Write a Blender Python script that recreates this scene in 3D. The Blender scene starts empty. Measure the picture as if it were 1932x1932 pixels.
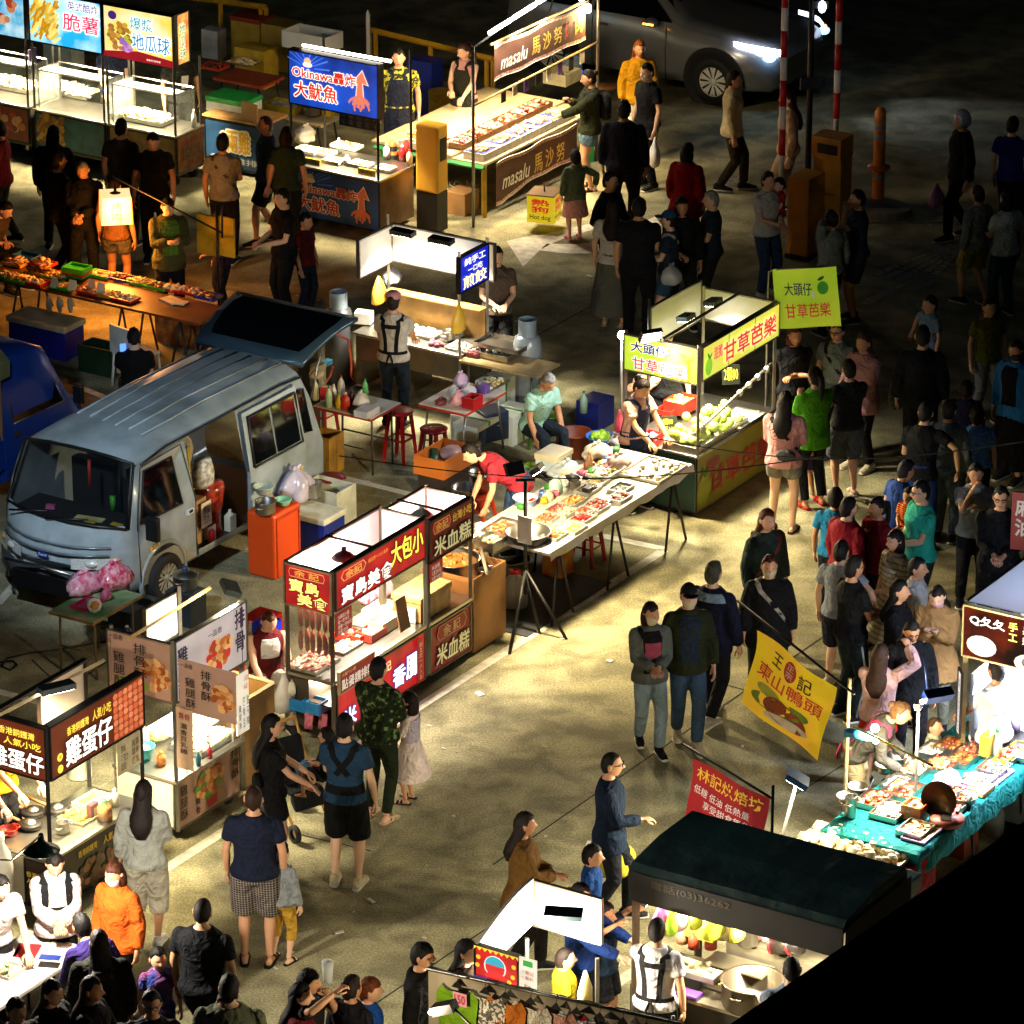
import bpy,math,random
import numpy as np
from math import*
from mathutils import Vector,Matrix,noise
random.seed(7)
S=bpy.context.scene
COL=S.collection
# camera
PITCH,FPX,CAMH=radians(22.2),8940.0,19.7
cam=bpy.data.cameras.new('camera');camo=bpy.data.objects.new('camera',cam);COL.objects.link(camo)
cam.sensor_width=36;cam.lens=FPX/1932*36;cam.clip_start=1;cam.clip_end=1000
camo.location=(0,0,CAMH);camo.rotation_euler=(pi/2-PITCH,0,0)
S.camera=camo
# night sky, exposure
W=bpy.data.worlds.new('World');S.world=W;W.use_nodes=True
nt=W.node_tree;bg=nt.nodes['Background']
sky=nt.nodes.new('ShaderNodeTexSky');sky.sky_type='NISHITA';sky.sun_disc=False
sky.sun_elevation=radians(-4);sky.sun_rotation=radians(120)
nt.links.new(sky.outputs[0],bg.inputs[0]);bg.inputs[1].default_value=0.06
night_fill=bpy.data.lights.new('fill_sun','SUN');night_fill.energy=.022;night_fill.angle=radians(12);night_fill.color=(.55,.75,1)  # weak cool fill light, added to give van roof and canopy some blue
mo=bpy.data.objects.new('fill_sun',night_fill);COL.objects.link(mo);mo.rotation_euler=(radians(38),radians(-22),0)
S.view_settings.view_transform='Standard';S.view_settings.look='None'
S.view_settings.gamma=1;S.view_settings.exposure=0.22
S.render.engine='CYCLES'
cy=S.cycles
cy.use_denoising=True;cy.max_bounces=5;cy.diffuse_bounces=2;cy.glossy_bounces=2
cy.transmission_bounces=4;cy.transparent_max_bounces=12;cy.sample_clamp_indirect=4
cy.use_light_tree=True;cy.caustics_reflective=False;cy.caustics_refractive=False
# where a point of the ground is
def ray(x,y):
 u=(x-966)/FPX;v=(y-966)/FPX
 return Vector((u,cos(PITCH)-v*sin(PITCH),-sin(PITCH)-v*cos(PITCH)))
def at(x,y,z=0.0):
 d=ray(x,y);t=(z-CAMH)/d.z
 return Vector((0,0,CAMH))+d*t
TO=(0,468.4,936.9,1411.5)
def q(i,j,x,y):return(TO[i]+.2694*x,TO[j]+.2694*y)
YA=radians(58)
class Fr:
 """street grid frame: 'A' fronts face the lane on the right, 'B' fronts face the camera side"""
 def __init__(s,kind,px,z0=0.0,yaw=None):
  s.P=at(px[0],px[1],z0);s.P.z=0
  s.yaw=yaw if yaw is not None else(YA if kind=='A' else YA-pi/2)
  s.ex=Vector((cos(s.yaw),sin(s.yaw),0));s.ey=Vector((-sin(s.yaw),cos(s.yaw),0))
 def _hit(s,px,n,c):
  d=ray(*px);o=Vector((0,0,CAMH))
  t=(c-(o-s.P).dot(n))/d.dot(n);r=o+d*t-s.P
  return r.dot(s.ex),r.dot(s.ey),r.z
 def onY(s,px,c=0.0):r=s._hit(px,s.ey,c);return r[0],r[2]
 def onX(s,px,c=0.0):r=s._hit(px,s.ex,c);return r[1],r[2]
 def onZ(s,px,z):p=at(px[0],px[1],z)-s.P;return p.dot(s.ex),p.dot(s.ey)
 def w(s,x,y,z=0.0):return s.P+s.ex*x+s.ey*y+Vector((0,0,z))
 # materials
def lin(h):
 h=h.lstrip('#');r=[]
 for i in(0,2,4):
  c=int(h[i:i+2],16)/255
  r.append(c/12.92 if c<=.04045 else((c+.055)/1.055)**2.4)
 return tuple(r)
MC={}
def mt(h,rough=.55,metal=0.0,em=0.0,n=.18,ns=5.0,b=0.0,bs=60.0,spec=.5,h2=None):
 key=(h,rough,metal,em,n,ns,b,bs,spec,h2)
 if key in MC:return MC[key]
 m=bpy.data.materials.new('m_'+h);m.use_nodes=True;t=m.node_tree;p=t.nodes['Principled BSDF']
 c=lin(h);p.inputs['Roughness'].default_value=rough;p.inputs['Metallic'].default_value=metal
 p.inputs['Specular IOR Level'].default_value=spec
 p.inputs['Base Color'].default_value=(*c,1)
 co=t.nodes.new('ShaderNodeTexCoord')
 if n:
  nz=t.nodes.new('ShaderNodeTexNoise');nz.inputs['Scale'].default_value=ns;nz.inputs['Detail'].default_value=4
  r=t.nodes.new('ShaderNodeValToRGB');c2=lin(h2)if h2 else tuple(x*(1-2*n)for x in c)
  r.color_ramp.elements[0].position=.3;r.color_ramp.elements[1].position=.62
  r.color_ramp.elements[0].color=(*c2,1);r.color_ramp.elements[1].color=(*c,1)
  t.links.new(co.outputs['Object'],nz.inputs['Vector']);t.links.new(nz.outputs[0],r.inputs[0])
  t.links.new(r.outputs[0],p.inputs['Base Color'])
 if em:
  p.inputs['Emission Strength'].default_value=em
  if n:t.links.new(r.outputs[0],p.inputs['Emission Color'])
  else:p.inputs['Emission Color'].default_value=(*c,1)
  m.cycles.emission_sampling='NONE' if em<3 else 'AUTO'
 if b:
  nb=t.nodes.new('ShaderNodeTexNoise');nb.inputs['Scale'].default_value=bs;nb.inputs['Detail'].default_value=3
  bp=t.nodes.new('ShaderNodeBump');bp.inputs['Strength'].default_value=b;bp.inputs['Distance'].default_value=.02
  t.links.new(co.outputs['Object'],nb.inputs['Vector']);t.links.new(nb.outputs[0],bp.inputs['Height'])
  t.links.new(bp.outputs[0],p.inputs['Normal'])
 MC[key]=m;return m
def glass(h='dfe8e4',a=.82,rough=.05):
 key=('glass',h,a,rough)
 if key in MC:return MC[key]
 m=bpy.data.materials.new('m_glass');m.use_nodes=True;t=m.node_tree
 p=t.nodes['Principled BSDF'];p.inputs['Base Color'].default_value=(*lin(h),1);p.inputs['Roughness'].default_value=rough
 tr=t.nodes.new('ShaderNodeBsdfTransparent');tr.inputs[0].default_value=(.97,.98,.97,1)
 mx=t.nodes.new('ShaderNodeMixShader');mx.inputs[0].default_value=a
 t.links.new(p.outputs[0],mx.inputs[1]);t.links.new(tr.outputs[0],mx.inputs[2])
 t.links.new(mx.outputs[0],t.nodes['Material Output'].inputs[0]);MC[key]=m;return m
def fab(h,pat=None,h2='000000',h3=None,sc=1.0):
 """cloth with soft creases; pat is a printed or woven pattern"""
 key=('fab',h,pat,h2,h3,sc)
 if key in MC:return MC[key]
 m=bpy.data.materials.new('m_fabric');m.use_nodes=True;t=m.node_tree;p=t.nodes['Principled BSDF'];L=t.links
 p.inputs['Roughness'].default_value=.85;p.inputs['Specular IOR Level'].default_value=.2
 co=t.nodes.new('ShaderNodeTexCoord')
 nz=t.nodes.new('ShaderNodeTexNoise');nz.inputs['Scale'].default_value=6.5;nz.inputs['Detail'].default_value=3;nz.inputs['Distortion'].default_value=1.1
 L.new(co.outputs['Object'],nz.inputs['Vector'])
 bp=t.nodes.new('ShaderNodeBump');bp.inputs['Strength'].default_value=.85;bp.inputs['Distance'].default_value=.07
 L.new(nz.outputs[0],bp.inputs['Height']);L.new(bp.outputs[0],p.inputs['Normal'])
 c=lin(h);r=t.nodes.new('ShaderNodeValToRGB');e=r.color_ramp.elements
 if pat in('camo','floral','tie'):
  n2=t.nodes.new('ShaderNodeTexNoise');n2.inputs['Scale'].default_value={'camo':13,'floral':22,'tie':6}[pat]*sc
  n2.inputs['Detail'].default_value=2;L.new(co.outputs['Object'],n2.inputs['Vector'])
  r.color_ramp.interpolation='CONSTANT' if pat!='tie' else 'LINEAR'
  e[0].color=(*lin(h2),1);e[0].position=.0;e[1].color=(*c,1);e[1].position=.5 if pat!='tie' else .62
  if h3:x=e.new(.6);x.color=(*lin(h3),1)
  L.new(n2.outputs[0],r.inputs[0])
 elif pat in('plaid','stripe'):
  w1=t.nodes.new('ShaderNodeTexWave');w1.inputs['Scale'].default_value=9*sc;w1.bands_direction='Z'
  L.new(co.outputs['Object'],w1.inputs['Vector']);src=w1.outputs[1]
  if pat=='plaid':
   w2=t.nodes.new('ShaderNodeTexWave');w2.inputs['Scale'].default_value=9*sc;w2.bands_direction='X'
   L.new(co.outputs['Object'],w2.inputs['Vector'])
   mm=t.nodes.new('ShaderNodeMath');mm.operation='MAXIMUM'
   L.new(w1.outputs[1],mm.inputs[0]);L.new(w2.outputs[1],mm.inputs[1]);src=mm.outputs[0]
  r.color_ramp.interpolation='CONSTANT'
  e[0].color=(*c,1);e[0].position=0;e[1].color=(*lin(h2),1);e[1].position=.78
  L.new(src,r.inputs[0])
 else:
  e[0].position=.3;e[1].position=.65
  e[0].color=(*[x*.72 for x in c],1);e[1].color=(*c,1);L.new(nz.outputs[0],r.inputs[0])
 L.new(r.outputs[0],p.inputs['Base Color']);MC[key]=m;return m
 # mesh builder: every build() is one object
class MB:
 def __init__(s,m=None):s.v=[];s.f=[];s.mi=[];s.sm=[];s.mats=[];s.cur=0;s.M=None;s.mat(m or mt('888888'))
 def mat(s,m):
  if m not in s.mats:s.mats.append(m)
  s.cur=s.mats.index(m);return s
 def add(s,vs,fs,smooth=False,mi=None):
  o=len(s.v)
  s.v+=[(s.M@Vector(v))[:]if s.M else tuple(v)for v in vs]
  for k,f in enumerate(fs):
   s.f.append([i+o for i in f]);s.mi.append(s.cur if mi is None else mi[k]);s.sm.append(smooth)
  return s
 def box(s,x0,x1,y0,y1,z0,z1,tx=0.0,ty=0.0):
  a=[(x0,y0,z0),(x1,y0,z0),(x1,y1,z0),(x0,y1,z0),(x0+tx,y0+ty,z1),(x1-tx,y0+ty,z1),(x1-tx,y1-ty,z1),(x0+tx,y1-ty,z1)]
  return s.add(a,[(0,3,2,1),(4,5,6,7),(0,1,5,4),(1,2,6,5),(2,3,7,6),(3,0,4,7)])
 def cbox(s,c,sz,rz=0.0,rx=0.0,ry=0.0):
  k=s.M;R=Matrix.Translation(c)@Matrix.Rotation(rz,4,'Z')@Matrix.Rotation(ry,4,'Y')@Matrix.Rotation(rx,4,'X')
  s.M=k@R if k else R;a,b,d=sz[0]/2,sz[1]/2,sz[2]/2
  s.box(-a,a,-b,b,-d,d);s.M=k;return s
 def quad(s,*p):return s.add(p,[tuple(range(len(p)))])
 def ring(s,rings,cap=True,smooth=True,closed=True):
  n=len(rings[0]);vs=[p for r in rings for p in r];fs=[]
  for i in range(len(rings)-1):
   for j in range(n if closed else n-1):
    k=(j+1)%n;fs.append((i*n+j,i*n+k,(i+1)*n+k,(i+1)*n+j))
  if cap and closed:fs+=[tuple(range(n-1,-1,-1)),tuple(range((len(rings)-1)*n,len(rings)*n))]
  return s.add(vs,fs,smooth)
 def tube(s,pts,r,n=6,cap=True,smooth=True):
  pts=[Vector(p)for p in pts];rr=r if isinstance(r,(list,tuple))else[r]*len(pts);rings=[];up=None
  for i,p in enumerate(pts):
   d=(pts[min(i+1,len(pts)-1)]-pts[max(i-1,0)]).normalized()
   if up is None or abs(d.dot(up))>.98:up=Vector((0,0,1))if abs(d.z)<.9 else Vector((1,0,0))
   a=d.cross(up).normalized();b_=a.cross(d).normalized();up=b_
   rings.append([p+a*(rr[i]*cos(2*pi*j/n))+b_*(rr[i]*sin(2*pi*j/n))for j in range(n)])
  return s.ring(rings,cap,smooth)
 def bar(s,p0,p1,w=.03):return s.tube([p0,p1],w*.707,4,True,False)
 def lathe(s,prof,c=(0,0,0),n=18,cap=False,smooth=True):
  rings=[[(c[0]+r*cos(2*pi*j/n),c[1]+r*sin(2*pi*j/n),c[2]+z)for j in range(n)]for r,z in prof]
  return s.ring(rings,cap,smooth)
 def ball(s,c,r,n=8,j=0.0):
  r=(r,r,r)if isinstance(r,(int,float))else r;m=max(4,n//2+1);vs=[];fs=[]
  for i in range(1,m):
   t=pi*i/m
   for k in range(n):
    a=2*pi*k/n;w=1+(random.uniform(-j,j)if j else 0)
    vs.append((c[0]+r[0]*w*sin(t)*cos(a),c[1]+r[1]*w*sin(t)*sin(a),c[2]+r[2]*w*cos(t)))
  for i in range(m-2):
   for k in range(n):fs.append((i*n+k,(i+1)*n+k,(i+1)*n+(k+1)%n,i*n+(k+1)%n))
  b0=len(vs);vs+=[(c[0],c[1],c[2]+r[2]),(c[0],c[1],c[2]-r[2])]
  for k in range(n):fs+=[(b0,k,(k+1)%n),(b0+1,(m-2)*n+(k+1)%n,(m-2)*n+k)]
  return s.add(vs,fs,True)
 def poly(s,pts,y=0.0):
  return s.add([(p[0],y,p[1])for p in pts],[tuple(range(len(pts)))])
 def disc(s,cx,cz,rx,rz,y=0.0,n=16,rot=0.0):
  return s.poly([(cx+rx*cos(a)*cos(rot)-rz*sin(a)*sin(rot),cz+rx*cos(a)*sin(rot)+rz*sin(a)*cos(rot))for a in[2*pi*k/n for k in range(n)]],y)
 def text(s,body,x0,x1,z0,z1,y=0.0,bold=.0,slant=0.0,keep=False,rim=0.0):
  """writing fitted into the box x0..x1, z0..z1 of the standing x,z plane"""
  vs,fs=glyphs(body,bold)
  if not vs:return s
  xs=[v[0]for v in vs];zs=[v[1]for v in vs];a,b_,c,d=min(xs),max(xs),min(zs),max(zs)
  kx=(x1-x0)/max(b_-a,1e-6);kz=(z1-z0)/max(d-c,1e-6)
  ox,oz=x0,z0
  if keep:k=min(kx,kz);ox+=((x1-x0)-k*(b_-a))/2;oz+=((z1-z0)-k*(d-c))/2;kx=kz=k
  L_=min(z1-z0,x1-x0);ds=[(0,0)]
  if rim:ds=[(rim*L_*cos(t),rim*L_*sin(t))for t in[2*pi*i/8 for i in range(8)]]
  elif bold>.025:ds+=[(.011*L_*a_,.011*L_*b2)for a_,b2 in((1,1),(1,-1),(-1,1),(-1,-1))]
  for i,(dx,dz)in enumerate(ds):s.add([(ox+dx+(v[0]-a)*kx+slant*(v[1]-c)*kz,y-.00006*i,oz+dz+(v[1]-c)*kz)for v in vs],fs)
  return s
 def build(s,name,parent=None,loc=None,rz=0.0,bev=0.0,**props):
  me=bpy.data.meshes.new(name);me.from_pydata([tuple(v)for v in s.v],[],s.f)
  for m in s.mats:me.materials.append(m)
  me.polygons.foreach_set('material_index',s.mi);me.polygons.foreach_set('use_smooth',s.sm);me.update()
  o=bpy.data.objects.new(name,me);COL.objects.link(o)
  if parent:o.parent=parent
  if loc is not None:o.location=loc
  o.rotation_euler.z=rz
  if bev:
   b_=o.modifiers.new('bevel','BEVEL');b_.width=bev;b_.segments=2;b_.limit_method='ANGLE'
  for k,v in props.items():o[k]=v
  return o
GC={}
def glyphs(body,bold):
 if(body,bold)not in GC:
  c=bpy.data.curves.new('t','FONT');c.body=body;c.offset=min(bold*.42,.009);c.resolution_u=2;c.fill_mode='FRONT';c.space_line=1.08
  o=bpy.data.objects.new('t',c);me=bpy.data.meshes.new_from_object(o)
  GC[(body,bold)]=([(v.co.x,v.co.y)for v in me.vertices],[tuple(p.vertices)for p in me.polygons])
  bpy.data.objects.remove(o);bpy.data.curves.remove(c);bpy.data.meshes.remove(me)
 return GC[(body,bold)]
def vt(s):return '\n'.join(s)
def thing(name,label,cat,loc,rz=0.0,group=None):
 o=bpy.data.objects.new(name,None);COL.objects.link(o);o.location=loc;o.rotation_euler.z=rz
 o.empty_display_size=.1;o['label']=label;o['category']=cat
 if group:o['group']=group
 return o
def tag(o,label,cat,group=None,kind=None):
 o['label']=label
 if cat:o['category']=cat
 if group:o['group']=group
 if kind:o['kind']=kind
 return o
def frthing(fr,name,label,cat,group=None):return thing(name,label,cat,fr.P,fr.yaw,group)
def dup(o,loc=None,rz=None,label=None,parent=None):
 c=o.copy();COL.objects.link(c)
 if parent:c.parent=parent
 if loc is not None:c.location=loc
 if rz is not None:c.rotation_euler.z=rz
 if label:c['label']=label
 for ch in list(o.children):dup(ch,parent=c)
 return c
EK=2.2
def light(loc,e,col='ffdca8',r=.06,kind='POINT',aim=None,ang=110,blend=.6,parent=None):
 l=bpy.data.lights.new('lamp_light',kind);l.energy=e*EK;l.color=lin(col)
 if kind=='AREA':l.size=r
 else:l.shadow_soft_size=r
 if kind=='SPOT':l.spot_size=radians(ang);l.spot_blend=blend
 o=bpy.data.objects.new('lamp_light',l);COL.objects.link(o);o.location=loc
 if aim is not None:o.rotation_euler=(Vector(aim)-Vector(loc)).to_track_quat('-Z','Y').to_euler()
 if parent:o.parent=parent
 return o
def dl(loc,e,col='ffe9c0',r=.1,parent=None,ang=118):return light(loc,e,col,r,'SPOT',(loc[0],loc[1],loc[2]-1),ang,.45,parent)
STEEL=mt('b8b4aa',.32,1.0,n=.1);DSTEEL=mt('6b6862',.4,.9);BLACK=mt('0c0c0d',.45);DARK=mt('1b1a19',.7)
WHITE=mt('e4e2da',.5,n=.06);CREAM=mt('d9cfb2',.6,n=.1);WOOD=mt('8a5a2b',.6,n=.25,ns=9);PLY=mt('b98a4e',.6,n=.2,ns=6)
CARD=mt('a97f4c',.8,n=.12);FOAM=mt('dfe0dc',.8,n=.05);RED=mt('b3141a',.4);RUBBER=mt('141414',.8)
POLE=mt('8d8a80',.35,.85);IRON=mt('2a2826',.5,.6);PLAST=mt('cfd2cf',.4,n=.05)
# people
SKINS=['d9a583','cf9973','e3b592','c08a63']
def skin(h):
 return mt(h,.5,n=.06,ns=12)
def rz3(a):return Matrix.Rotation(a,3,'Z')
POSE={'down':(.25,-.04,.79),'akimbo':(.17,-.10,1.02),'front':(.07,-.29,1.06),'phone':(.05,-.30,1.2),'mouth':(.05,-.17,1.44),'ear':(.11,-.03,1.56),'cross':(-.10,-.21,1.15),'reach':(.16,-.52,1.08),'reachlow':(.14,-.46,.93),'carry':(.25,-.08,.77),'up':(.24,-.28,1.62),'back':(.28,.10,.82),'swing':(.24,-.22,.86),'chest':(.03,-.27,1.27),'hold':(.03,-.27,1.05),'knee':(.2,-.38,.66),'out':(.42,-.02,1.0),'far':(.1,-.62,1.2),'table':(.15,-.5,.86)}
def ik(a,b,l1,l2,pole):
 a=Vector(a);b=Vector(b);d=b-a;L=d.length;L2=min(L,(l1+l2)*.985)
 u=d.normalized();b=a+u*L2;x=(l1*l1-l2*l2+L2*L2)/(2*L2);h=sqrt(max(0,l1*l1-x*x))
 p=Vector(pole);p=(p-u*p.dot(u)).normalized()
 return a+u*x+p*h,b
def ell(c,rx,ry,n=14,ax=None,ay=None):
 ax=ax or Vector((1,0,0));ay=ay or Vector((0,1,0))
 return[Vector(c)+ax*(rx*cos(2*pi*k/n))+ay*(ry*sin(2*pi*k/n))for k in range(n)]
TORSO=[(.82,.150,.105,.0),(.92,.165,.115,.005),(1.02,.142,.100,.0),(1.14,.145,.102,-.005),(1.26,.165,.115,-.008),(1.34,.172,.108,0),(1.40,.135,.085,.008),(1.445,.07,.062,.012)]
def tor(z):
 zs=[t[0]for t in TORSO]
 return[float(np.interp(z,zs,[t[k]for t in TORSO]))for k in(1,2,3)]
def face_head(mb,hs,tf,hair_c):
 """a head with brow, eyes, nose, mouth, chin and ears"""
 NA,NE=36,40;a,b,c=.076*hs,.096*hs,.12*hs;vs=[];fs=[];mi=[]
 def P(az,el):
  d=(sin(az)*cos(el),-cos(az)*cos(el),sin(el));x,y,z=d[0]*a,d[1]*b,d[2]*c
  t=max(0,-z/c)
  x*=1-.34*t**1.6
  if y>0:y*=1-.55*t**1.2
  if z>0:x*=1-.05*z/c
  X,Z=x/hs,z/hs;fr=max(0,-d[1])
  g=lambda x0,z0,sx,sz:exp(-((X-x0)/sx)**2-((Z-z0)/sz)**2)*fr
  y-=hs*(.026*g(0,-.018,.011,.016)+.012*g(0,.002,.008,.022)+.007*g(0,-.06,.022,.009)+.010*g(0,-.098,.02,.016)+.005*(g(.035,.034,.02,.008)+g(-.035,.034,.02,.008)))
  y+=hs*(.006*(g(.031,.010,.016,.010)+g(-.031,.010,.016,.010))+.005*g(0,-.078,.018,.007))
  return Vector((x,y,z)),X,Z,d
 for i in range(NE+1):
  el=-pi/2+pi*i/NE
  for j in range(NA):
   vs.append(P(2*pi*j/NA,el)[0])
 for i in range(NE):
  for j in range(NA):
   k=(j+1)%NA;fs.append((i*NA+j,i*NA+k,(i+1)*NA+k,(i+1)*NA+j))
   _,X,Z,d=P(2*pi*(j+.5)/NA,-pi/2+pi*(i+.5)/NE);m=0
   if d[1]<-.3:
    if abs(abs(X)-.031)<.0095 and abs(Z-.011)<.0045:m=1
    elif abs(abs(X)-.034)<.015 and abs(Z-.036)<.0032:m=2
    elif abs(X)<.022 and abs(Z+.061)<.0065:m=3
   mi.append(m)
 mb.add([tf(v)for v in vs],fs,True,mi)
 for s in(-1,1):
  o=len(mb.v);mb.cur=0;mb.ball((0,0,0),(.012*hs,.02*hs,.032*hs),8)
  for k in range(o,len(mb.v)):mb.v[k]=tf(Vector(mb.v[k])+Vector((s*.077*hs,.012*hs,0)))[:]
def shellball(mb,hs,tf,fn,NA=32,NE=20):
 a,b,c=.076*hs,.096*hs,.12*hs;vs=[];fs=[]
 for i in range(NE+1):
  el=-pi/2+pi*i/NE
  for j in range(NA):
   az=2*pi*j/NA;f=180-abs(180-degrees(az));d=Vector((sin(az)*cos(el)*a,-cos(az)*cos(el)*b,sin(el)*c))
   vs.append(tf(d*fn(f,d.z/hs,d)))
 for i in range(NE):
  for j in range(NA):fs.append((i*NA+j,i*NA+(j+1)%NA,(i+1)*NA+(j+1)%NA,(i+1)*NA+j))
 mb.add(vs,fs,True)
QUEUE=[]
NPER=[0]
def person(px,H,head,label,top=('tee','222222'),bot=('trousers','1b1b20'),hair=('short','14110f'),L='down',R='down',legs='stand',lean=0.0,look=(0,0),shoes='222222',shoe='shoe',sk=None,mask=None,cap=None,extra=(),group=None,wide=1.0,at_z=None,anchor='head',ground=0.0,z_off=0.0,root=None):
 """px is where the crown of the head is seen; everything else follows from the height and the pose"""
 NPER[0]+=1;rnd=random.Random(NPER[0]*17);k=H/1.7;hs=1.0+.42*max(0,(1.62-H))/.6
 hs=min(hs,1.45);bw=wide
 sit=legs=='sit';dz=-.40 if sit else(-.02 if legs=='walk' else 0)
 la=radians(lean)
 def bend(p):
  p=Vector(p);t=min(1,max(0,(p.z-.88)/.22));t=t*t*(3-2*t);an=la*t;z=p.z-.92;y=p.y
  return Vector((p.x,y*cos(an)-z*sin(an),.92+y*sin(an)+z*cos(an)+dz))if an else Vector((p.x,p.y,p.z+dz))
 hz=1.7-.12*hs*(1/1.0)*1.0
 hz=1.70-.12*hs;neck=bend((0,.012,1.44));hc=bend((0,-.012,hz+(hs-1)*.1))
 HR=Matrix.Rotation(la*.35,3,'X')@rz3(radians(look[0]))@Matrix.Rotation(radians(look[1]),3,'X')
 if look[1]:hc=hc+Vector((0,-.05*sin(radians(look[1])),-.03*abs(sin(radians(look[1])))))
 tf=lambda v:hc+HR@Vector(v)
 sw=.172*bw;J={}
 for s,nm,ps in((1,'L',L),(-1,'R',R)):
  sh=bend((s*sw,.01,1.365));t=POSE[ps]if isinstance(ps,str)else ps
  t=Vector((s*t[0],t[1],t[2]+(dz if sit else 0)))
  if ps in('down','carry','back','swing'):t=t+Vector((s*rnd.uniform(0,.03)*1,rnd.uniform(-.04,.04),0))+(sh-Vector((s*sw,.01,1.375+dz)))*.8
  pole=(s*.6,.7,-.5)if ps not in('akimbo','out')else(s*1,.5,0)
  el,wr=ik(sh,t,.275,.245,pole);J[nm]=(sh,el,wr)
  hp=Vector((s*.088*bw,0,.88+dz))
  if legs=='walk':ft=Vector((s*.07,-.17 if s>0 else .16,.085 if s>0 else .11))
  elif sit:ft=Vector((s*.14,-.42,.085))
  elif legs=='wide':ft=Vector((s*.17,-.03*s,.085))
  else:ft=Vector((s*(.095+rnd.uniform(0,.03)),rnd.uniform(-.05,.05),.085))
  kn,an=ik(hp,ft,.41,.405,(s*.12,-1,.05));J['k'+nm]=(hp,kn,an)
 skc=sk or SKINS[NPER[0]%4]
 SKM=skin(skc)
 hairc=hair[1]
 pieces=[]
 # bare body
 mb=MB(SKM)
 mb.ring([[bend(p)for p in ell((0,y,z),rx*bw,ry*bw)]for z,rx,ry,y in TORSO]+[[bend(p)for p in ell((0,.012,1.47),.052,.055)],ell(neck*.45+hc*.55,.05*min(hs,1.1),.052*min(hs,1.1))])
 for nm in 'LR':
  sh,el,wr=J[nm];d=(wr-el).normalized()
  mb.tube([sh+(sh-el).normalized()*-.0,sh.lerp(el,.5),el,el.lerp(wr,.35),wr,wr+d*.02],[.040,.042,.037,.039,.027,.026],10)
  mb.ball(sh,.040)
  hp,kn,an=J['k'+nm]
  mb.tube([hp,hp.lerp(kn,.4),kn,kn.lerp(an,.35),kn.lerp(an,.75),an],[.085*bw,.078*bw,.053,.055,.037,.034],12)
  f=Vector((0.12*(1 if nm=='L' else-1),-1,0)).normalized();sd=Vector((-f.y,f.x,0));g=Vector((0,0,an.z-.085))
  tip=0 if legs!='walk' or nm=='L' else-.05
  A=lambda u,z:Vector((an.x,an.y,0))+f*u+g+Vector((0,0,z+max(0,u)*tip))
  mb.ring([ell(A(-.06,.03),.022,.025,8,sd,Vector((0,0,1))),ell(A(-.03,.035),.033,.034,8,sd,Vector((0,0,1))),ell(A(.05,.034),.036,.032,8,sd,Vector((0,0,1))),ell(A(.12,.022),.042,.02,8,sd,Vector((0,0,1))),ell(A(.17,.016),.03,.014,8,sd,Vector((0,0,1)))])
 pieces.append(['body',mb,.0135])
 # top
 kind,tc=top[0],top[1];tm=tc if not isinstance(tc,str)else fab(tc)
 loose={'tee':.018,'polo':.018,'hoodie':.034,'jacket':.03,'coat':.034,'tank':.012,'dress':.02,'long':.022}[kind]
 hem=top[2]if len(top)>2 else{'tee':.86,'polo':.86,'hoodie':.84,'jacket':.82,'coat':.66,'tank':.9,'dress':.5,'long':.86}[kind]
 mb=MB(tm);rings=[]
 zz=[hem+(1.39-hem)*i/9 for i in range(10)]+[1.43,1.452]
 for z in zz:
  rx,ry,y=tor(max(z,.84));fl=max(0,.95-z)*(.30 if kind in('dress','coat')else .06)+(.024 if z<.93 else .008)
  if z>1.3:rx*=bw
  lo=loose*(1 if z<1.38 else .55)
  pts=ell((0,y,z),(rx*(bw if z<=1.3 else 1)+lo+fl),ry*bw+lo+fl,18)
  rings.append([(bend(p)if z>.84 or not sit else bend(p))for p in pts])
 mb.ring(rings)
 sl={'tee':.62,'polo':.66,'tank':0,'dress':.6}.get(kind,2)
 if len(top)>3:sl=top[3]
 for nm in 'LR':
  if sl<=0:continue
  sh,el,wr=J[nm];mb.ball(sh+Vector((0,0,-.008)),.058+loose*.5)
  path=[sh,sh.lerp(el,.5),el,el.lerp(wr,.5),el.lerp(wr,.93)];rad=[.058+loose*.55,.054+loose*.7,.047+loose*.75,.044+loose*.8,.033+loose*.8]
  n=5 if sl>=2 else 3 if sl>=.9 else 2
  P2=path[:n];R2=rad[:n]
  if sl<.9:P2=[sh,sh.lerp(el,sl*.6),sh.lerp(el,sl)];R2=[rad[0],rad[1],rad[1]+.004]
  mb.tube(P2,R2,12)
 if kind in('hoodie',):
  mb.ball(bend((0,.085,1.405)),(.115,.045,.06),12)
 pieces.append([{'tee':'tee_shirt','polo':'polo_shirt','hoodie':'hoodie','jacket':'jacket','coat':'coat','tank':'tank_top','dress':'dress','long':'shirt'}[kind],mb,.0165])
 # bottom
 kb,bc=bot[0],bot[1]
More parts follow.
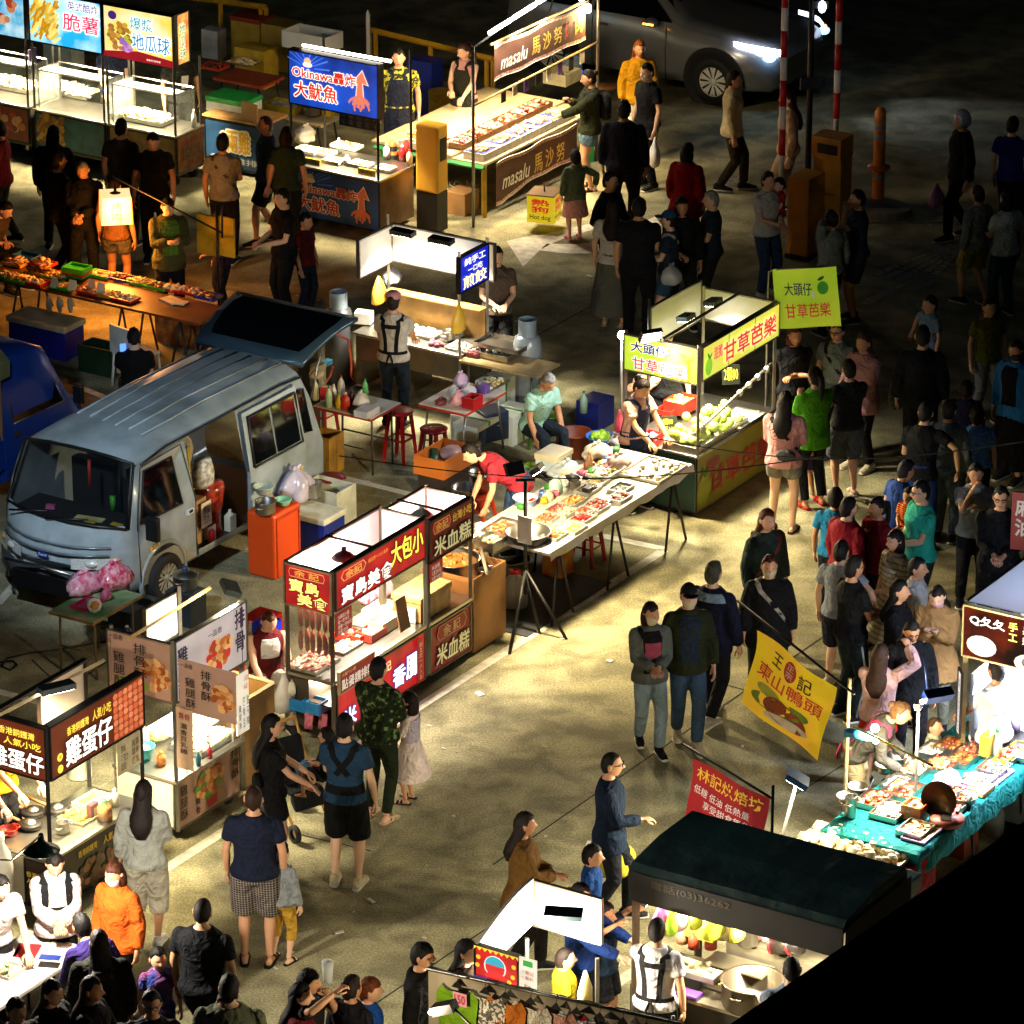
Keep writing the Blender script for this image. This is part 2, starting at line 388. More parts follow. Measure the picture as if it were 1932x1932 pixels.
 if kb!='none':
  bm_=bc if not isinstance(bc,str)else fab(bc);mb=MB(bm_)
  if kb in('skirt','longskirt'):
   h2=bot[2]if len(bot)>2 else{'skirt':.5,'longskirt':.2}[kb]
   mb.ring([[Vector(p)for p in ell((0,0,z+dz),.16+.014+(1.0-z)*.17,.118+.014+(1-z)*.2,20)]for z in[1.02-(1.02-h2)*i/6 for i in range(7)]])
  else:
   lw={'trousers':.012,'wide':.035,'shorts':.028,'tights':.004,'jeans':.012}[kb]
   mb.ring([[Vector((p.x,p.y,p.z+dz))for p in ell((0,.004,z),rx*bw+.012,ry*bw+.012,18)]for z,rx,ry in((1.04,.142,.102),(.95,.162,.114),(.86,.162,.116),(.80,.13,.1))])
   for nm in 'LR':
    hp,kn,an=J['k'+nm]
    path=[hp,hp.lerp(kn,.45),kn,kn.lerp(an,.4),kn.lerp(an,.96)];rad=[.095*bw+lw,.084*bw+lw,.062+lw,.058+lw,.047+lw*1.2]
    if kb=='shorts':
     u=bot[2]if len(bot)>2 else .82
     path=[hp,hp.lerp(kn,u*.5),hp.lerp(kn,u)];rad=[.095*bw+lw*.8,.088*bw+lw,.08*bw+lw]
    elif len(bot)>2:
     path[-1]=kn.lerp(an,bot[2])
    mb.tube(path,rad,12)
  pieces.append([{'skirt':'skirt','longskirt':'skirt','shorts':'shorts','jeans':'jeans','wide':'trousers','trousers':'trousers','tights':'leggings'}[kb],mb,.0165])
  # small worn things, no remeshing
 small=[]
 kh=hair[0];HM=mt(hairc,.62,n=.3,ns=30,b=.3,bs=80,spec=.25)
 cutz={'short':.068,'buzz':.075,'bob':.06,'long':.062,'ponytail':.07,'bun':.07,'fringe':.045,'longfringe':.04,'bald':.2}[kh]
 gb={'buzz':1.03,'bald':.9}.get(kh,1.12);ph=rnd.uniform(0,9)
 def hf(f,z,d):
  if f<62:lim=cutz
  elif f<112:lim=cutz+(-.035-cutz)*(f-62)/50
  else:lim=-.06-.03*(f-112)/68
  if kh=='bald':lim=(.3 if f<90 else .03 if f>0 else 0);
  lim+=.022*noise.noise(Vector((d.x*26,d.y*26,ph)))
  w=gb+(.10 if kh not in('buzz','bald')else .02)*noise.noise(Vector((d.x*70,d.y*70,d.z*32+ph)))if True else gb
  if kh=='bald':w=1.05 if(f>90 and-.07<z<.03)else .9
  t=(z-lim)/.016
  t=max(0,min(1,t+.5));return .86+(w-.86)*t
 mb=MB(HM);shellball(mb,hs,tf,hf)
 def hloft(rows):
  mb.ring([[tf(p*hs)for p in ell((x,y,z),rx*(1+.06*sin(k2*1.7)),ry,16)]for k2,(x,y,z,rx,ry)in enumerate(rows)])
 if kh in('long','longfringe'):
  Ln=hair[2]if len(hair)>2 else .36
  hloft([(0,.03,.05,.07,.05),(0,.035,0,.087,.068),(0,.045,-.07,.092,.064),(0,.085,-.14,.098,.055),(0,.125,-.20,.108,.05),(0,.155,-.28,.10,.042),(0,.165,-Ln+.02,.085,.036),(0,.16,-Ln-.05,.045,.018)])
 elif kh in('bob','fringe')and kh=='bob':
  hloft([(0,.03,.05,.07,.05),(0,.028,0,.089,.075),(0,.03,-.06,.097,.075),(0,.035,-.115,.092,.066),(0,.04,-.135,.06,.04)])
 elif kh=='ponytail':
  mb.tube([tf(Vector(p)*hs)for p in((0,.1,.05),(0,.135,.03),(0,.15,-.06),(0,.15,-.16),(0,.14,-.27))],[.024*hs,.036*hs,.034*hs,.028*hs,.008*hs],10)
 elif kh=='bun':
  mb.ball(tf(Vector((0,.105,.055))*hs),.042*hs,10,.06)
 if kh!='bald' or True:small.append(('hair',mb))
 if mask:
  mb=MB(mt(mask,.8,n=.05));shellball(mb,hs,tf,lambda f,z,d:1.10 if(f<75 and-.098<z<-.012)else .82);small.append(('face_mask',mb))
 if cap:
  mb=MB(fab(cap[1])if cap[0]=='cap' else mt(cap[1],.25,.3,n=0))
  if cap[0]=='cap':
   shellball(mb,hs,tf,lambda f,z,d:1.2 if z>.048 else .8)
   mb.ring([[tf(Vector((x*hs,y*hs,(.05-.12*x*x/.01*.1+zo)*hs)))for x,y in[(.075*cos(t),-.07-.11*sin(t))for t in[pi*i/10 for i in range(11)]]]for zo in(0,.008)],True,False)
   small.append(('cap',mb))
  else:
   shellball(mb,hs,tf,lambda f,z,d:1.32 if z>(.04 if f<60 else-.05)else .85);small.append(('helmet',mb))
 def surf(a,z,off):
  rx,ry,y=tor(max(z,.84));t=radians(a)
  return bend((sin(t)*(rx*bw+off),y-cos(t)*(ry*bw+off),z))
 def strip(mb,path,w,off):
  n=12;rows=[]
  for i in range(n+1):
   u=i/n*(len(path)-1);j=min(int(u),len(path)-2);u-=j
   a=path[j][0]+(path[j+1][0]-path[j][0])*u;z=path[j][1]+(path[j+1][1]-path[j][1])*u
   da=path[j+1][0]-path[j][0];dzz=path[j+1][1]-path[j][1]
   L_=hypot(da*.0028,dzz)or 1;na,nz_=-dzz/L_,da*.0028/L_
   rows.append([surf(a+na*w/2/.0028*sg,z+nz_*w/2*sg,off+o)for sg,o in((-1,0),(1,0),(1,-.012),(-1,-.012))])
  mb.ring(rows,True,False)
 def patch(mb,a0,a1,z0,z1,off,taper=0):
  rows=[]
  for i in range(9):
   z=z0+(z1-z0)*i/8;tp=1-taper*max(0,i/8-.5)*2;am=(a0+a1)/2
   rows.append([surf(am+(a0+(a1-a0)*j/8-am)*tp,z,off)for j in range(9)]+[surf(am+(a1-(a1-a0)*j/8-am)*tp,z,off-.015)for j in range(9)])
  mb.ring(rows,True,False)
 lo=loose+.012
 for e in extra:
  kd=e[0];col=e[1]if len(e)>1 else '111111';m_=col if not isinstance(col,str)else fab(col);mb=MB(m_)
  if kd=='apron':
   patch(mb,-58,58,.92,1.33,lo,.45);mb.ring([[Vector((x,-(.13+lo+.03+.0)+.1*(abs(x)/.2)**2+o,z+dz))for x in[-.17,-.1,0,.1,.17]]+[Vector((x,-(.13+lo+.03)+.1*(abs(x)/.2)**2+o+.014,z+dz))for x in[.17,.1,0,-.1,-.17]]for z,o in((.5 if not sit else .9,-.02),(.7 if not sit else .92,-.01),(.95,0))],True,False)
   strip(mb,[(28,1.3),(20,1.39),(60,1.43),(150,1.38),(200,1.2),(250,.98)],.035,lo);strip(mb,[(-28,1.3),(-20,1.39),(-60,1.43),(-150,1.38),(-200,1.2),(-250,.98)],.035,lo)
   strip(mb,[(60,.97),(120,.97),(180,.97),(240,.97),(300,.97)],.03,lo);small.append(('apron',mb))
  elif kd=='backstraps':
   for s in(1,-1):strip(mb,[(s*30,1.36),(s*60,1.42),(s*148,1.38),(s*155,1.2),(s*158,.98)],.045,lo)
   strip(mb,[(100,.98),(180,.98),(260,.98)],.035,lo);strip(mb,[(150,1.31),(180,1.31),(210,1.31)],.05,lo)
   mb.tube([surf(178,.97,lo+.02),surf(172,.90,lo+.03),surf(170,.82,lo+.03)],.012,5);mb.tube([surf(182,.97,lo+.02),surf(188,.9,lo+.03),surf(190,.84,lo+.03)],.012,5)
   small.append(('apron_straps',mb))
  elif kd=='sling':
   s=e[2]if len(e)>2 else 1
   strip(mb,[(-s*75,.95),(-s*35,1.1),(s*20,1.33),(s*55,1.42),(s*120,1.42),(s*180,1.25),(s*250,1.02),(s*285,.95)],.035,lo);small.append(('bag_strap',mb))
  elif kd=='backpack':
   mb.ring([[bend((p[0],p[1]+.12,z))for p in ell((0,loose+.06,0),rx,ry,14)]for z,rx,ry in((1.0,.1,.05),(1.03,.135,.085),(1.2,.14,.09),(1.34,.12,.07),(1.37,.07,.03))])
   for s in(1,-1):strip(mb,[(s*65,1.05),(s*35,1.2),(s*35,1.38),(s*120,1.42),(s*150,1.36)],.045,lo)
   small.append(('backpack',mb))
  elif kd=='frontpack':
   for s in(1,-1):strip(mb,[(s*90,1.05),(s*40,1.12),(s*32,1.3),(s*38,1.4),(s*120,1.43),(s*150,1.3)],.06,lo)
   strip(mb,[(-36,1.16),(0,1.15),(36,1.16)],.03,lo);small.append(('pack_straps',mb))
  elif kd=='carrier':
   for s in(1,-1):strip(mb,[(s*40,1.3),(s*45,1.42),(s*140,1.4),(s*200,1.15)],.05,lo)
   strip(mb,[(80,1.0),(180,1.0),(280,1.0)],.09,lo);small.append(('carrier_straps',mb))
  elif kd=='front':
   patch(mb,-32,32,e[2]if len(e)>2 else .86,1.41,lo-.004);small.append(('inner_shirt',mb))
  elif kd=='print':
   patch(mb,e[2],e[3],e[4],e[5],lo+.006);small.append(('print',mb))
  elif kd=='fanny':
   mb.ball(surf(e[2],e[3],lo+.03),(.12,.05,.075),12);small.append(('pouch',mb))
  elif kd=='glasses':
   for s in(1,-1):mb.tube([tf(Vector((s*.032+.022*cos(t),-.105,.01+.017*sin(t)))*hs)for t in[2*pi*i/10 for i in range(11)]],.003,4)
   mb.tube([tf(Vector((-.075,-.03,.015))*hs),tf(Vector((-.05,-.1,.015))*hs),tf(Vector((.05,-.1,.015))*hs),tf(Vector((.075,-.03,.015))*hs)],.003,4);small.append(('glasses',mb))
  elif kd=='stripe':
   for nm,s in(('L',1),('R',-1)):
    hp,kn,an=J['k'+nm];o=Vector((s*.075,0,0))
    mb.tube([hp+o*1.35+Vector((0,0,-.05)),kn+o*1.0,an+o*.85],.012,5)
   small.append(('trouser_stripe',mb))
  elif kd=='gloves':pass
  elif kd=='sleeves':
   for nm in 'LR':
    sh,el,wr=J[nm];mb.tube([el.lerp(wr,-.1),el.lerp(wr,.5),el.lerp(wr,.95)],[.058,.055,.042],10)
   small.append(('oversleeves',mb))
  elif kd=='hatband':
   mb.lathe([(.09,.05),(.095,.1),(.06,.13),(0,.135)],(0,0,0));mb.v=[tf(Vector(v)*hs)[:]for v in mb.v];small.append(('headscarf',mb))
 for nm in 'LR':
  if shoe=='bare':break
  hp,kn,an=J['k'+nm];s=1 if nm=='L' else-1
  f=Vector((.12*s,-1,0)).normalized();sd=Vector((-f.y,f.x,0));g=Vector((0,0,an.z-.085));tip=0 if legs!='walk' or nm=='L' else-.05
  A=lambda u,z:Vector((an.x,an.y,0))+f*u+g+Vector((0,0,z+max(0,u)*tip));up=Vector((0,0,1));mb=MB(fab(shoes)if isinstance(shoes,str)else shoes)
  if shoe=='shoe':
   mb.mat(mt('d8d4c8' if shoes not in('111111','0d0d0d')else '20201f',.6,n=.05))
   mb.ring([ell(A(u,z0),w,.014,10,sd,up)for u,w,z0 in((-.085,.03,.012),(-.06,.042,.012),(.05,.044,.012),(.13,.05,.012),(.19,.036,.014))])
   mb.mat(fab(shoes)if isinstance(shoes,str)else shoes)
   mb.ring([ell(A(u,z0),w,h_,10,sd,up)for u,w,z0,h_ in((-.082,.028,.045,.035),(-.05,.042,.062,.055),(0,.045,.066,.055),(.05,.045,.05,.04),(.12,.048,.037,.027),(.18,.035,.03,.018))])
  else:
   mb.ring([ell(A(u,z0),w,.012,10,sd,up)for u,w,z0 in((-.085,.03,.008),(-.05,.042,.008),(.05,.044,.008),(.13,.05,.008),(.18,.036,.008))])
   for u in((.05,.11)if shoe=='sandal' else(.08,)):
    mb.ring([[A(u+du,.015)+sd*.05*cos(t)+up*.052*sin(t)*(1 if u<.1 else .75)for t in[pi*i/8 for i in range(9)]]for du in(-.018,.018)],False,False,False)
  small.append((shoe if shoe!='clog' else 'clog',mb))
 topp=tf(Vector((0,0,.12*hs)));R3=rz3(radians(head))
 tw=R3@(topp*k)
 gp=at(px[0],px[1],tw.z+.02*k+z_off)
 root=root or Vector((gp.x-tw.x,gp.y-tw.y,z_off))
 QUEUE.append(dict(label=label,group=group,root=root,rz=radians(head),k=k,pieces=pieces,small=small,J=J,tf=tf,hs=hs,hairc=hairc,skm=SKM,hands=(L,R),gl=[e for e in extra if e[0]=='gloves']))
 wr={nm:root+R3@(J[nm][2]*k+Vector((0,0,-.07*k)))for nm in 'LR'}
 return wr
def hand(mb,wr,el,s,sc=1.0,curl=.5):
 d=(wr-el).normalized()
 up=Vector((0,0,1))if abs(d.z)<.8 else Vector((0,-1,0))
 side=d.cross(up).normalized()*1.0
 nrm=side.cross(d).normalized()
 if abs(d.z)>=.8:side,nrm=Vector((0,1,0))-d*d.y,Vector((s*-1,0,0));side.normalize()
 if abs(d.z)>=.8:nrm=d.cross(side).normalized();nrm=nrm if nrm.x*s<0 else-nrm
 else:nrm=-nrm if nrm.z>0 else nrm
 c=wr
 mb.ring([ell(c+d*u,w,t,10,side,nrm)for u,w,t in((-.01,.024,.02),(.02,.034,.019),(.06,.042,.016),(.092,.040,.013),(.098,.03,.008))])
 for i,(o,ln)in enumerate(((-.030,.062),(-.010,.074),(.010,.078),(.030,.070))):
  p0=c+d*.085+side*o;p1=p0+(d*cos(curl*.5)+nrm*sin(curl*.5))*ln*.5;p2=p1+(d*cos(curl*1.3)+nrm*sin(curl*1.3))*ln*.3;p3=p2+(d*cos(curl*2)+nrm*sin(curl*2))*ln*.24
  mb.tube([p0,p1,p2,p3],[.0095,.0088,.008,.0062],6)
 p0=c+d*.025+side*.03;p1=p0+(side*.75+d*.55+nrm*.3)*.035;p2=p1+(d*.9+nrm*.35+side*.1)*.032;p3=p2+(d*.9+nrm*.5-side*.1)*.022
 mb.tube([p0,p1,p2,p3],[.013,.0115,.0095,.007],6)
def build_people():
 tmp=[]
 for Q in QUEUE:
  for pc in Q['pieces']:
   me=bpy.data.meshes.new('raw');me.from_pydata([tuple(v)for v in pc[1].v],[],pc[1].f)
   o=bpy.data.objects.new('raw',me);COL.objects.link(o)
   r=o.modifiers.new('r','REMESH');r.mode='VOXEL';r.voxel_size=pc[2];r.use_smooth_shade=True
   sm=o.modifiers.new('s','SMOOTH');sm.factor=.5;sm.iterations=4 if pc[0]!='body' else 2
   tmp.append((Q,pc,o))
 dg=bpy.context.evaluated_depsgraph_get()
 res=[(Q,pc,bpy.data.meshes.new_from_object(o.evaluated_get(dg)),o)for Q,pc,o in tmp]
 for _,_,_,o in res:
  m0=o.data;bpy.data.objects.remove(o);bpy.data.meshes.remove(m0)
 for Q,pc,me,_ in res:
  if pc[0]=='body':
   mb=MB(Q['skm']);mb.mat(mt('3a2a24',.3,n=0));mb.mat(mt('5a4034',.6,n=0));mb.mat(mt('a8584c',.5,n=0));mb.mat(Q['skm'])
   n=len(me.vertices);co=np.empty(n*3);me.vertices.foreach_get('co',co)
   mb.v=[tuple(c)for c in co.reshape(-1,3).tolist()];mb.f=[list(p.vertices)for p in me.polygons]
   mb.mi=[0]*len(mb.f);mb.sm=[True]*len(mb.f)
   face_head(mb,Q['hs'],Q['tf'],Q['hairc']);mb.cur=0
   if Q['gl']:mb.mat(mt('d8d3c0',.7,n=.05))
   for nm,s in(('L',1),('R',-1)):hand(mb,Q['J'][nm][2],Q['J'][nm][1],s,1,.45 if Q['hands'][0 if nm=='L' else 1]in('down','back')else .75)
   o=mb.build('person',None,Q['root'],Q['rz']);o.scale=(Q['k'],)*3
   tag(o,Q['label'],'person',Q['group']);Q['o']=o;bpy.data.meshes.remove(me)
  else:
   me.name=pc[0];me.materials.clear();me.materials.append(pc[1].mats[0])
   me.polygons.foreach_set('use_smooth',[True]*len(me.polygons));me.update()
   c=bpy.data.objects.new(pc[0],me);COL.objects.link(c);c.parent=Q['o']
 for Q in QUEUE:
  for nm,mb in Q['small']:mb.build(nm,Q['o'])
  # ground
def asphalt():
 m=bpy.data.materials.new('asphalt');m.use_nodes=True;t=m.node_tree;p=t.nodes['Principled BSDF'];L=t.links
 co=t.nodes.new('ShaderNodeTexCoord');N=lambda sc,d,di=0:(lambda n:(n.inputs['Scale'].__setattr__('default_value',sc),n.inputs['Detail'].__setattr__('default_value',d),n.inputs['Distortion'].__setattr__('default_value',di),L.new(co.outputs['Object'],n.inputs['Vector']),n)[-1])(t.nodes.new('ShaderNodeTexNoise'))
 big,mid,fine=N(.55,5,.8),N(2.6,6,.4),N(48,3)
 def ramp(src,a,b,p0,p1):
  r=t.nodes.new('ShaderNodeValToRGB');r.color_ramp.elements[0].color=(a,a,a,1);r.color_ramp.elements[1].color=(b,b,b,1)
  r.color_ramp.elements[0].position=p0;r.color_ramp.elements[1].position=p1;L.new(src,r.inputs[0]);return r.outputs[0]
 def mul(a,b):
  x=t.nodes.new('ShaderNodeMixRGB');x.blend_type='MULTIPLY';x.inputs[0].default_value=1;L.new(a,x.inputs[1]);L.new(b,x.inputs[2]);return x.outputs[0]
 base=t.nodes.new('ShaderNodeRGB');base.outputs[0].default_value=(.345,.315,.178,1)
 c=mul(mul(mul(base.outputs[0],ramp(big.outputs[0],.55,1,.36,.6)),ramp(mid.outputs[0],.6,1.08,.38,.6)),ramp(fine.outputs[0],.74,1.22,.42,.62))
 v=t.nodes.new('ShaderNodeTexVoronoi');v.inputs['Scale'].default_value=120;L.new(co.outputs['Object'],v.inputs['Vector'])
 c=mul(c,ramp(v.outputs['Distance'],.8,1.08,.1,.55))
 L.new(c,p.inputs['Base Color']);p.inputs['Roughness'].default_value=.9;p.inputs['Specular IOR Level'].default_value=.2
 bp=t.nodes.new('ShaderNodeBump');bp.inputs['Strength'].default_value=.3;bp.inputs['Distance'].default_value=.008
 L.new(v.outputs['Distance'],bp.inputs['Height']);L.new(bp.outputs[0],p.inputs['Normal']);return m
g=MB(asphalt());n=8
g.add([(-150+300*i/n,-10+310*j/n,0)for j in range(n+1)for i in range(n+1)],[(j*(n+1)+i,j*(n+1)+i+1,(j+1)*(n+1)+i+1,(j+1)*(n+1)+i)for j in range(n)for i in range(n)])
tag(g.build('ground'),'worn speckled asphalt of the market lane and parking lot',None,kind='structure')
PAINT=mt('d4cdb8',.8,n=.2,ns=9);OLDP=mt('a8a48e',.85,n=.35,ns=14);JOINT=mt('1a1812',.95,n=0)
def stroke(mb,a,b_,w,z=.004):
 a,b_=at(*a),at(*b_);d=(b_-a).normalized();s_=Vector((-d.y,d.x,0))*w/2
 mb.add([(v.x,v.y,z)for v in(a-s_,b_-s_,b_+s_,a+s_)],[(0,1,2,3)])
mb=MB(PAINT)
for a,b_,w in(((285,1657),(1252,1039),.12),((1130,1010),(1252,1036),.12),((600,890),(775,933),.11),((-10,1303),(130,1341),.11),((-5,1140),(40,1090),.1),((1105,1893),(1215,1822),.13),((150,731),(215,757),.1),((546,1318),(610,1335),.1)):
 stroke(mb,a,b_,w)
tag(mb.build('parking_lines'),'worn white parking bay lines painted on the asphalt',None,kind='structure')
mb=MB(PAINT)
for pts in(((70,1690),(200,1660),(340,1640),(480,1605),(600,1580),(720,1552),(735,1590),(600,1632),(470,1672),(380,1712),(300,1755),(185,1870),(125,1775)),((302,1756),(350,1708),(560,1712),(730,1690),(738,1762),(640,1776),(520,1778),(400,1768)),((1035,1550),(1110,1518),(1155,1580),(1100,1598))):
 w_=[at(*q(2,0,*p))for p in pts];mb.add([(v.x,v.y,.004)for v in w_],[tuple(range(len(w_)))])
tag(mb.build('road_arrow'),'white bent arrow painted on the road',None,kind='structure')
mb=MB(OLDP)
for k in range(5):
 u0,u1=k/5+.02,k/5+.17
 L0=lambda u:(1632+(1757-1632)*u,519+(540-519)*u);L1=lambda u:(1802+12*u,458+14*u)
 w_=[at(*p)for p in(L0(u0),L0(u1),L1(u1),L1(u0))];mb.add([(v.x,v.y,.004)for v in w_],[(0,1,2,3)])
stroke(mb,(1632,573),(1704,535),.12);stroke(mb,(1700,412),(1815,438),.07)
for p in((1350,345,1405,338),):stroke(mb,p[:2],p[2:],.35)
tag(mb.build('worn_hatching'),'worn grey hatching painted on the dark road',None,kind='structure')
mb=MB(JOINT)
for a,b_ in(((930,1632),(1570,1190)),((960,662),(1130,570)),((60,1245),(122,1304)),((1350,1288),(1470,1318)),((500,1560),(700,1606)),((1500,1500),(1700,1376)),((700,1900),(1010,1690)),((70,1340),(300,1180))):
 stroke(mb,a,b_,.018,.003)
tag(mb.build('pavement_joints'),'thin dark joints across the paving',None,kind='structure')
mb=MB(mt('c9c4b0',.8,n=.1));R=random.Random(4)
for k in range(60):
 x,y=R.uniform(500,1500),R.uniform(480,1900);p=at(x,y);mb.cbox((p.x,p.y,.006),(R.uniform(.015,.06),R.uniform(.01,.03),.006),R.uniform(0,3))
tag(mb.build('litter'),'scraps of paper and grit on the asphalt',None,kind='stuff')
# the black building edge in front
a,b_=at(1330,1932+33,6.5),at(1990,1510,6.5);d=(b_-a).normalized();nrm=Vector((d.y,-d.x,0))
mb=MB(mt('050505',.9,n=0));e0,e1=a-d*3,b_+d*8
P4=[e0,e1,e1+nrm*9,e0+nrm*9]
mb.add([(p.x,p.y,0)for p in P4]+[(p.x,p.y,6.3)for p in P4],[(4,5,6,7),(0,1,5,4),(1,2,6,5),(2,3,7,6),(3,0,4,7),(0,3,2,1)])
o=mb.build('building');tag(o,'black unlit building corner rising in front at the lower right','building')
mb=MB(mt('060606',.8,n=0));mb.add([(p.x,p.y,z)for z in(6.3,6.5)for p in(e0,e1,e1+nrm*.3,e0+nrm*.3)],[(4,5,6,7),(0,1,5,4),(1,2,6,5),(2,3,7,6),(3,0,4,7)])
mb.v=[(x+.0*nrm.x,y,z)for x,y,z in mb.v];mb.build('parapet',o)
# vehicles
def wheel(parent,c,r,w,spokes=5,rimc=None,name='wheel'):
 mb=MB(RUBBER);mb.M=Matrix.Translation(c)@Matrix.Rotation(pi/2,4,'X')
 mb.lathe([(r*.62,-w/2),(r*.93,-w/2),(r,-w*.35),(r,w*.35),(r*.93,w/2),(r*.62,w/2),(r*.6,w*.4)],n=28)
 t=mb.build(name,parent)
 mb=MB(rimc or STEEL);mb.M=Matrix.Translation(c)@Matrix.Rotation(pi/2,4,'X')
 mb.lathe([(r*.64,w*.5),(r*.6,w*.44),(r*.57,w*.1)],n=28)
 for k in range(spokes):
  a=2*pi*k/spokes;R_=mb.M;mb.M=R_@Matrix.Rotation(a,4,'Z')
  for s in(-1,1):mb.add([(r*.08,s*r*.02,w*.36),(r*.08,s*r*.1,w*.36),(r*.59,s*r*.17,w*.43),(r*.59,s*r*.05,w*.43)],[(0,1,2,3)if s>0 else(3,2,1,0)])
  mb.M=R_
 mb.lathe([(r*.16,w*.3),(r*.15,w*.42),(0,w*.44)],n=14)
 mb.mat(DARK);mb.lathe([(0,w*.05),(r*.57,w*.1)],n=20);mb.build('rim',t)
def bow(x,y):return x+.36*(abs(y-.77)/.77)**2.2*max(0,min(1,(-.26-x)/.60))**1.3
def hull(mb,st,ycen,skip=None):
 """loft a car body over stations (x, [(half width, z) ...]); skip leaves real openings"""
 rings=[]
 for x,pr in st:
  h=[(ycen-w,z)for w,z in pr]+[(ycen+w,z)for w,z in reversed(pr)]
  rings.append([(x if not isinstance(x,(list,tuple))else x[0],y,z)for y,z in h])
 n=len(rings[0]);vs=[p for r in rings for p in r];fs=[]
 for i in range(len(rings)-1):
  for j in range(n):
   if skip and skip(i,j,n):continue
   k=(j+1)%n;fs.append((i*n+k,i*n+j,(i+1)*n+j,(i+1)*n+k))
 mb.add(vs,fs,True);return n
def cap_end(mb,st,ycen,i,rev):
 x,pr=st[i];h=[(ycen-w,z)for w,z in pr]+[(ycen+w,z)for w,z in reversed(pr)]
 f=list(range(len(h)));mb.add([(x,y,z)for y,z in h],[tuple(f[::-1]if rev else f)],False)
def panel3(mb,corners,off,nx=6,ny=4,inset=0.0):
 pass
def tube_lamp(parent,p0,p1,r=.02,em=14):
 mb=MB(mt('fff6e0',.4,em=em,n=0));mb.tube([p0,p1],r,8);mb.build('fluorescent_tube',parent)
VF=Fr('A',(308,1135))
van=frthing(VF,'van','silver minivan with a ribbed dusty roof, side door slid open and tailgate raised','van')
SIL=mt('a6b2b6',.24,.2,n=.14,ns=2.5,b=.02,h2='84908f');SILD=mt('8d9698',.42,.4,n=.3,ns=4,h2='5b5a52')
YC,HB=.77,.77
def vprof(zb,zt,hb,hr,zr,zc):
 hb,hr=hb*1.1,hr*1.1
 return[(.0,zb),(hb*.85,zb),(hb-.02,zb+.03),(hb,zb+.12),(hb,zt*.6+zb*.4),(hb,zt),(hr+(hb-hr)*.45,zt+(zr-zt)*.55),(hr,zr),(hr-.05,zr+.05),(hr*.62,zc-.012),(0,zc)]
ST=[(-.88,vprof(.32,.50,.50,.44,.58,.62)),(-.86,vprof(.26,.58,.62,.57,.70,.74)),(-.78,vprof(.24,.66,.67,.63,.82,.86)),(-.68,vprof(.24,.93,.70,.67,.97,1.0)),(-.26,vprof(.24,.93,.70,.60,1.56,1.64)),(-.10,vprof(.24,.93,.70,.585,1.60,1.71)),(.30,vprof(.24,.93,.70,.58,1.62,1.76)),(.60,vprof(.24,.93,.70,.58,1.62,1.78)),(1.50,vprof(.24,.93,.70,.58,1.63,1.79)),(2.30,vprof(.25,.93,.70,.58,1.62,1.78)),(2.72,vprof(.27,.93,.69,.56,1.59,1.74)),(2.86,vprof(.29,.92,.68,.58,1.32,1.36)),(2.95,vprof(.3,.8,.67,.62,.95,.98))]
mb=MB(SIL)
def vskip(i,j,n):
 if i==3 and j in(9,10,7,8,11,12):return True
 if i==7 and j in(3,4,5,6):return True
 if i>=10 and j in(8,9,10,11,12,7,13):return True
 return False
hull(mb,ST,YC,vskip);cap_end(mb,ST,YC,0,False);mb.v=[(bow(x,y),y,z)for x,y,z in mb.v];mb.build('body',van,bev=0)
def vy(z,x=0):return YC-float(np.interp(z,[.36,.93,1.28,1.62],[.77,.77,.71,.638]))
def vside(mb,pts,off):mb.add([(x,vy(z)-off,z)for x,z in pts],[tuple(range(len(pts)))])
DG=mt('07090b',.05,n=0)
def vwin(pts,name='window',par=None):
 mb=MB(DG);vside(mb,pts,.008);o=mb.build(name,par or van)
 f=MB(RUBBER);f.tube([(x,vy(z)-.008,z)for x,z in pts+pts[:1]],.012,5);f.build('window_seal',o);return o
mb=MB(SIL);P_=[(-.42,.36),(.58,.36),(.58,.95),(.42,1.56),(-.16,1.55),(-.40,1.0)]
fd=MB(mt('a8a79d',.35,.35,n=.06));vside(fd,[(-.36,.30),(.59,.30),(.60,.95),(.53,1.57),(-.17,1.545),(-.385,.99)],.004);fd=fd.build('door',van)
vwin([(-.33,1.0),(.38,.98),(.34,1.5),(-.13,1.5)],'window',fd)
h=MB(PLAST);h.cbox((.47,vy(.9)-.02,.86),(.11,.03,.05));h.mat(BLACK);h.cbox((.47,vy(.9)-.034,.865),(.06,.01,.03));h.build('handle',fd)
h=MB(BLACK);h.cbox((-.30,vy(1)-.13,.96),(.06,.15,.27));h.bar((-.28,vy(1),1.0),(-.3,vy(1)-.08,1.0));h.build('mirror',van,bev=.015)
h=MB(mt('d9b14a',.5,n=0));
for k in range(3):h.cbox((-.18+k*.06,vy(.6)-.007,.66+k*.012),(.045,.004,.05))
h.mat(mt('6a4a20',.5,n=0));h.text('豐隆食品 3362',-.2,.02,.60,.625,0);h.v[-1:]=h.v[-1:];h.build('door_lettering',fd)
for v in bpy.data.objects['door_lettering'].data.vertices:
 if abs(v.co.y)<1e-4:v.co.y=vy(.6)-.008
sd=MB(SIL);sd.box(1.49,2.50,vy(.9)-.055,vy(.9)-.02,.31,.95)
sd.add([(1.49,vy(.95)-.055,.95),(2.50,vy(.95)-.055,.95),(2.50,vy(1.58)-.055,1.58),(1.53,vy(1.58)-.055,1.58)],[(0,1,2,3)])
sd=sd.build('sliding_door',van)
for x0,x1 in((1.60,1.98),(2.0,2.42)):
 w_=MB(DG);w_.add([(x0,vy(1.02)-.064,1.0),(x1,vy(1.02)-.064,1.0),(x1,vy(1.5)-.064,1.5),(x0+.02,vy(1.5)-.064,1.5)],[(0,1,2,3)]);w_.build('window',sd)
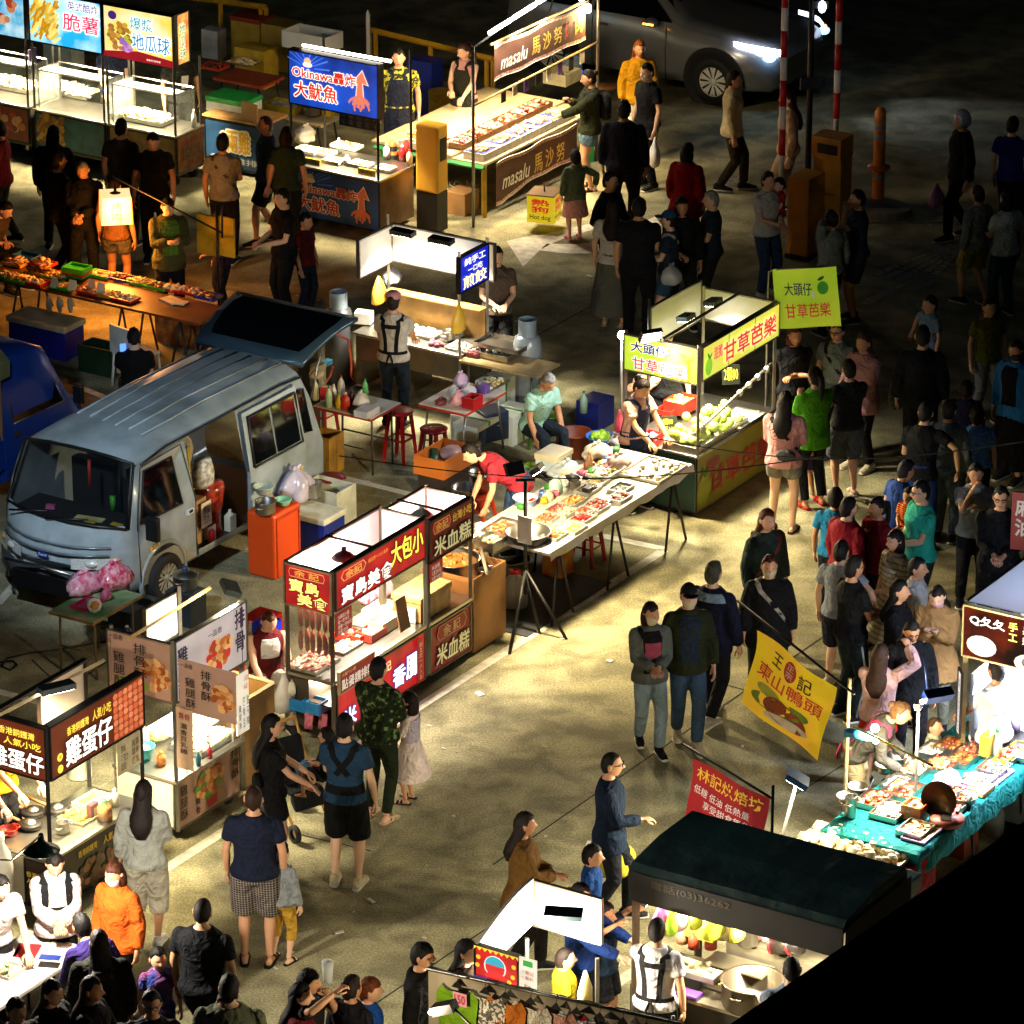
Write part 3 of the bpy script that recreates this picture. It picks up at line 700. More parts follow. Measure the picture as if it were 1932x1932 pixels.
h=MB(BLACK);h.tube([(1.57,vy(1)-.066,.98),(2.45,vy(1)-.066,.98),(2.45,vy(1.5)-.066,1.52),(1.6,vy(1.5)-.066,1.52),(1.57,vy(1)-.066,.98)],.016,5);h.build('window_seal',sd)
h=MB(PLAST);h.cbox((1.58,vy(.9)-.066,.76),(.05,.02,.1));h.mat(BLACK);h.cbox((1.56,vy(.9)-.07,.76),(.03,.02,.07));h.build('handle',sd)
h=MB(mt('e8c43a',.5,n=0))
for k in range(3):h.ball((1.86+k*.11,vy(.6)-.058,.50+.035*k),(.014,.006,.014),6)
h.text('小王子',2.16,2.42,.58,.70,vy(.6)-.058,.04,.3);h.build('door_lettering',sd)
vwin([(2.56,1.03),(2.70,1.0),(2.68,1.48),(2.56,1.5)])
h=MB(SIL)
for k in range(6):
 y=YC-.44+k*.176;h.tube([(.18+.03*k,y,1.758 if abs(k-2.5)<2 else 1.744),(1.2,y,1.793 if abs(k-2.5)<2 else 1.775),(2.62,y,1.761 if abs(k-2.5)<2 else 1.746)],.012,6)
h.build('roof_rib',van)
h=MB(BLACK);h.tube([(-.16,vy(1.57)-.012,1.575),(.3,vy(1.62)-.012,1.63),(2.3,vy(1.62)-.012,1.635),(2.7,vy(1.6)-.0,1.60)],.013,5);h.build('roof_gutter',van)
w_=MB(glass('0e1418',.62));gx=[(-.69,.985),(-.27,1.625)]
rows=[[(x,YC+t*hw,z+(1-t*t)*.03)for t in(-1,-.6,-.2,.2,.6,1)]for(x,z),hw in((gx[0],.72),((-.48,1.305),.69),(gx[1],.645))]
rows=[[(bow(x,y)-.004,y,z)for x,y,z in r]for r in rows];w_.add([p for r in rows for p in r],[(i*6+j,i*6+j+1,(i+1)*6+j+1,(i+1)*6+j)for i in range(2)for j in range(5)],True);o=w_.build('windscreen',van)
h=MB(BLACK);h.tube(rows[0]+[rows[1][-1]]+rows[2][::-1]+[rows[1][0],rows[0][0]],.02,5)
h.tube([(-.72,YC+.1,1.0),(-.63,YC-.35,1.06)],.012,4);h.tube([(-.70,YC+.55,.99),(-.66,YC+.12,1.06)],.012,4);h.build('windscreen_seal',o)
h=MB(mt('1d1c1a',.8));h.box(-.46,-.1,.15,1.4,.7,.95);h.box(.3,.42,.12,.62,.5,1.25);h.box(.3,.42,.78,1.28,.5,1.25);h.box(.1,.5,.1,1.3,.3,.62)
h.box(-.3,2.8,.05,1.35,.27,.31);h.box(.5,.56,.1,1.3,.3,1.0);h.build('cabin',van)
h=MB(mt('d9d48a',.7));h.cbox((-.42,.55,.965),(.1,.3,.012),.2);h.mat(mt('d868a0',.6));h.cbox((-.38,1.05,.97),(.06,.09,.04),.4);h.mat(mt('c8b030',.6));h.cbox((-.48,.5,.965),(.05,.12,.012));h.cbox((-.40,.24,.965),(.06,.12,.012));h.mat(mt('4fae3a',.4));h.tube([(-.1,.5,.96),(-.1,.5,1.12)],.03,8);h.mat(mt('c23a1a',.5));h.tube([(-.17,.72,1.5),(-.17,.72,1.2)],.018,6);h.build('dashboard_clutter',van)
h=MB(mt('7d8a92',.3,.5,n=.05));
for z,xx in((.80,-.83),(.73,-.885)):h.tube([(bow(xx,YC+t*.62)-.012,YC+t*.62,z)for t in(-1,-.75,-.5,-.25,0,.25,.5,.75,1)],.014,6)
h.build('grille',van)
for s in(-1,1):
 h=MB(mt('eef0ea',.1,.3,n=.15,ns=40));h.ring([[(bow(-.905,YC+y)-.005,YC+s*y,zc+hh*.06)for hh in(-1,1)]for y,zc in((.30,.635),(.40,.64),(.50,.645),(.60,.645),(.68,.64))],False,True,False)
 h.ball((bow(-.87,YC+.44),YC+s*.44,.642),(.05,.1,.05),12);h.mat(mt('b59a5a',.15,n=.1));h.ball((bow(-.85,YC+.64),YC+s*.64,.642),(.06,.07,.055),10);h.build('headlight',van)
h=MB(mt('1a3a8c',.3,n=0));M_=Matrix.Translation((-.915,YC,.69))@Matrix.Rotation(-pi/2,4,'Z');h.M=M_;h.disc(0,0,.075,.032);h.mat(WHITE);h.text('Ford',-.045,.045,-.016,.016,-.003);h.build('badge',van)
h=MB(mt('5f6a70',.4,.4));h.ring([[(bow(-.93,YC+t*.74)+.02*abs(t),YC+t*.76,z)for z in(.30,.36,.48,.53)]for t in[-1,-.8,-.5,0,.5,.8,1]],False,True,False);h.mat(BLACK);h.box(-.95,-.92,YC-.35,YC+.35,.28,.47)
h.mat(STEEL);h.tube([(-.95,YC-.38,.38),(-.99,YC-.4,.58),(-.99,YC,.59),(-.99,YC+.4,.58),(-.95,YC+.38,.38)],.018,8);h.build('bumper',van)
h=MB(mt('1a1c1c',.7,n=0))
for pts in(((-.36,.30),(.59,.30),(.60,.95),(.53,1.57),(-.17,1.545),(-.385,.99),(-.36,.30)),((1.50,.30),(2.52,.30),(2.52,1.58)),((.62,.3),(.62,1.55))):h.tube([(x,vy(z)-.006,z)for x,z in pts],.006,4)
h.build('door_seam',van)
for x in(.02,2.2):
 h=MB(mt('0b0b0b',.9,n=0));h.M=Matrix.Translation((x,.012,.29))@Matrix.Rotation(pi/2,4,'X');h.disc(0,0,.01,.01);h.lathe([(0,.012),(.35,.012)],n=26);h.mat(SIL);h.lathe([(.345,.0),(.355,.03),(.39,.025),(.40,0)],n=26);h.build('wheel_arch',van)
 wheel(van,(x,.02,.27),.27,.16,8,mt('c9c7bc',.35,.5));wheel(van,(x,1.5,.27),.27,.16,8)
tg=MB(mt('3c5260',.3,.4,n=.05));H0,H1=(2.70,1.76),(3.62,2.02)
def tgp(u,y,o=0):return(H0[0]+(H1[0]-H0[0])*u-.0,YC+y,H0[1]+(H1[1]-H0[1])*u+o+.06*sin(u*3.1))
us=[0,.12,.25,.5,.75,.9,1]
tg.ring([[tgp(u,y*(.66+.09*u),0)for y in(-1,-.6,0,.6,1)]+[tgp(u,y*(.66+.09*u),-.05)for y in(1,.6,0,-.6,-1)]for u in us]);tg=tg.build('tailgate',van)
h=MB(DG);h.ring([[tgp(u,y*w_,.007)for y in(-1,-.5,0,.5,1)]for u,w_ in((.14,.54),(.25,.58),(.5,.62),(.75,.64),(.9,.62))],False,True,False);h.build('window',tg)
for y_ in(-1,1):h=MB(POLE);h.tube([tgp(.5,y_*.62,-.03),(2.86,YC+y_*.66,1.3)],.012,6);h.build('gas_strut',van)
van.scale=(1.04,1.08,1.0)
def gthing(fr,x,y,z,name,label,cat,group=None,rz=0.0):p=fr.w(x,y,z);return thing(name,label,cat,p,fr.yaw+rz,group)
t=gthing(VF,.86,.28,.31,'cardboard_box','brown cardboard box standing in the open van door','box');h=MB(CARD);h.box(-.18,.18,-.12,.2,0,.5);h.build('carton',t);h=MB(mt('5a3d1e',.8));h.text('台灣\n蔬果',-.1,.1,.12,.34,-.124,.02);h.build('lettering',t)
t=gthing(VF,1.18,.22,.31,'plastic_sack','red and clear plastic sack slumped in the open van door','bag');h=MB(mt('a3341c',.25,n=.4,ns=16));h.ring([ell((0,.0+sin(z*9)*.03,z),.16-.05*(z-.35)**2+.02*sin(z*30),.13,14)for z in(0,.1,.25,.4,.52,.6)]);h.mat(mt('d8d2c0',.12,n=.4,ns=22));h.ring([ell((-.08,.02,.58+z),.16-.3*abs(z-.12),.12-.2*abs(z-.12),12)for z in(0,.06,.15,.25,.3)]);h.build('sack',t)
t=gthing(VF,.98,.12,.31,'price_card','small cream cardboard notice propped in the van door','sign');h=MB(CREAM);h.box(-.09,.09,0,.01,.18,.46);h.box(-.02,.12,-.03,-.02,0,.17);h.mat(BLACK);h.text('特價\n三九',-.06,.06,.22,.42,-.003,.02);h.build('card',t)
t=gthing(VF,1.3,.6,.31,'carton_stack','stacked cartons and yellow bags deep inside the van','box');h=MB(mt('8a7030',.7));h.box(-.3,.3,0,.4,0,.55);h.mat(mt('b89a30',.5));h.box(-.25,.1,.02,.35,.55,.85);h.mat(mt('bfb79a',.3,n=.3));h.ball((.15,.2,.75),(.16,.16,.22),10,.1);h.build('stack',t)
t=gthing(VF,1.0,.08,.31,'red_tin','red tin can on the sill of the open van','can');h=MB(RED);h.lathe([(0,0),(.04,0),(.04,.13),(.037,.135),(0,.135)],n=14);h.build('can',t)
t=gthing(VF,1.38,.10,.31,'jug','pale plastic jug on the sill of the open van','jug');h=MB(mt('d9d3b8',.4));h.box(-.06,.06,-.04,.04,0,.18);h.lathe([(.05,.18),(.02,.21),(.02,.24),(0,.24)],n=10);h.build('jug_body',t,bev=.015)
TF=Fr('A',(308,1135));TF.P=VF.w(.75,2.85)
tr=thing('pickup_truck','dark blue small pickup truck with a canvas covered bed beside the silver van','truck',TF.P,TF.yaw)
BL=mt('123a8c',.25,.3,n=.05);mb=MB(BL)
tp=lambda zb,zt,hb,hr,zr,zc:vprof(zb,zt,hb,hr,zr,zc)
TS=[(.30,tp(.35,.95,.70,.62,1.62,1.70)),(.42,tp(.35,.95,.70,.60,1.68,1.78)),(1.0,tp(.35,.95,.70,.6,1.68,1.78)),(1.18,tp(.35,.95,.70,.61,1.62,1.68)),(1.52,tp(.35,.85,.69,.66,.98,1.02)),(1.75,tp(.35,.7,.67,.62,.86,.9)),(1.82,tp(.38,.6,.6,.55,.7,.74))]
hull(mb,TS,.77,lambda i,j,n:i==3 and j in(8,9,10,11,12));cap_end(mb,TS,.77,0,False);cap_end(mb,TS,.77,6,True);mb.build('cab',tr)
mb=MB(DG);mb.add([(x,vy(z)-.008,z)for x,z in((.46,1.02),(1.36,1.0),(1.12,1.56),(.50,1.58))],[(0,1,2,3)]);o=mb.build('window',tr);mb=MB(STEEL);mb.tube([(x,vy(z)-.008,z)for x,z in((.46,1.02),(1.38,1.0),(1.13,1.58),(.50,1.6),(.46,1.02))],.012,5);mb.build('window_seal',o)
mb=MB(glass('101820',.5));mb.add([(1.19,.12,1.67),(1.19,1.28,1.67),(1.5,1.33,1.02),(1.5,.07,1.02)],[(0,1,2,3)]);mb.build('windscreen',tr)
mb=MB(mt('b57a2a',.5));mb.text('REAYER',.62,1.12,.60,.72,-.01,.03);mb.disc(.87,.74,.27,.05,-.006);mb.build('door_lettering',tr)
mb=MB(STEEL);mb.cbox((.50,-.015,.90),(.1,.03,.05));mb.build('handle',tr);mb=MB(BLACK);mb.cbox((1.42,-.16,1.1),(.05,.14,.22));mb.build('mirror',tr,bev=.02)
mb=MB(BL);mb.box(-1.9,.28,0,1.4,.55,.62);mb.box(-1.9,.26,0,.03,.62,.95);mb.box(-1.9,.26,1.37,1.4,.62,.95);mb.build('bed',tr)
mb=MB(mt('5f6238',.8,n=.2));mb.ring([[(x,.70+w,z)for w,z in((-.75,1.62),(-.76,1.80),(-.62,1.93),(0,1.98),(.62,1.93),(.75,1.8),(.75,1.62))]for x in(-1.95,-.8,.36)],True,False,True);mb.build('canopy',tr)
mb=MB(mt('6a4a26',.7));
for x in(-1.88,-.8,.24):mb.bar((x,.02,.9),(x,.02,1.7),.05)
mb.build('canopy_post',tr)
for x in(-1.3,1.25):wheel(tr,(x,.05,.28),.28,.16);wheel(tr,(x,1.35,.28),.28,.16)
for k in range(3):
 t=gthing(TF,-.75+k*.3,.4,.63,'crate',['red crate with green lid on the bed of the blue truck','pale boards stacked on the bed of the blue truck','grey sacks heaped on the bed of the blue truck'][k],'crate');h=MB([RED,PLY,mt('6b7480')][k]);h.box(-.14,.14,-.3,.3,0,.3+.1*k);h.mat(mt('6fae2a'));h.box(-.145,.145,-.305,.305,.3+.1*k,.34+.1*k);h.build('crate_body',t)
SF=Fr('B',(1336,197));suv=frthing(SF,'car','dark grey suv with its headlights on, crossing behind the barbecue stall','car')
GR=mt('7c7e82',.2,.4,n=.04);yc=.91
def sp(zb,zt,hb,hr,zr,zc):return[(0,zb),(hb*.85,zb),(hb-.03,zb+.04),(hb-.01,zb+.16),(hb,zt*.55+zb*.45),(hb-.03,zt),(hr+(hb-.03-hr)*.5,zt+(zr-zt)*.5),(hr,zr),(hr-.06,zr+.04),(hr*.6,zc-.01),(0,zc)]
SS=[(-3.42,sp(.5,.8,.74,.7,.95,1.0)),(-3.3,sp(.32,1.0,.86,.76,1.2,1.25)),(-2.95,sp(.24,1.04,.90,.68,1.5,1.56)),(-2.4,sp(.22,1.05,.91,.64,1.56,1.63)),(-1.15,sp(.22,1.03,.91,.64,1.54,1.61)),(-.45,sp(.22,1.0,.91,.80,1.03,1.07)),(.1,sp(.22,.96,.91,.80,.99,1.03)),(.6,sp(.24,.86,.89,.76,.93,.97)),(.88,sp(.26,.68,.80,.7,.82,.86)),(.97,sp(.35,.55,.66,.55,.66,.70))]
mb=MB(GR);hull(mb,SS,yc);cap_end(mb,SS,yc,0,False);cap_end(mb,SS,yc,9,True);mb.build('body',suv)
def sy(z,x):return yc-float(np.interp(z,[.9,1.03,1.55],[.905,.88,.64]))
mb=MB(DG)
for a,b2,c2,d2 in((-2.9,-1.95,-1.98,-2.6),(-1.9,-.62,-1.15,-1.88)):mb.add([(a,sy(1.07,0)-.01,1.07),(b2,sy(1.07,0)-.01,1.07),(c2,sy(1.5,0)-.01,1.5),(d2,sy(1.5,0)-.01,1.5)],[(0,1,2,3)])
mb.add([(-1.08,yc-.62,1.57),(-1.08,yc+.62,1.57),(-.50,yc+.74,1.085),(-.50,yc-.74,1.085)],[(0,1,2,3)]);mb.build('window',suv)
mb=MB(GR);mb.ball((-.88,-.10,1.08),(.10,.12,.07),12);o=mb.build('mirror',suv);mb=MB(mt('ffa030',.4,em=9,n=0));mb.cbox((-.86,-.215,1.075),(.16,.02,.018));mb.build('indicator',o)
mb=MB(mt('b6b9bd',.2,.9));mb.cbox((-1.72,-.01,.90),(.16,.025,.03));mb.build('handle',suv)
mb=MB(BLACK);mb.tube([(-.7,.012,.24),(-.7,-.006,.7),(-.7,.02,1.0)],.006,4);mb.tube([(-1.9,.012,.24),(-1.9,-.006,.7),(-1.9,.02,1.0)],.006,4);mb.build('door_seam',suv)
for x in(.08,-2.56):
 mb=MB(mt('101010',.8,n=0));mb.M=Matrix.Translation((x,.006,.36))@Matrix.Rotation(pi/2,4,'X');mb.lathe([(0,.02),(.40,.02),(.41,.03),(.48,.02)],n=30);mb.build('wheel_arch',suv)
 wheel(suv,(x,.06,.345),.345,.2,10,mt('f0ece0',.3,.2));wheel(suv,(x,1.76,.345),.345,.2,10)
for s in(0,1):
 mb=MB(mt('dfeaff',.3,em=26 if s==0 else 3,n=0));mb.ring([[(x,yc+(y-yc)*(1 if s==0 else-1),z+dz)for dz in(-.02,.05+.03*(x-.4))]for x,y,z in((.40,-.015,.93),(.6,-.01,.91),(.78,.06,.88),(.91,.17,.84),(.97,.32,.79))],False,True,False);o=mb.build('headlight',suv)
 mb=MB(mt('9fd0ff',.3,em=18 if s==0 else 2,n=0));mb.ball((.90,yc+(.13-yc)*(1 if s==0 else-1),.79),(.08,.08,.06),10);mb.build('projector',o)
 p=SF.w(1.05,.3 if s==0 else 1.5,.75);e_=SF.w(6,1,0);light(p,22,'cfe0ff',.05,'SPOT',e_,60)
 # car park gate
YEL=mt('c8871f',.5,n=.15);
def gate(px,top,h,w,d,label,armbase,armtop,boxed):
 p=at(*px);t=thing('barrier_gate',label,'barrier',p,YA-pi/2,'barrier gates at the car park')
 mb=MB(YEL);mb.box(-w/2,w/2,0,d,.06,h);mb.mat(IRON);mb.box(-w/2-.02,w/2+.02,-.02,d+.02,0,.06);mb.build('cabinet',t,bev=.008)
 if boxed:
  mb=MB(YEL);mb.box(-w/2-.01,w/2+.01,-.04,d,h+.002,h+.28);mb.mat(BLACK);mb.box(-w*.3,w*.42,-.045,-.039,h+.07,h+.2);mb.build('ticket_head',t,bev=.01)
  mb=MB(STEEL)
  for z in(h-.32,h-.5):mb.ball((-w*.1,-.005,z),.016,8)
  mb.mat(IRON);mb.box(-w*.32,w*.32,-.003,0,h-.475,h-.465);mb.build('lock',t)
 b0=t.matrix_basis;L0=at(armbase[0],armbase[1],h+.02);bx=p+(L0-p);bx.z=0
 lp=Vector(((L0-p).dot(Vector((cos(YA-pi/2),sin(YA-pi/2),0))),(L0-p).dot(Vector((-sin(YA-pi/2),cos(YA-pi/2),0))),h))
 arm=MB(WHITE);z=h;k=0
 while z<h+3.2:
  arm.mat(WHITE if k%2==0 else mt('b5181a',.45,n=.05));l_=.34 if k%2 else .30;arm.tube([(lp.x,lp.y,z),(lp.x,lp.y,z+l_)],.045 if k else .035,8);z+=l_;k+=1
 arm.build('boom_arm',t)
gate((1556,476),255,1.25,.40,.30,'yellow barrier cabinet with a slotted head and raised red and white arm, right one',(1577,262),0,True)
gate((1503,490),300,1.08,.30,.42,'plain yellow barrier cabinet with a raised red and white arm, left one',(1474,332),0,False)
t=thing('lamp_post','dark thin post with a small lit floodlight between the barrier arms','lamp post',at(1522,420),0)
mb=MB(IRON);mb.tube([(0,0,0),(0,0,3.6)],.04,8);mb.build('post',t);mb=MB(IRON);mb.cbox((.1,-.05,2.95),(.2,.14,.1));mb.tube([(0,0,2.9),(.12,0,2.95)],.015,5);o=mb.build('lamp_head',t);mb=MB(mt('cfe4ff',.4,em=16,n=0));mb.ball((.12,-.14,2.93),(.05,.02,.08),10);mb.build('bulb',o);mb=MB(mt('ff6a3a',.4,em=8,n=0));mb.ball((.17,-.06,2.66),.02,8);mb.build('signal_lamp',t);mb=MB(mt('2c3a4a',.5));mb.cbox((.0,-.06,1.9),(.28,.02,.16),.3);mb.build('plate',t)
t=thing('bollard','tall orange flexible bollard with pale bands on a round concrete foot','bollard',at(1656,388),0);OR=mt('e88a1c',.5,n=.1);WB=mt('9fb0b4',.6,n=.08)
mb=MB(OR);mb.lathe([(.13,0),(.13,.03),(.085,.06),(.08,.46),(.075,1.28),(.05,1.33),(0,1.34)],n=16);mb.lathe([(.08,.50),(.15,.51),(.15,.54),(.08,.55)],n=16);mb.build('post',t)
for z in(.38,.92,1.05,1.17):mb=MB(WB);mb.lathe([(.087-.01*z,z),(.087-.01*z,z+.07)],n=16);mb.build('reflective_band',t)
t=thing('concrete_island','low round-ended concrete island under the orange bollard','kerb',at(1660,402),YA-pi/2);mb=MB(mt('6a665c',.9,n=.2));pts=[(.42*cos(a),.32*sin(a))for a in[2*pi*k/20 for k in range(20)]];mb.ring([[(x,y,z)for x,y in pts]for z in(0,.11)],True,False);mb.build('island',t)
t=thing('bollard','short orange and black delineator post before the squid stall','bollard',at(742,403),0);mb=MB(mt('b5561a',.5));mb.lathe([(.12,0),(.12,.03),(.065,.06),(.055,.95),(.03,.99),(0,1.0)],n=14);mb.lathe([(.06,.2),(.11,.21),(.11,.25),(.06,.26)],n=14);mb.build('post',t);
for z in(.12,.62,.74,.86):mb=MB(mt('15181a',.5));mb.lathe([(.067-.01*z,z),(.067-.01*z,z+.07)],n=14);mb.build('reflective_band',t)
t=thing('payment_machine','tall amber and black parking payment machine beside the squid stall','machine',at(806,436),YA-pi/2);mb=MB(mt('121212',.5));mb.box(-.16,.16,.0,.24,0,.52);mb.build('plinth',t);mb=MB(mt('f0b43a',.45,n=.05));mb.box(-.17,.17,-.01,.25,.52,1.42);mb.build('cabinet',t,bev=.03);mb=MB(mt('15120e',.4));mb.box(.171,.176,.05,.2,.95,1.25);mb.build('screen',t)
for pts,lab in(([(330,-9),(502,14)],'yellow steel railing behind the bubble ball stalls'),([(697,56),(930,112)],'yellow steel railing behind the squid stall')):
 p0,p1=at(*pts[0],1.0),at(*pts[1],1.0);t=thing('railing',lab,'railing',Vector((p0.x,p0.y,0)));mb=MB(mt('c9951c',.5,n=.15));d=p1-p0
 mb.bar((0,0,1),(d.x,d.y,1),.06);mb.build('rail',t)
 for u in((0,.05,.5,.95,1)if pts[0][0]>500 else(.5,.94,1)):mb=MB(mt('c9951c',.5,n=.15));mb.bar((d.x*u,d.y*u,0),(d.x*u,d.y*u,1),.045);mb.build('post',t)
t=thing('marker_post','slim white pole with a pointed tip by the yellow railing','post',at(696,190),0);mb=MB(WHITE);mb.tube([(0,0,0),(0,0,1.25),(0,0,1.32)],[.03,.03,.004],8);mb.build('pole',t)
lp=at(-170,1560);t=thing('street_lamp','cool white street lamp outside the left edge lighting the van','street lamp',lp);mb=MB(IRON);mb.tube([(0,0,0),(0,0,5.2),(.4,.3,5.4)],.05,8);mb.build('post',t);mb=MB(mt('e4f0ff',.4,em=12,n=0));mb.cbox((.5,.4,5.36),(.35,.16,.06),.6);mb.build('lamp_head',t)
light(lp+Vector((.5,.4,5.28)),800,'d4e6f8',.15,'SPOT',VF.w(.9,.7,1.1),42,.7)
lp=at(-150,2050);t=thing('street_lamp','invented cool white street lamp outside the lower left, added to brighten the dark canopy','street lamp',lp);mb=MB(IRON);mb.tube([(0,0,0),(0,0,5.6),(.3,.3,5.8)],.05,8);mb.build('post',t);mb=MB(mt('e4f0ff',.4,em=12,n=0));mb.cbox((.4,.4,5.76),(.35,.16,.06),.6);mb.build('lamp_head',t)  # unseen lamp, added only to lift the dark canopy
light(lp+Vector((.4,.4,5.68)),230,'cfeaf0',.15,'SPOT',at(1440,1640,2.0),17,.5)
R=random.Random(9)
for px_ in((1110,1592),(1150,1248),(792,1240),(1060,1205),(905,1310),(640,1760),(860,1830),(1112,522),(1000,880),(700,1700)):
 p_=at(*px_);t=thing('litter_scrap','flat pale scrap of paper lying on the open lane','litter',p_,R.uniform(0,3),'paper scraps on the lane');mb=MB(mt('d8d4c4',.8,n=.1));mb.cbox((0,0,.006),(R.uniform(.06,.16),R.uniform(.03,.07),.008));mb.build('scrap',t)
 # makers of market goods and stall parts
def sign(par,loc,rz,w,h,face,frame=IRON,th=.06,name='sign_panel',fb=.014):
 mb=MB(face);mb.box(0,w,0,th,0,h)
 if frame:
  mb.mat(frame);f=fb
  mb.box(-.002,w+.002,-.008,th+.002,h-f,h+.004);mb.box(-.002,w+.002,-.008,th+.002,-.004,f);mb.box(-.003,f,-.009,th+.003,f,h-f);mb.box(w-f,w+.003,-.009,th+.003,f,h-f)
 o=mb.build(name,par,loc,rz);o['_w']=w;o['_h']=h;return o
def letters(sg,m,items,y=-.012,name='lettering',outline=None,ob=.06,slant=0.0):
 if outline:y-=.003
 w,h=sg['_w'],sg['_h'];
 if outline:
  mb=MB(outline)
  for it in items:mb.text(it[0],it[1]*w,it[2]*w,it[3]*h,it[4]*h,y+.003,.02,slant,False,.075)
  mb.build('lettering_outline',sg)
 mb=MB(m)
 for it in items:mb.text(it[0],it[1]*w,it[2]*w,it[3]*h,it[4]*h,y,it[5]if len(it)>5 else .02,slant)
 mb.build(name,sg)
def art(sg,fn,name='picture',y=-.0105):
 mb=MB(WHITE);mb.layer=y;fn(mb,sg['_w'],sg['_h']);return mb.build(name,sg)
def blobs(mb,cx,cz,rx,rz,n,r,cols,y=-.0105,seed=1):
 R=random.Random(seed)
 for k in range(n):
  a=R.uniform(0,2*pi);q_=sqrt(R.random());mb.mat(R.choice(cols));s_=r*R.uniform(.7,1.2)
  mb.disc(cx+rx*q_*cos(a),cz+rz*q_*sin(a),s_,s_*R.uniform(.7,1),y-.00002*k,9)
def posts(par,pts,z0,z1,w=.035,m=None,name='post'):
 for x,y in pts:mb=MB(m or POLE);mb.bar((x,y,z0),(x,y,z1),w);mb.build(name,par)
def castor(par,x,y,r=.08):
 mb=MB(RUBBER);mb.M=Matrix.Translation((x,y,r))@Matrix.Rotation(pi/2,4,'X');mb.lathe([(0,-.02),(r*.9,-.02),(r,0),(r*.9,.02),(0,.02)],n=14);mb.M=None;mb.mat(STEEL);mb.box(x-.02,x+.02,y-.03,y+.03,r,r*2.2);mb.build('castor',par)
def shade(par,loc,r=.13,col='2f5a58',e=60,lc='fff0d0',up=True,ang=None):
 mb=MB(mt(col,.35,.3));mb.lathe([(.025,.09),(.03,.05),(r*.55,.03),(r,-.02),(r*.98,-.025),(r*.5,.02),(.0,.03)],loc,20);o=mb.build('lamp_shade',par)
 mb=MB(mt('fff2d8',.4,em=30,n=0));mb.ball((loc[0],loc[1],loc[2]-.03),.035,8);mb.build('bulb',o)
 light((loc[0],loc[1],loc[2]-.08),e*.7,lc,.05,parent=par)
def ledbox(par,loc,aim,e=80,lc='fff0cc',sz=(.3,.06,.18),col='35393a',ang=120,rz=0,blend=.7,power_light=True):
 M0=(Vector(aim)-Vector(loc)).to_track_quat('-Z','Y').to_matrix().to_4x4();mb=MB(mt(col,.4,.3));mb.M=Matrix.Translation(loc)@M0
 mb.box(-sz[0]/2,sz[0]/2,-sz[2]/2,sz[2]/2,-.02,.035);o=mb.build('flood_lamp',par)
 mb=MB(mt('fff6e0',.4,em=30,n=0));mb.M=Matrix.Translation(loc)@M0;mb.box(-sz[0]*.44,sz[0]*.44,-sz[2]*.42,sz[2]*.42,-.026,-.021);mb.build('lamp_face',o)
 d=(Vector(aim)-Vector(loc)).normalized();light(tuple(Vector(loc)+d*.06),e,lc,.08,'SPOT',aim,ang,blend,parent=par)
def food(mb,x0,x1,y0,y1,z,n,r,cols,seed=1,kind='ball',pile=0.0):
 R=random.Random(seed)
 for k in range(n):
  x,y=R.uniform(x0+r*.6,x1-r*.6),R.uniform(y0+r*.6,y1-r*.6);mb.mat(R.choice(cols))
  u=abs(x-(x0+x1)/2)/max(x1-x0,.01)*2;v=abs(y-(y0+y1)/2)/max(y1-y0,.01)*2;zz=z+pile*(1-max(u,v))*R.uniform(.4,1);s_=r*R.uniform(.7,1.25)
  if kind=='ball':mb.ball((x,y,zz+s_*.5),(s_,s_*R.uniform(.7,1),s_*.8),7,.12)
  elif kind=='chunk':mb.cbox((x,y,zz+s_*.4),(s_*1.7,s_*1.1,s_*.8),R.uniform(0,3),R.uniform(-.5,.5))
  elif kind=='stick':a=R.uniform(-.5,.5)+(0 if R.random()<.7 else 1.4);mb.tube([(x-s_*2.2*cos(a),y-s_*2.2*sin(a),zz+s_*.4),(x+s_*2.2*cos(a),y+s_*2.2*sin(a),zz+s_*.5+R.uniform(0,.01))],s_*.45,6)
  elif kind=='leaf':a=R.uniform(0,6);mb.add([(x,y,zz),(x+s_*1.3*cos(a),y+s_*1.3*sin(a),zz+s_*.6),(x+s_*2*cos(a+.4),y+s_*2*sin(a+.4),zz+s_*.3),(x+s_*cos(a+.8),y+s_*sin(a+.8),zz+s_*.1)],[(0,1,2,3)])
def fm(*hs):return[mt(h,.45,n=.15,ns=25)for h in hs]
SEED=[0]
def tray(px,z,w,d,h,m,f,label,group=None,yaw=None,name='food_tray',cat='tray',wall=.01):
 SEED[0]+=1;t=thing(name,label,cat,at(px[0],px[1],z),YA if yaw is None else yaw,group);mb=MB(m)
 mb.box(-w/2,w/2,-d/2,d/2,0,.008)
 for a in((-w/2,-w/2+wall,-d/2,d/2),(w/2-wall,w/2,-d/2,d/2),(-w/2+wall,w/2-wall,-d/2,-d/2+wall),(-w/2+wall,w/2-wall,d/2-wall,d/2)):mb.box(a[0],a[1],a[2],a[3],.008,h)
 mb.build('tray',t)
 if f:
  mb=MB(f[2][0]);mb.mat(f[2][-1]);mb.box(-w/2+wall,w/2-wall,-d/2+wall,d/2-wall,.009,h*.35);food(mb,-w/2+wall,w/2-wall,-d/2+wall,d/2-wall,h*.3,f[0],f[1],f[2],SEED[0],f[3]if len(f)>3 else 'ball',f[4]if len(f)>4 else h*.6);mb.build('food',t)
 return t
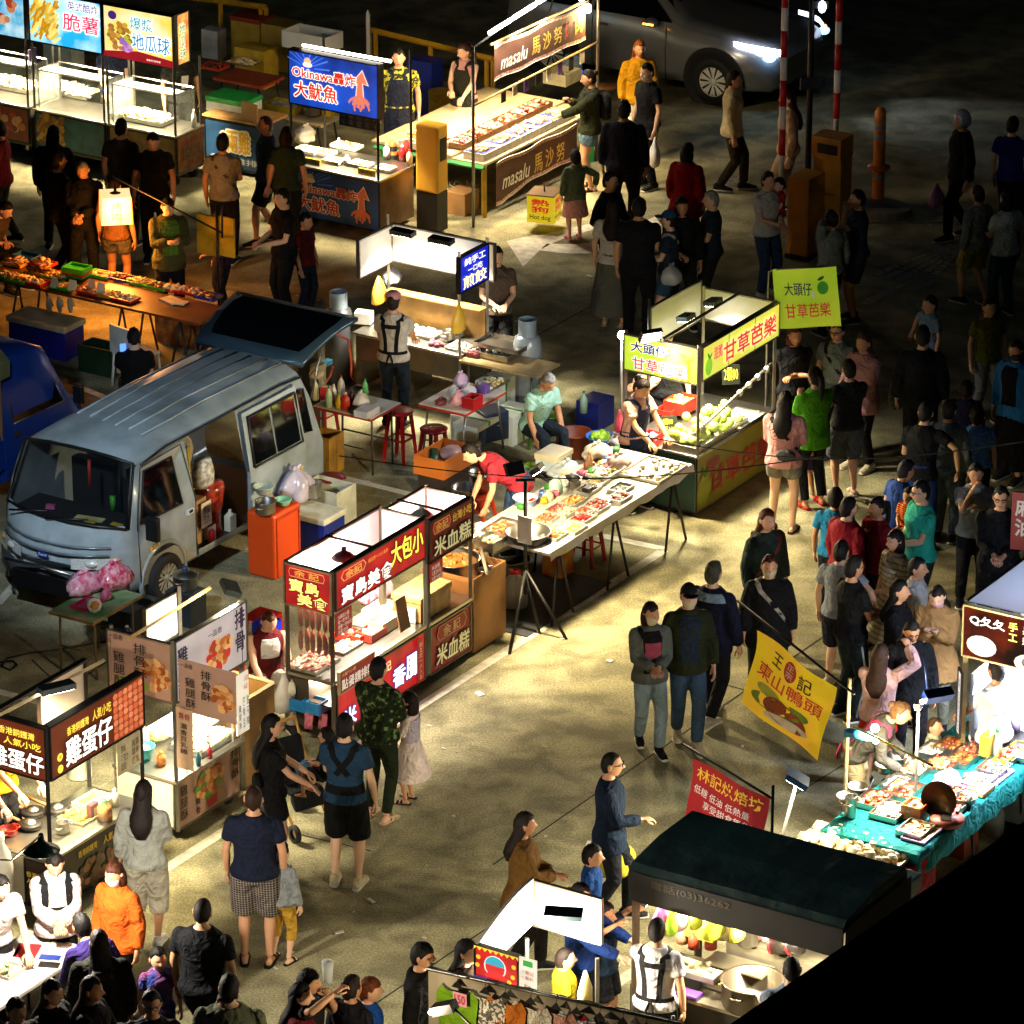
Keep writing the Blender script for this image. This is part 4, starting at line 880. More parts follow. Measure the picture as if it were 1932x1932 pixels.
def bowl(px,z,r,h,m,label,fill=None,group=None,name='bowl',cat='bowl',handle=False):
 SEED[0]+=1;t=thing(name,label,cat,at(px[0],px[1],z),YA,group);mb=MB(m)
 mb.lathe([(0,.003),(r*.6,0),(r*.82,h*.35),(r*.97,h),(r*1.04,h+.004),(r*1.03,h-.006),(r*.93,h-.01),(r*.78,h*.38),(r*.55,.012),(0,.012)],n=24)
 if handle:mb.tube([(r*1.0,-.04,h),(r*1.2,-.03,h+.01),(r*1.2,.03,h+.01),(r,.04,h)],.008,6)
 mb.build('bowl_body',t)
 if fill:mb=MB(fill[2][0]);mb.lathe([(0,h*.6),(r*.85,h*.55)],n=18);food(mb,-r*.6,r*.6,-r*.6,r*.6,h*.55,fill[0],fill[1],fill[2],SEED[0],fill[3]if len(fill)>3 else 'ball',h*.35);mb.build('food',t)
 return t
def pot(px,z,r,h,m,label,fill=None,lid=False,group=None,name='pot'):
 t=thing(name,label,'pot',at(px[0],px[1],z),YA,group);mb=MB(m)
 mb.lathe([(0,0),(r*.97,0),(r,.02),(r,h),(r*1.05,h+.006),(r*1.05,h+.012),(r*.96,h+.008),(r*.95,.02),(0,.02)],n=26)
 for s in(-1,1):mb.tube([(s*r,-.05,h*.75),(s*(r+.05),-.04,h*.78),(s*(r+.05),.04,h*.78),(s*r,.05,h*.75)],.01,6)
 mb.build('pot_body',t)
 if fill:mb=MB(fill[2][-1]);mb.lathe([(0,h*.8),(r*.94,h*.8)],n=22);food(mb,-r*.65,r*.65,-r*.65,r*.65,h*.78,fill[0],fill[1],fill[2],3,fill[3]if len(fill)>3 else 'ball');mb.build('food',t)
 if lid:mb=MB(m);mb.lathe([(r*1.06,h+.01),(r*.9,h+.03),(r*.3,h+.06),(0,h+.062)],n=24);mb.mat(mt('23355e',.5));mb.lathe([(.0,h+.1),(.035,h+.1),(.03,h+.06)],n=10);mb.build('lid',t)
 return t
def bottle(px,z,r,h,m,capm,label,group=None,liquid=None):
 t=thing('bottle',label,'bottle',at(px[0],px[1],z),YA,group);mb=MB(m)
 mb.lathe([(0,0),(r,0),(r,h*.55),(r*.85,h*.7),(r*.35,h*.85),(r*.33,h*.93),(0,h*.93)],n=12);mb.build('bottle_body',t)
 mb=MB(capm);mb.lathe([(r*.38,h*.9),(r*.38,h),(0,h)],n=10);mb.build('cap',t);return t
def carton(px,z,w,d,h,m,label,lid=None,yaw=None,group=None,name='box',cat='box',text=None,open_=False,stripe=None):
 t=thing(name,label,cat,at(px[0],px[1],z),YA if yaw is None else yaw,group);mb=MB(m)
 if open_:
  mb.box(-w/2,w/2,-d/2,d/2,0,.02);k=.025
  for a in((-w/2,-w/2+k,-d/2,d/2),(w/2-k,w/2,-d/2,d/2),(-w/2+k,w/2-k,-d/2,-d/2+k),(-w/2+k,w/2-k,d/2-k,d/2)):mb.box(a[0],a[1],a[2],a[3],.02,h)
 else:mb.box(-w/2,w/2,-d/2,d/2,0,h)
 mb.build('box_body',t,bev=.006)
 if lid:mb=MB(lid);mb.box(-w/2-.012,w/2+.012,-d/2-.012,d/2+.012,h+.001,h+.07);mb.build('lid',t,bev=.012)
 if stripe:mb=MB(stripe);mb.box(-.02,.02,-d/2-.003,d/2+.003,.01,h+.003);mb.build('strap',t)
 if text:
  mb=MB(text[1]);mb.text(text[0],-w*.35,w*.35,h*.2,h*.75,-d/2-.004,.02);mb.build('lettering',t)
 return t
def bag(px,z,r,m,label,h=None,group=None,name='plastic_bag'):
 t=thing(name,label,'bag',at(px[0],px[1],z),YA,group);mb=MB(m);h=h or r*1.7;R=random.Random(int(px[0]+px[1]))
 sd=R.uniform(0,50);rows=[]
 for u,k in((0,.72),(.08,.95),(.22,1.06),(.4,1.0),(.55,.8),(.68,.5),(.76,.2)):
  rows.append([Vector((x*w,y*w,u*h+r*.12*noise.noise(Vector((x*9,y*9,sd)))))for x,y,w in[(r*k*cos(a),r*.8*k*sin(a),1+.5*noise.noise(Vector((cos(a)*1.9,sin(a)*1.9,u*2.5+sd))))for a in[2*pi*i/18 for i in range(18)]]])
 mb.ring(rows)
 for s_ in(-1,1):mb.tube([(0,0,h*.74),(s_*r*.22,R.uniform(-.1,.1)*r,h*.84),(s_*r*.42,R.uniform(-.3,.3)*r,h*.80)],[r*.1,r*.15,r*.03],7)
 mb.build('bag_body',t);return t
def held_bag(wr,m,label,s=1.0,name='carrier_bag'):
 t=thing(name,label,'bag',(wr.x,wr.y,wr.z-.36*s),random.uniform(0,3));mb=MB(m)
 mb.ring([[Vector((x,y,u*.36*s))for x,y in[(.13*s*k*cos(a)*(1+.1*sin(3*a+u*9)),.07*s*k*sin(a))for a in[2*pi*i/12 for i in range(12)]]]for u,k in((0,.6),(.1,.95),(.35,1.05),(.6,.8),(.8,.35),(1,.12))]);mb.build('bag_body',t);return t
def stool(px,label,h=.45,col='b01418',group='red plastic stools'):
 t=thing('stool',label,'stool',at(px[0],px[1],0),YA,group);m=mt(col,.3,n=.06)
 mb=MB(m);mb.lathe([(0,h-.03),(.15,h-.03),(.16,h-.01),(.15,h),(.03,h-.004),(0,h-.006)],n=20);mb.build('seat',t)
 for k in range(4):
  a=pi/4+k*pi/2;mb=MB(m);mb.tube([(.12*cos(a),.12*sin(a),h-.02),(.15*cos(a),.15*sin(a),h*.6),(.19*cos(a),.19*sin(a),0)],[.03,.024,.022],5,True,False);mb.build('leg',t)
 mb=MB(m);mb.ring([[(.165*cos(a),.165*sin(a),z)for a in[2*pi*i/4+pi/4 for i in range(4)]]for z in(h*.42,h*.47)],False,False);mb.build('rung',t);return t
def ftable(fr,x0,x1,y0,y1,z,top,label,edge=None,legs=None,cloth=None,name='folding_table',splay=.12,brace=True):
 t=thing(name,label,'table',fr.w((x0+x1)/2,(y0+y1)/2),fr.yaw);w,d=(x1-x0)/2,(y1-y0)/2
 mb=MB(top);mb.box(-w,w,-d,d,z-.025,z)
 if edge:mb.mat(edge);mb.box(-w-.006,w+.006,-d-.006,d+.006,z-.035,z-.008)
 mb.build('table_top',t)
 for sx in(-1,1):
  for sy_ in(-1,1):mb=MB(legs or IRON);mb.tube([(sx*(w-.1),sy_*(d-.06),z-.03),(sx*(w-.1+splay),sy_*(d-.05),0)],.014,6);mb.build('leg',t)
  if brace:mb=MB(legs or IRON);mb.tube([(sx*(w-.1+splay*.6),-(d-.05),z*.4),(sx*(w-.1+splay*.6),d-.05,z*.4)],.01,5);mb.build('brace',t)
 return t
def hung_bag(px,y3,m,label,h=.3,w=.11):
 t=thing('carrier_bag',label,'bag',y3,YA);mb=MB(m);mb.ring([[Vector((w*k*cos(a),w*.5*k*sin(a),-h+u*h))for a in[2*pi*i/12 for i in range(12)]]for u,k in((0,.6),(.08,1),(.5,.95),(.8,.5),(1,.15))]);mb.build('bag_body',t);return t
GOLD=mt('e9c54a',.5,em=.5,n=0);WLET=mt('f4f0e4',.5,em=.9,n=0);BLET=mt('161210',.6,n=0);RLET=mt('c21a22',.5,n=0,em=.15)
# stalls of the upper left
def em_(h,e,n=.12,ns=4,h2=None):return mt(h,.4,em=e,n=n,ns=ns,h2=h2)
F1=Fr('B',(0,303));F1.P=F1.w(0,.3)
DK=mt('171717',.5,.4)
def snackcart(x0,x1,label,face,base,fn,lets,glow=190,glass_h=.52,bp='picture'):
 w=x1-x0;t=thing('food_cart',label,'food cart',F1.w(x0,0),F1.yaw,None)
 mb=MB(mt('4a4742',.5,.3));mb.box(0,w,.02,.60,.16,.70);mb.build('cabinet',t)
 s=sign(t,(.02,.0,.20),0,w-.04,.48,base,DK,.02,'base_panel');fn(s,True)
 mb=MB(STEEL);mb.box(-.01,w+.01,-.03,.62,.70,.725);mb.build('counter',t,bev=.005)
 posts(t,((.02,.0),(w-.02,.0),(.02,.58),(w-.02,.58)),.72,1.68,.03,DSTEEL)
 s=sign(t,(0,-.02,1.66),0,w,.70,face,DK,.10);fn(s,False)
 for m,items,o in lets:letters(s,m,items,-.016,outline=o,ob=.05)
 mb=MB(glass('e8efe6',.9));mb.box(.06,w-.06,.05,.053,.73,.73+glass_h);mb.box(.06,.063,.055,.5,.73,.73+glass_h);mb.box(w-.063,w-.06,.055,.5,.73,.73+glass_h);mb.box(.06,w-.06,.05,.3,.731+glass_h,.734+glass_h);mb.build('glass_case',t)
 mb=MB(STEEL)
 for a,b_ in(((.06,.05,.73+glass_h),(w-.06,.05,.73+glass_h)),((.06,.05,.73),(.06,.05,.73+glass_h)),((w-.06,.05,.73),(w-.06,.05,.73+glass_h)),((.06,.5,.73),(.06,.5,.73+glass_h)),((w-.06,.5,.73),(w-.06,.5,.73+glass_h)),((.06,.5,.73+glass_h),(w-.06,.5,.73+glass_h)),((.06,.05,.73+glass_h),(.06,.5,.73+glass_h)),((w-.06,.05,.73+glass_h),(w-.06,.5,.73+glass_h))):mb.bar(a,b_,.014)
 mb.build('case_frame',t)
 mb=MB(mt('fff3d8',.4,em=22,n=0));mb.tube([(.12,.30,1.62),(w-.12,.30,1.62)],.018,8);mb.build('fluorescent_tube',t)
 for u in(.3,.7):dl((w*u,.30,1.56),glow,'ffe9c0',.1,t,96)
 for x in(.12,w-.12):castor(t,x,.1);castor(t,x,.5)
 return t
def a_meat(s,b):art(s,lambda m,w,h:(blobs(m,w*.55,h*.55,w*.38,h*.3,26,.07,fm('b8432c','d07a50','7a2f22','e0a27a')if b else[em_(c,.7)for c in('b8432c','d98a5c','e9b48a')])))
def a_fries(s,b):
 def f(m,w,h):
  R=random.Random(5);cs=[mt('b07a24',.5),mt('c99a3a',.5),mt('8a5a1a',.5)]if b else[em_('f0c443',.9),em_('ffe27a',1.0),em_('d89a20',.8)]
  for k in range(90):
   m.mat(cs[k%3]);x=R.uniform(.02,.36)*w;z=R.uniform(.05,.75)*h;a=R.uniform(.5,1.5);l=R.uniform(.1,.2);e=.02
   m.poly([(x-sin(a)*e,z+cos(a)*e),(x+sin(a)*e,z-cos(a)*e),(x+cos(a)*l+sin(a)*e,z+sin(a)*l-cos(a)*e),(x+cos(a)*l-sin(a)*e,z+sin(a)*l+cos(a)*e)],-.0105-k*.00002)
 art(s,f)
def a_balls(s,b):
 def f(m,w,h):
  if not b:
   m.mat(em_('b0202a',.7));m.poly([(0,0),(w,0),(w,h*.13),(w*.5,h*.2),(0,h*.1)],-.0103);m.mat(em_('4a2a86',.7));m.disc(w*.14,h*.82,.07,.06,-.0104)
  blobs(m,w*.24,h*.45,w*.17,h*.27,46,.045,[em_(c,.85)for c in('e0b432','c2cf3a','c98a3c','a8783a')]if not b else fm('c9a13a','a8852c','8a9a3a'),seed=3)
  blobs(m,w*.32,h*.3,w*.1,h*.12,12,.042,[em_(c,.85)for c in('b070c8','d79ad0')]if not b else fm('9a6aa0'),-.0125,seed=9)
 art(s,f)
snackcart(-.95,.30,'steel snack cart with a red meat picture, cut by the left edge',em_('2a9ac8',1.0,h2='d8f0f0'),mt('8a3a2a',.5),a_meat,[],190)
snackcart(.37,1.57,'steel snack cart with a lit blue sign of yellow fries',em_('1f9fd4',1.25,.3,2.5,'bfeaf2'),mt('22606e',.5,n=.3),a_fries,[(em_('2e3c9c',.5,0),[('英式酷炸',.55,.97,.76,.94)],em_('ffffff',1.3,0)),(em_('e0315a',1.0,0),[('脆薯',.48,.97,.36,.70)],em_('ffffff',1.3,0))])
c3=snackcart(1.60,2.73,'steel snack cart with a lit yellow sign of sweet potato balls',em_('f2d24a',1.0,.25,3,'f3ecc4'),mt('8a6a2a',.5,n=.3),a_balls,[(em_('169ab0',.8,0),[('爆漿',.40,.72,.62,.86)],em_('f8fbea',1.3,0)),(em_('1c86c4',.9,0),[('地瓜球',.42,.96,.22,.56)],em_('f8fbea',1.3,0)),(em_('f6f0e0',1.1,0),[('香甜可口好味道',.62,.82,.05,.09)],None)])
s=sign(c3,(1.13,.0,1.66),pi/2,.34,.70,em_('e6b65a',.8,.3,6,'c94a2a'),IRON,.03);letters(s,em_('2f8a3a',.5,0),[(vt('地瓜球'),.3,.7,.12,.8)],outline=em_('f6ecd0',1.0,0))
s=sign(c3,(1.13,.02,.20),pi/2,.55,.48,mt('a84a22',.5,n=.35,ns=7,h2='d0a040'),None,.02,'base_panel');letters(s,mt('3a1a10',.5),[('爆漿地瓜球',.08,.9,.3,.7)])
R=random.Random(2)
for k,(px_,w_,lab)in enumerate(((q(0,0,80,600),.9,'white heaped paper trays under the lamps of the leftmost snack cart'),(q(0,0,470,640),.95,'long tray heaped with pale fries in the glass case of the fries cart'),(q(0,0,1010,830),.85,'white trays of fried balls in the glass case of the ball cart'))):
 tray(px_,.74,w_,.40,.05,STEEL,(150,.035,fm('efe3c0','f2e8cf','e0c78c'),['ball','stick','ball'][k],.12),lab,yaw=F1.yaw)
bottle(q(0,0,1360,890),.73,.035,.24,mt('e4e6e2',.3),WHITE,'white squeeze bottle on the right end of the ball cart')
t=carton(q(0,0,230,470),1.16,.16,.03,.26,mt('3a2c5a',.5),'dark purple menu card hanging between the two left snack carts',name='menu_card',cat='menu')
GRW=mt('1f9a44',.5)
for px_,z,w_,d_,h_,m_,lab,ld in((q(0,0,1640,770),.72,.62,.42,.14,mt('d6dcd2',.5),'white cooler box with a green band behind the ball cart',GRW),(q(0,0,1800,590),.2,.5,.35,.55,mt('c9a52a',.6),'yellow and green printed carton by the skewer table',None),(q(0,0,1500,400),.3,.28,.22,.42,mt('b5b2b8',.6,n=.2),'white printed carton standing beside the black shirted vendor',None),(q(1,0,40,430),.2,.5,.4,.62,mt('b8962a',.6),'yellow carton with a red rim behind the squid stall',mt('8a2a1a',.5)),(q(1,0,240,470),.2,.45,.4,.66,mt('a8862c',.6),'tall open yellow carton under the foam box',None),(q(0,0,450,470),.2,.5,.3,.8,mt('c6d0c6',.5),'white plastic crate with a green band behind the fries cart',GRW)):
 carton(px_,z,w_,d_,h_,m_,lab,ld,yaw=F1.yaw)
carton(q(1,0,450,330),.86,.75,.42,.24,FOAM,'large open white foam box on the cartons by the railing',open_=True,yaw=F1.yaw,name='foam_box')
carton(q(0,0,1750,860),.74,.32,.02,.28,CARD,'sheet of brown cardboard leaning on the blue noodle stall',yaw=F1.yaw-.25,name='cardboard_sheet',cat='cardboard')
ft=Fr('B',q(0,0,1640,580),.62);ftable(ft,-.35,.45,0,.55,.64,mt('8a3a1c',.6),'orange edged folding table with skewers behind the squid stall',mt('b5381a',.5))
tray(q(0,0,1500,475),.65,.34,.26,.04,mt('b5341a',.4),(30,.02,fm('8a3a1a','5a2a12')),'orange tray of sauce on the skewer table',yaw=F1.yaw)
tray(q(0,0,1700,440),.65,.4,.28,.02,mt('6a4a26',.5),(40,.028,fm('d9c48a','c99a6a','e8dcc0'),'stick'),'brown board with pale skewers on the skewer table',yaw=F1.yaw)
# blue noodle stall
F2=Fr('B',q(0,0,1440,1180));t=frthing(F2,'food_cart','dark blue snack stall with big yellow lettering beside the ball cart','food cart')
mb=MB(mt('2c3640',.6));mb.box(0,.95,0.02,.5,.05,.74);mb.build('cabinet',t);mb=MB(PLY);mb.box(-.02,.97,-.02,.56,.74,.77);mb.build('counter',t)
s=sign(t,(0,0,.08),0,.95,.64,mt('1f4468',.5,n=.3,ns=3),DK,.02,'base_panel');letters(s,mt('d8a52a',.5),[('8兩雞',.28,.78,.35,.85,.04)],outline=mt('e8e2d0',.5),ob=.05);letters(s,mt('c9c2b0',.5),[('香酥雞排',.1,.9,.12,.26)],name='small_lettering')
# squid stall
F3=Fr('B',q(1,0,310,1530));t3=frthing(F3,'food_stall','fried squid stall with blue signs above and below its counter','food stall')
SQB=em_('1a4fc8',.9,.45,2.2,'0e2a78');SQD=mt('1a4f9c',.45,n=.3,ns=2.2)
def squid(mb,cx,cz,s_,ms):
 mb.mat(ms[1]);mb.poly([(cx-.35*s_,cz+.55*s_),(cx+.12*s_,cz+1.12*s_),(cx+.42*s_,cz+.5*s_),(cx+.15*s_,cz+.55*s_),(cx+.2*s_,cz-.1*s_),(cx-.22*s_,cz-.1*s_),(cx-.15*s_,cz+.5*s_)],-.0115)
 mb.mat(ms[0]);mb.poly([(cx-.29*s_,cz+.58*s_),(cx+.12*s_,cz+1.04*s_),(cx+.35*s_,cz+.54*s_),(cx+.11*s_,cz+.58*s_),(cx+.15*s_,cz-.06*s_),(cx-.17*s_,cz-.06*s_),(cx-.1*s_,cz+.52*s_)],-.0135)
 R=random.Random(8)
 for k in range(9):
  a=-pi*(.08+.84*k/8);x,z=cx,cz;w_=.07*s_;L_=s_*R.uniform(.42,.62);pts=[]
  for i in range(7):
   u=i/6;aa=a+.9*u*(1 if k>4 else-1)*u;x+=cos(aa)*L_/6;z+=sin(aa)*L_/6*.9;pts.append((x,z,aa))
  mb.poly([(p[0]-sin(p[2])*w_*(1-.5*i/6),p[1]+cos(p[2])*w_*(1-.5*i/6))for i,p in enumerate(pts)]+[(p[0]+sin(p[2])*w_*(1-.5*i/6),p[1]-cos(p[2])*w_*(1-.5*i/6))for i,p in reversed(list(enumerate(pts)))],-.0137-k*.0001)
def okin(s,e):
 E_=(lambda c,v=1:em_(c,e*v,0))if e else(lambda c,v=1:mt(c,.5,n=0))
 def f(mb,w,h):
  for k in range(9):
   a=pi*(.02+.11*k);mb.mat(E_('5a8af0',.7));c=(w*.22,h*.72);r0,r1=.1,.34
   mb.poly([(c[0]+cos(a-.05)*r0,min(h*.97,c[1]+sin(a-.05)*r0)),(min(w*.97,c[0]+cos(a-.03)*r1),min(h*.97,c[1]+sin(a-.03)*r1)),(max(.01,c[0]+cos(a+.03)*r1),min(h*.97,c[1]+sin(a+.03)*r1)),(c[0]+cos(a+.05)*r0,min(h*.97,c[1]+sin(a+.05)*r0))],-.0103-k*1e-5)
  mb.mat(E_('e8b48a'));mb.disc(w*.22,h*.83,.055,.06,-.0112);mb.mat(E_('f4e4d0'));mb.disc(w*.22,h*.78,.075,.035,-.0118)
  squid(mb,w*.80,h*.36,.46*h,(E_('d9785a',.9),E_('f3cdbb',1)))
 art(s,f)
 letters(s,E_('d02a20',.9),[('Okinawa轟炸',.05,.76,.52,.74,.03),('大魷魚',.07,.55,.16,.46,.04)],-.016,outline=E_('fbeed8',1.3),ob=.045)
mb=MB(mt('3a3632',.6));mb.box(0.01,1.35,.02,.76,.06,.72);mb.build('cabinet',t3)
mb=MB(mt('7a5c34',.55,n=.3,ns=4));mb.box(1.351,1.37,.0,.78,.05,.73);mb.build('side_board',t3)
s=sign(t3,(0,0,.06),0,1.36,.66,SQD,DK,.02,'base_panel');okin(s,0)
mb=MB(STEEL);mb.box(-.02,1.39,-.03,.80,.73,.76);mb.build('counter',t3,bev=.006)
posts(t3,((.01,-.01),(1.35,-.01),(.01,.76),(1.35,.76)),.76,2.3,.03,IRON)
s=sign(t3,(0,-.03,1.57),0,1.38,.72,SQB,DK,.12);okin(s,1.1)
mb=MB(mt('fff6e4',.4,em=20,n=0));mb.tube([(.1,.16,2.31),(1.45,.16,2.31)],.02,8);mb.build('fluorescent_tube',t3)
dl((.35,.35,1.55),140,'ffe9c0',.12,t3,98);dl((1.0,.35,1.55),140,'ffe9c0',.12,t3,98);light((.7,.3,2.28),110,'ffe9c0',.1,'SPOT',(1.5,3,.8),110,.6,t3)
s=sign(t3,(.72,.05,1.38),0,.62,.22,mt('10161f',.5),None,.01,'menu_board');letters(s,mt('4a78c0',.5),[(vt('原味')+'',.05,.16,.1,.9),(vt('辣味'),.25,.36,.1,.9),(vt('椒鹽'),.45,.56,.1,.9),(vt('海苔'),.65,.76,.1,.9),(vt('梅子'),.85,.96,.1,.9)])
SQF=fm('c98a5a','e0b48a','b06a3c','e8d8b8')
for px_,z,w_,d_,f_,lab in((q(1,0,420,1060),.77,.34,.24,(40,.03,fm('e6d8bc','d8c090')),'white tray of battered squid at the left of the squid counter'),(q(1,0,540,1080),.77,.26,.2,(40,.025,fm('d2a468','c08848')),'tray of golden squid pieces behind the yellow price card'),(q(1,0,690,1030),.77,.4,.2,(40,.03,SQF),'tray of browned squid at the back of the squid counter'),(q(1,0,790,1160),.77,.3,.2,(30,.028,SQF),'tray of squid strips at the right of the squid counter'),(q(1,0,960,1190),.77,.24,.2,None,'empty white tray at the right end of the squid counter'),(q(1,0,600,1135),.77,.26,.18,None,'empty white tray in the middle of the squid counter')):tray(px_,z,w_,d_,.04,mt('e6e4da',.4),f_,lab,yaw=F3.yaw)
for px_,lab,c_ in((q(1,0,445,1150),'yellow price card at the left of the squid counter','原味'),(q(1,0,830,1225),'yellow price card at the right of the squid counter','辣味')):
 carton(px_,.76,.26,.02,.08,mt('d9c22a',.5),lab,yaw=F3.yaw,name='price_card',cat='sign',text=(c_+'魷魚',BLET))
for px_,r_,h_,m_,c_,lab in((q(1,0,635,1070),.035,.2,mt('cfe8d0',.3),mt('e8e8e0'),'pale green squeeze bottle on the squid counter'),(q(1,0,690,1150),.05,.12,mt('e2ddd0',.4),WHITE,'short white pot of sauce on the squid counter'),(q(1,0,970,1110),.045,.2,mt('f0ede4',.3),WHITE,'white squeeze bottle at the right end of the squid counter'),(q(1,0,1080,1120),.05,.2,RED,WHITE,'red seasoning jar on the squid stall corner'),(q(1,0,1110,1080),.05,.22,mt('c04a4a',.3),WHITE,'pink seasoning jar on the squid stall corner'),(q(1,0,1130,1150),.04,.2,mt('d8c8b0',.4),RED,'pale seasoning jar with a red cap on the squid stall corner')):bottle(px_,.77,r_,h_,m_,c_,lab)
bag(q(1,0,400,990),.77,.16,mt('e0d8c4',.3,n=.15),'bulging white plastic bag at the back left of the squid counter')
tray(q(1,0,260,770),.66,.5,.32,.10,mt('d8c02a',.4),(40,.035,fm('e8e0cc','d8cba8')),'yellow tub of pale dough on the side table by the squid stall',yaw=F3.yaw);pot(q(1,0,450,800),.66,.13,.16,STEEL,'steel pot on the side table by the squid stall');ft=Fr('B',q(1,0,300,830),.64);ftable(ft,-.45,.55,-.1,.4,.65,mt('c9b48a',.5),'pale side table behind the squid sign')
tray(q(1,0,560,810),.66,.14,.1,.09,mt('d9b82a',.4),None,'small yellow tub beside the steel pot',yaw=F3.yaw)
# barbecue stall
F4=Fr('A',q(1,0,1670,1520));t4=frthing(F4,'food_stall','aboriginal barbecue stall with brown banners and rows of meat trays','food stall')
BRN=mt('5c3a28',.7,n=.12);GRN=mt('1f9a44',.5)
mb=MB(mt('c9b48a',.5));mb.box(-.05,2.75,.0,.78,.70,.73);mb.box(-.05,2.75,.5,1.75,.735,.765);mb.build('table_top',t4)
mb=MB(GRN);mb.bar((-.06,.0,.68),(-.06,1.7,.68),.05);mb.build('green_rail',t4)
for x,y,m_ in((-.03,.02,mt('c9a02a',.5)),(-.03,.75,GRN),(-.03,1.6,GRN),(2.7,.05,GRN),(2.7,1.6,GRN)):mb=MB(m_);mb.bar((x,y,0),(x,y,.70),.06 if y<.1 else .03);mb.build('leg',t4)
def banner(par,x0,x1,z0,z1,y,tail=False,name='banner'):
 mb=MB(BRN);n=14;top=[(x0+(x1-x0)*i/n,z1+.012*sin(i))for i in range(n+1)]
 bot=[(x0+(x1-x0)*i/n,z0+.012*sin(i*1.3)-(max(0,.14-.5*abs(i/n-.06))if tail else 0))for i in range(n+1)]
 vs=[(x,y+.012*sin(i*.9),z)for i,(x,z)in enumerate(top)]+[(x,y+.012*sin(i*.9),z)for i,(x,z)in enumerate(bot)]
 mb.add(vs,[(n+1+i,n+2+i,i+1,i)for i in range(n)],True);mb.mat(mt('b5562e',.7,n=.45,ns=40,h2='e8dcc8'))
 for tz in(0,1):
  for i in range(n):
   a,b_=(vs[i],vs[i+1])if tz==0 else(vs[n+1+i],vs[n+2+i]);d=-.045 if tz==0 else .045;k=.012
   mb.add([(a[0],a[1]-.004,a[2]+(k if tz else-k)),(b_[0],b_[1]-.004,b_[2]+(k if tz else-k)),(b_[0],b_[1]-.004,b_[2]+d),(a[0],a[1]-.004,a[2]+d)],[(0,1,2,3)])
 mb.mat(mt('e4d8c4',.7));mb.tube([(p[0],p[1]-.003,p[2])for p in vs[:n+1]],.007,4);mb.tube([(p[0],p[1]-.003,p[2])for p in vs[n+1:]],.007,4)
 o=mb.build(name,par);o['_w']=x1-x0;o['_h']=z1-z0;return o
b=banner(t4,.16,2.42,1.80,2.27,-.02)
def banner_text(b,x0,x1,z0,z1,y,red=True):
 w=x1-x0;h=z1-z0;mb=MB(mt('f0e8d8',.6,n=0));mb.text('masalu',x0+.05*w,x0+.33*w,z0+.25*h,z0+.66*h,y,.02,.25);mb.build('lettering',b)
 mb=MB(mt('e0b84a',.6,n=0));mb.text('馬',x0+.39*w,x0+.48*w,z0+.25*h,z0+.75*h,y,.02);mb.text('沙',x0+.51*w,x0+.60*w,z0+.25*h,z0+.75*h,y,.02);mb.text('努',x0+.63*w,x0+.72*w,z0+.25*h,z0+.75*h,y,.02)
 if red:mb.text('肉',x0+.87*w,x0+.95*w,z0+.28*h,z0+.72*h,y,.02);mb.build('gold_lettering',b);mb=MB(mt('d0281e',.6,n=0));mb.text('烤',x0+.75*w,x0+.84*w,z0+.25*h,z0+.75*h,y,.02);mb.build('red_lettering',b)
 else:mb.build('gold_lettering',b)
banner_text(b,.16,2.42,1.80,2.27,-.045)
b=banner(t4,.18,2.2,.22,.68,-.03,True);banner_text(b,.18,2.5,.17,.68,-.055,False)
for x,y,z1,lab in((-.43,-.07,2.4,0),(2.77,.0,3.2,0)):mb=MB(POLE);mb.tube([(x,y,0),(x,y,z1)],.022,8);mb.build('pole',t4)
mb=MB(mt('c9a86a',.6));mb.tube([(.1,-.01,2.30),(2.5,-.01,2.31)],.02,6);mb.tube([(-.43,-.05,1.62),(2.8,0,1.66)],.016,6);mb.build('bamboo_rail',t4)
mb=MB(mt('fffaf0',.4,em=26,n=0))
for k in range(3):mb.tube([(-.16+k*.58,-.15,2.54+k*.06),(.36+k*.58,-.15,2.59+k*.06)],.028,8)
mb.build('fluorescent_tube',t4);mb=MB(IRON);mb.bar((-.43,-.07,2.40),(1.7,-.12,2.74),.02);mb.bar((1.5,-.12,2.7),(1.5,.0,2.3),.02);mb.build('tube_batten',t4)
for x in(.5,1.25,2.0):dl((x,.45,1.95),130,'ffe2b0',.15,t4,105)
light((1.0,.5,2.15),120,'ffe2b0',.1,'SPOT',(-.2,2.6,.8),120,.6,t4)
for x,z in((2.25,2.42),(2.42,2.22)):mb=MB(mt('fff2d0',.4,em=30,n=0));mb.ball((x,-.06,z),(.045,.045,.07),10);mb.build('bulb',t4)
for x in(.1,.7,1.3):dl((x,-.2,2.5+x*.1),45,'fff0d8',.1,t4,110)
light((2.4,-.15,2.1),18,'ffdf9c',.06,parent=t4)
R=random.Random(12)
for k in range(8):
 mb=MB([mt('2a1c16',.6),mt('d8cdb8',.6),mt('6a4a90',.6)][k%3]);x=.35+k*.28;mb.box(x,x+.11,-.01,.0,1.45+.02*(k%2),1.63);mb.build('hanging_card',t4)
MEAT=fm('c96a5a','d98a7a','b5503c','e2b09a');PINK=fm('d98a86','c9706a','e4aaa0')
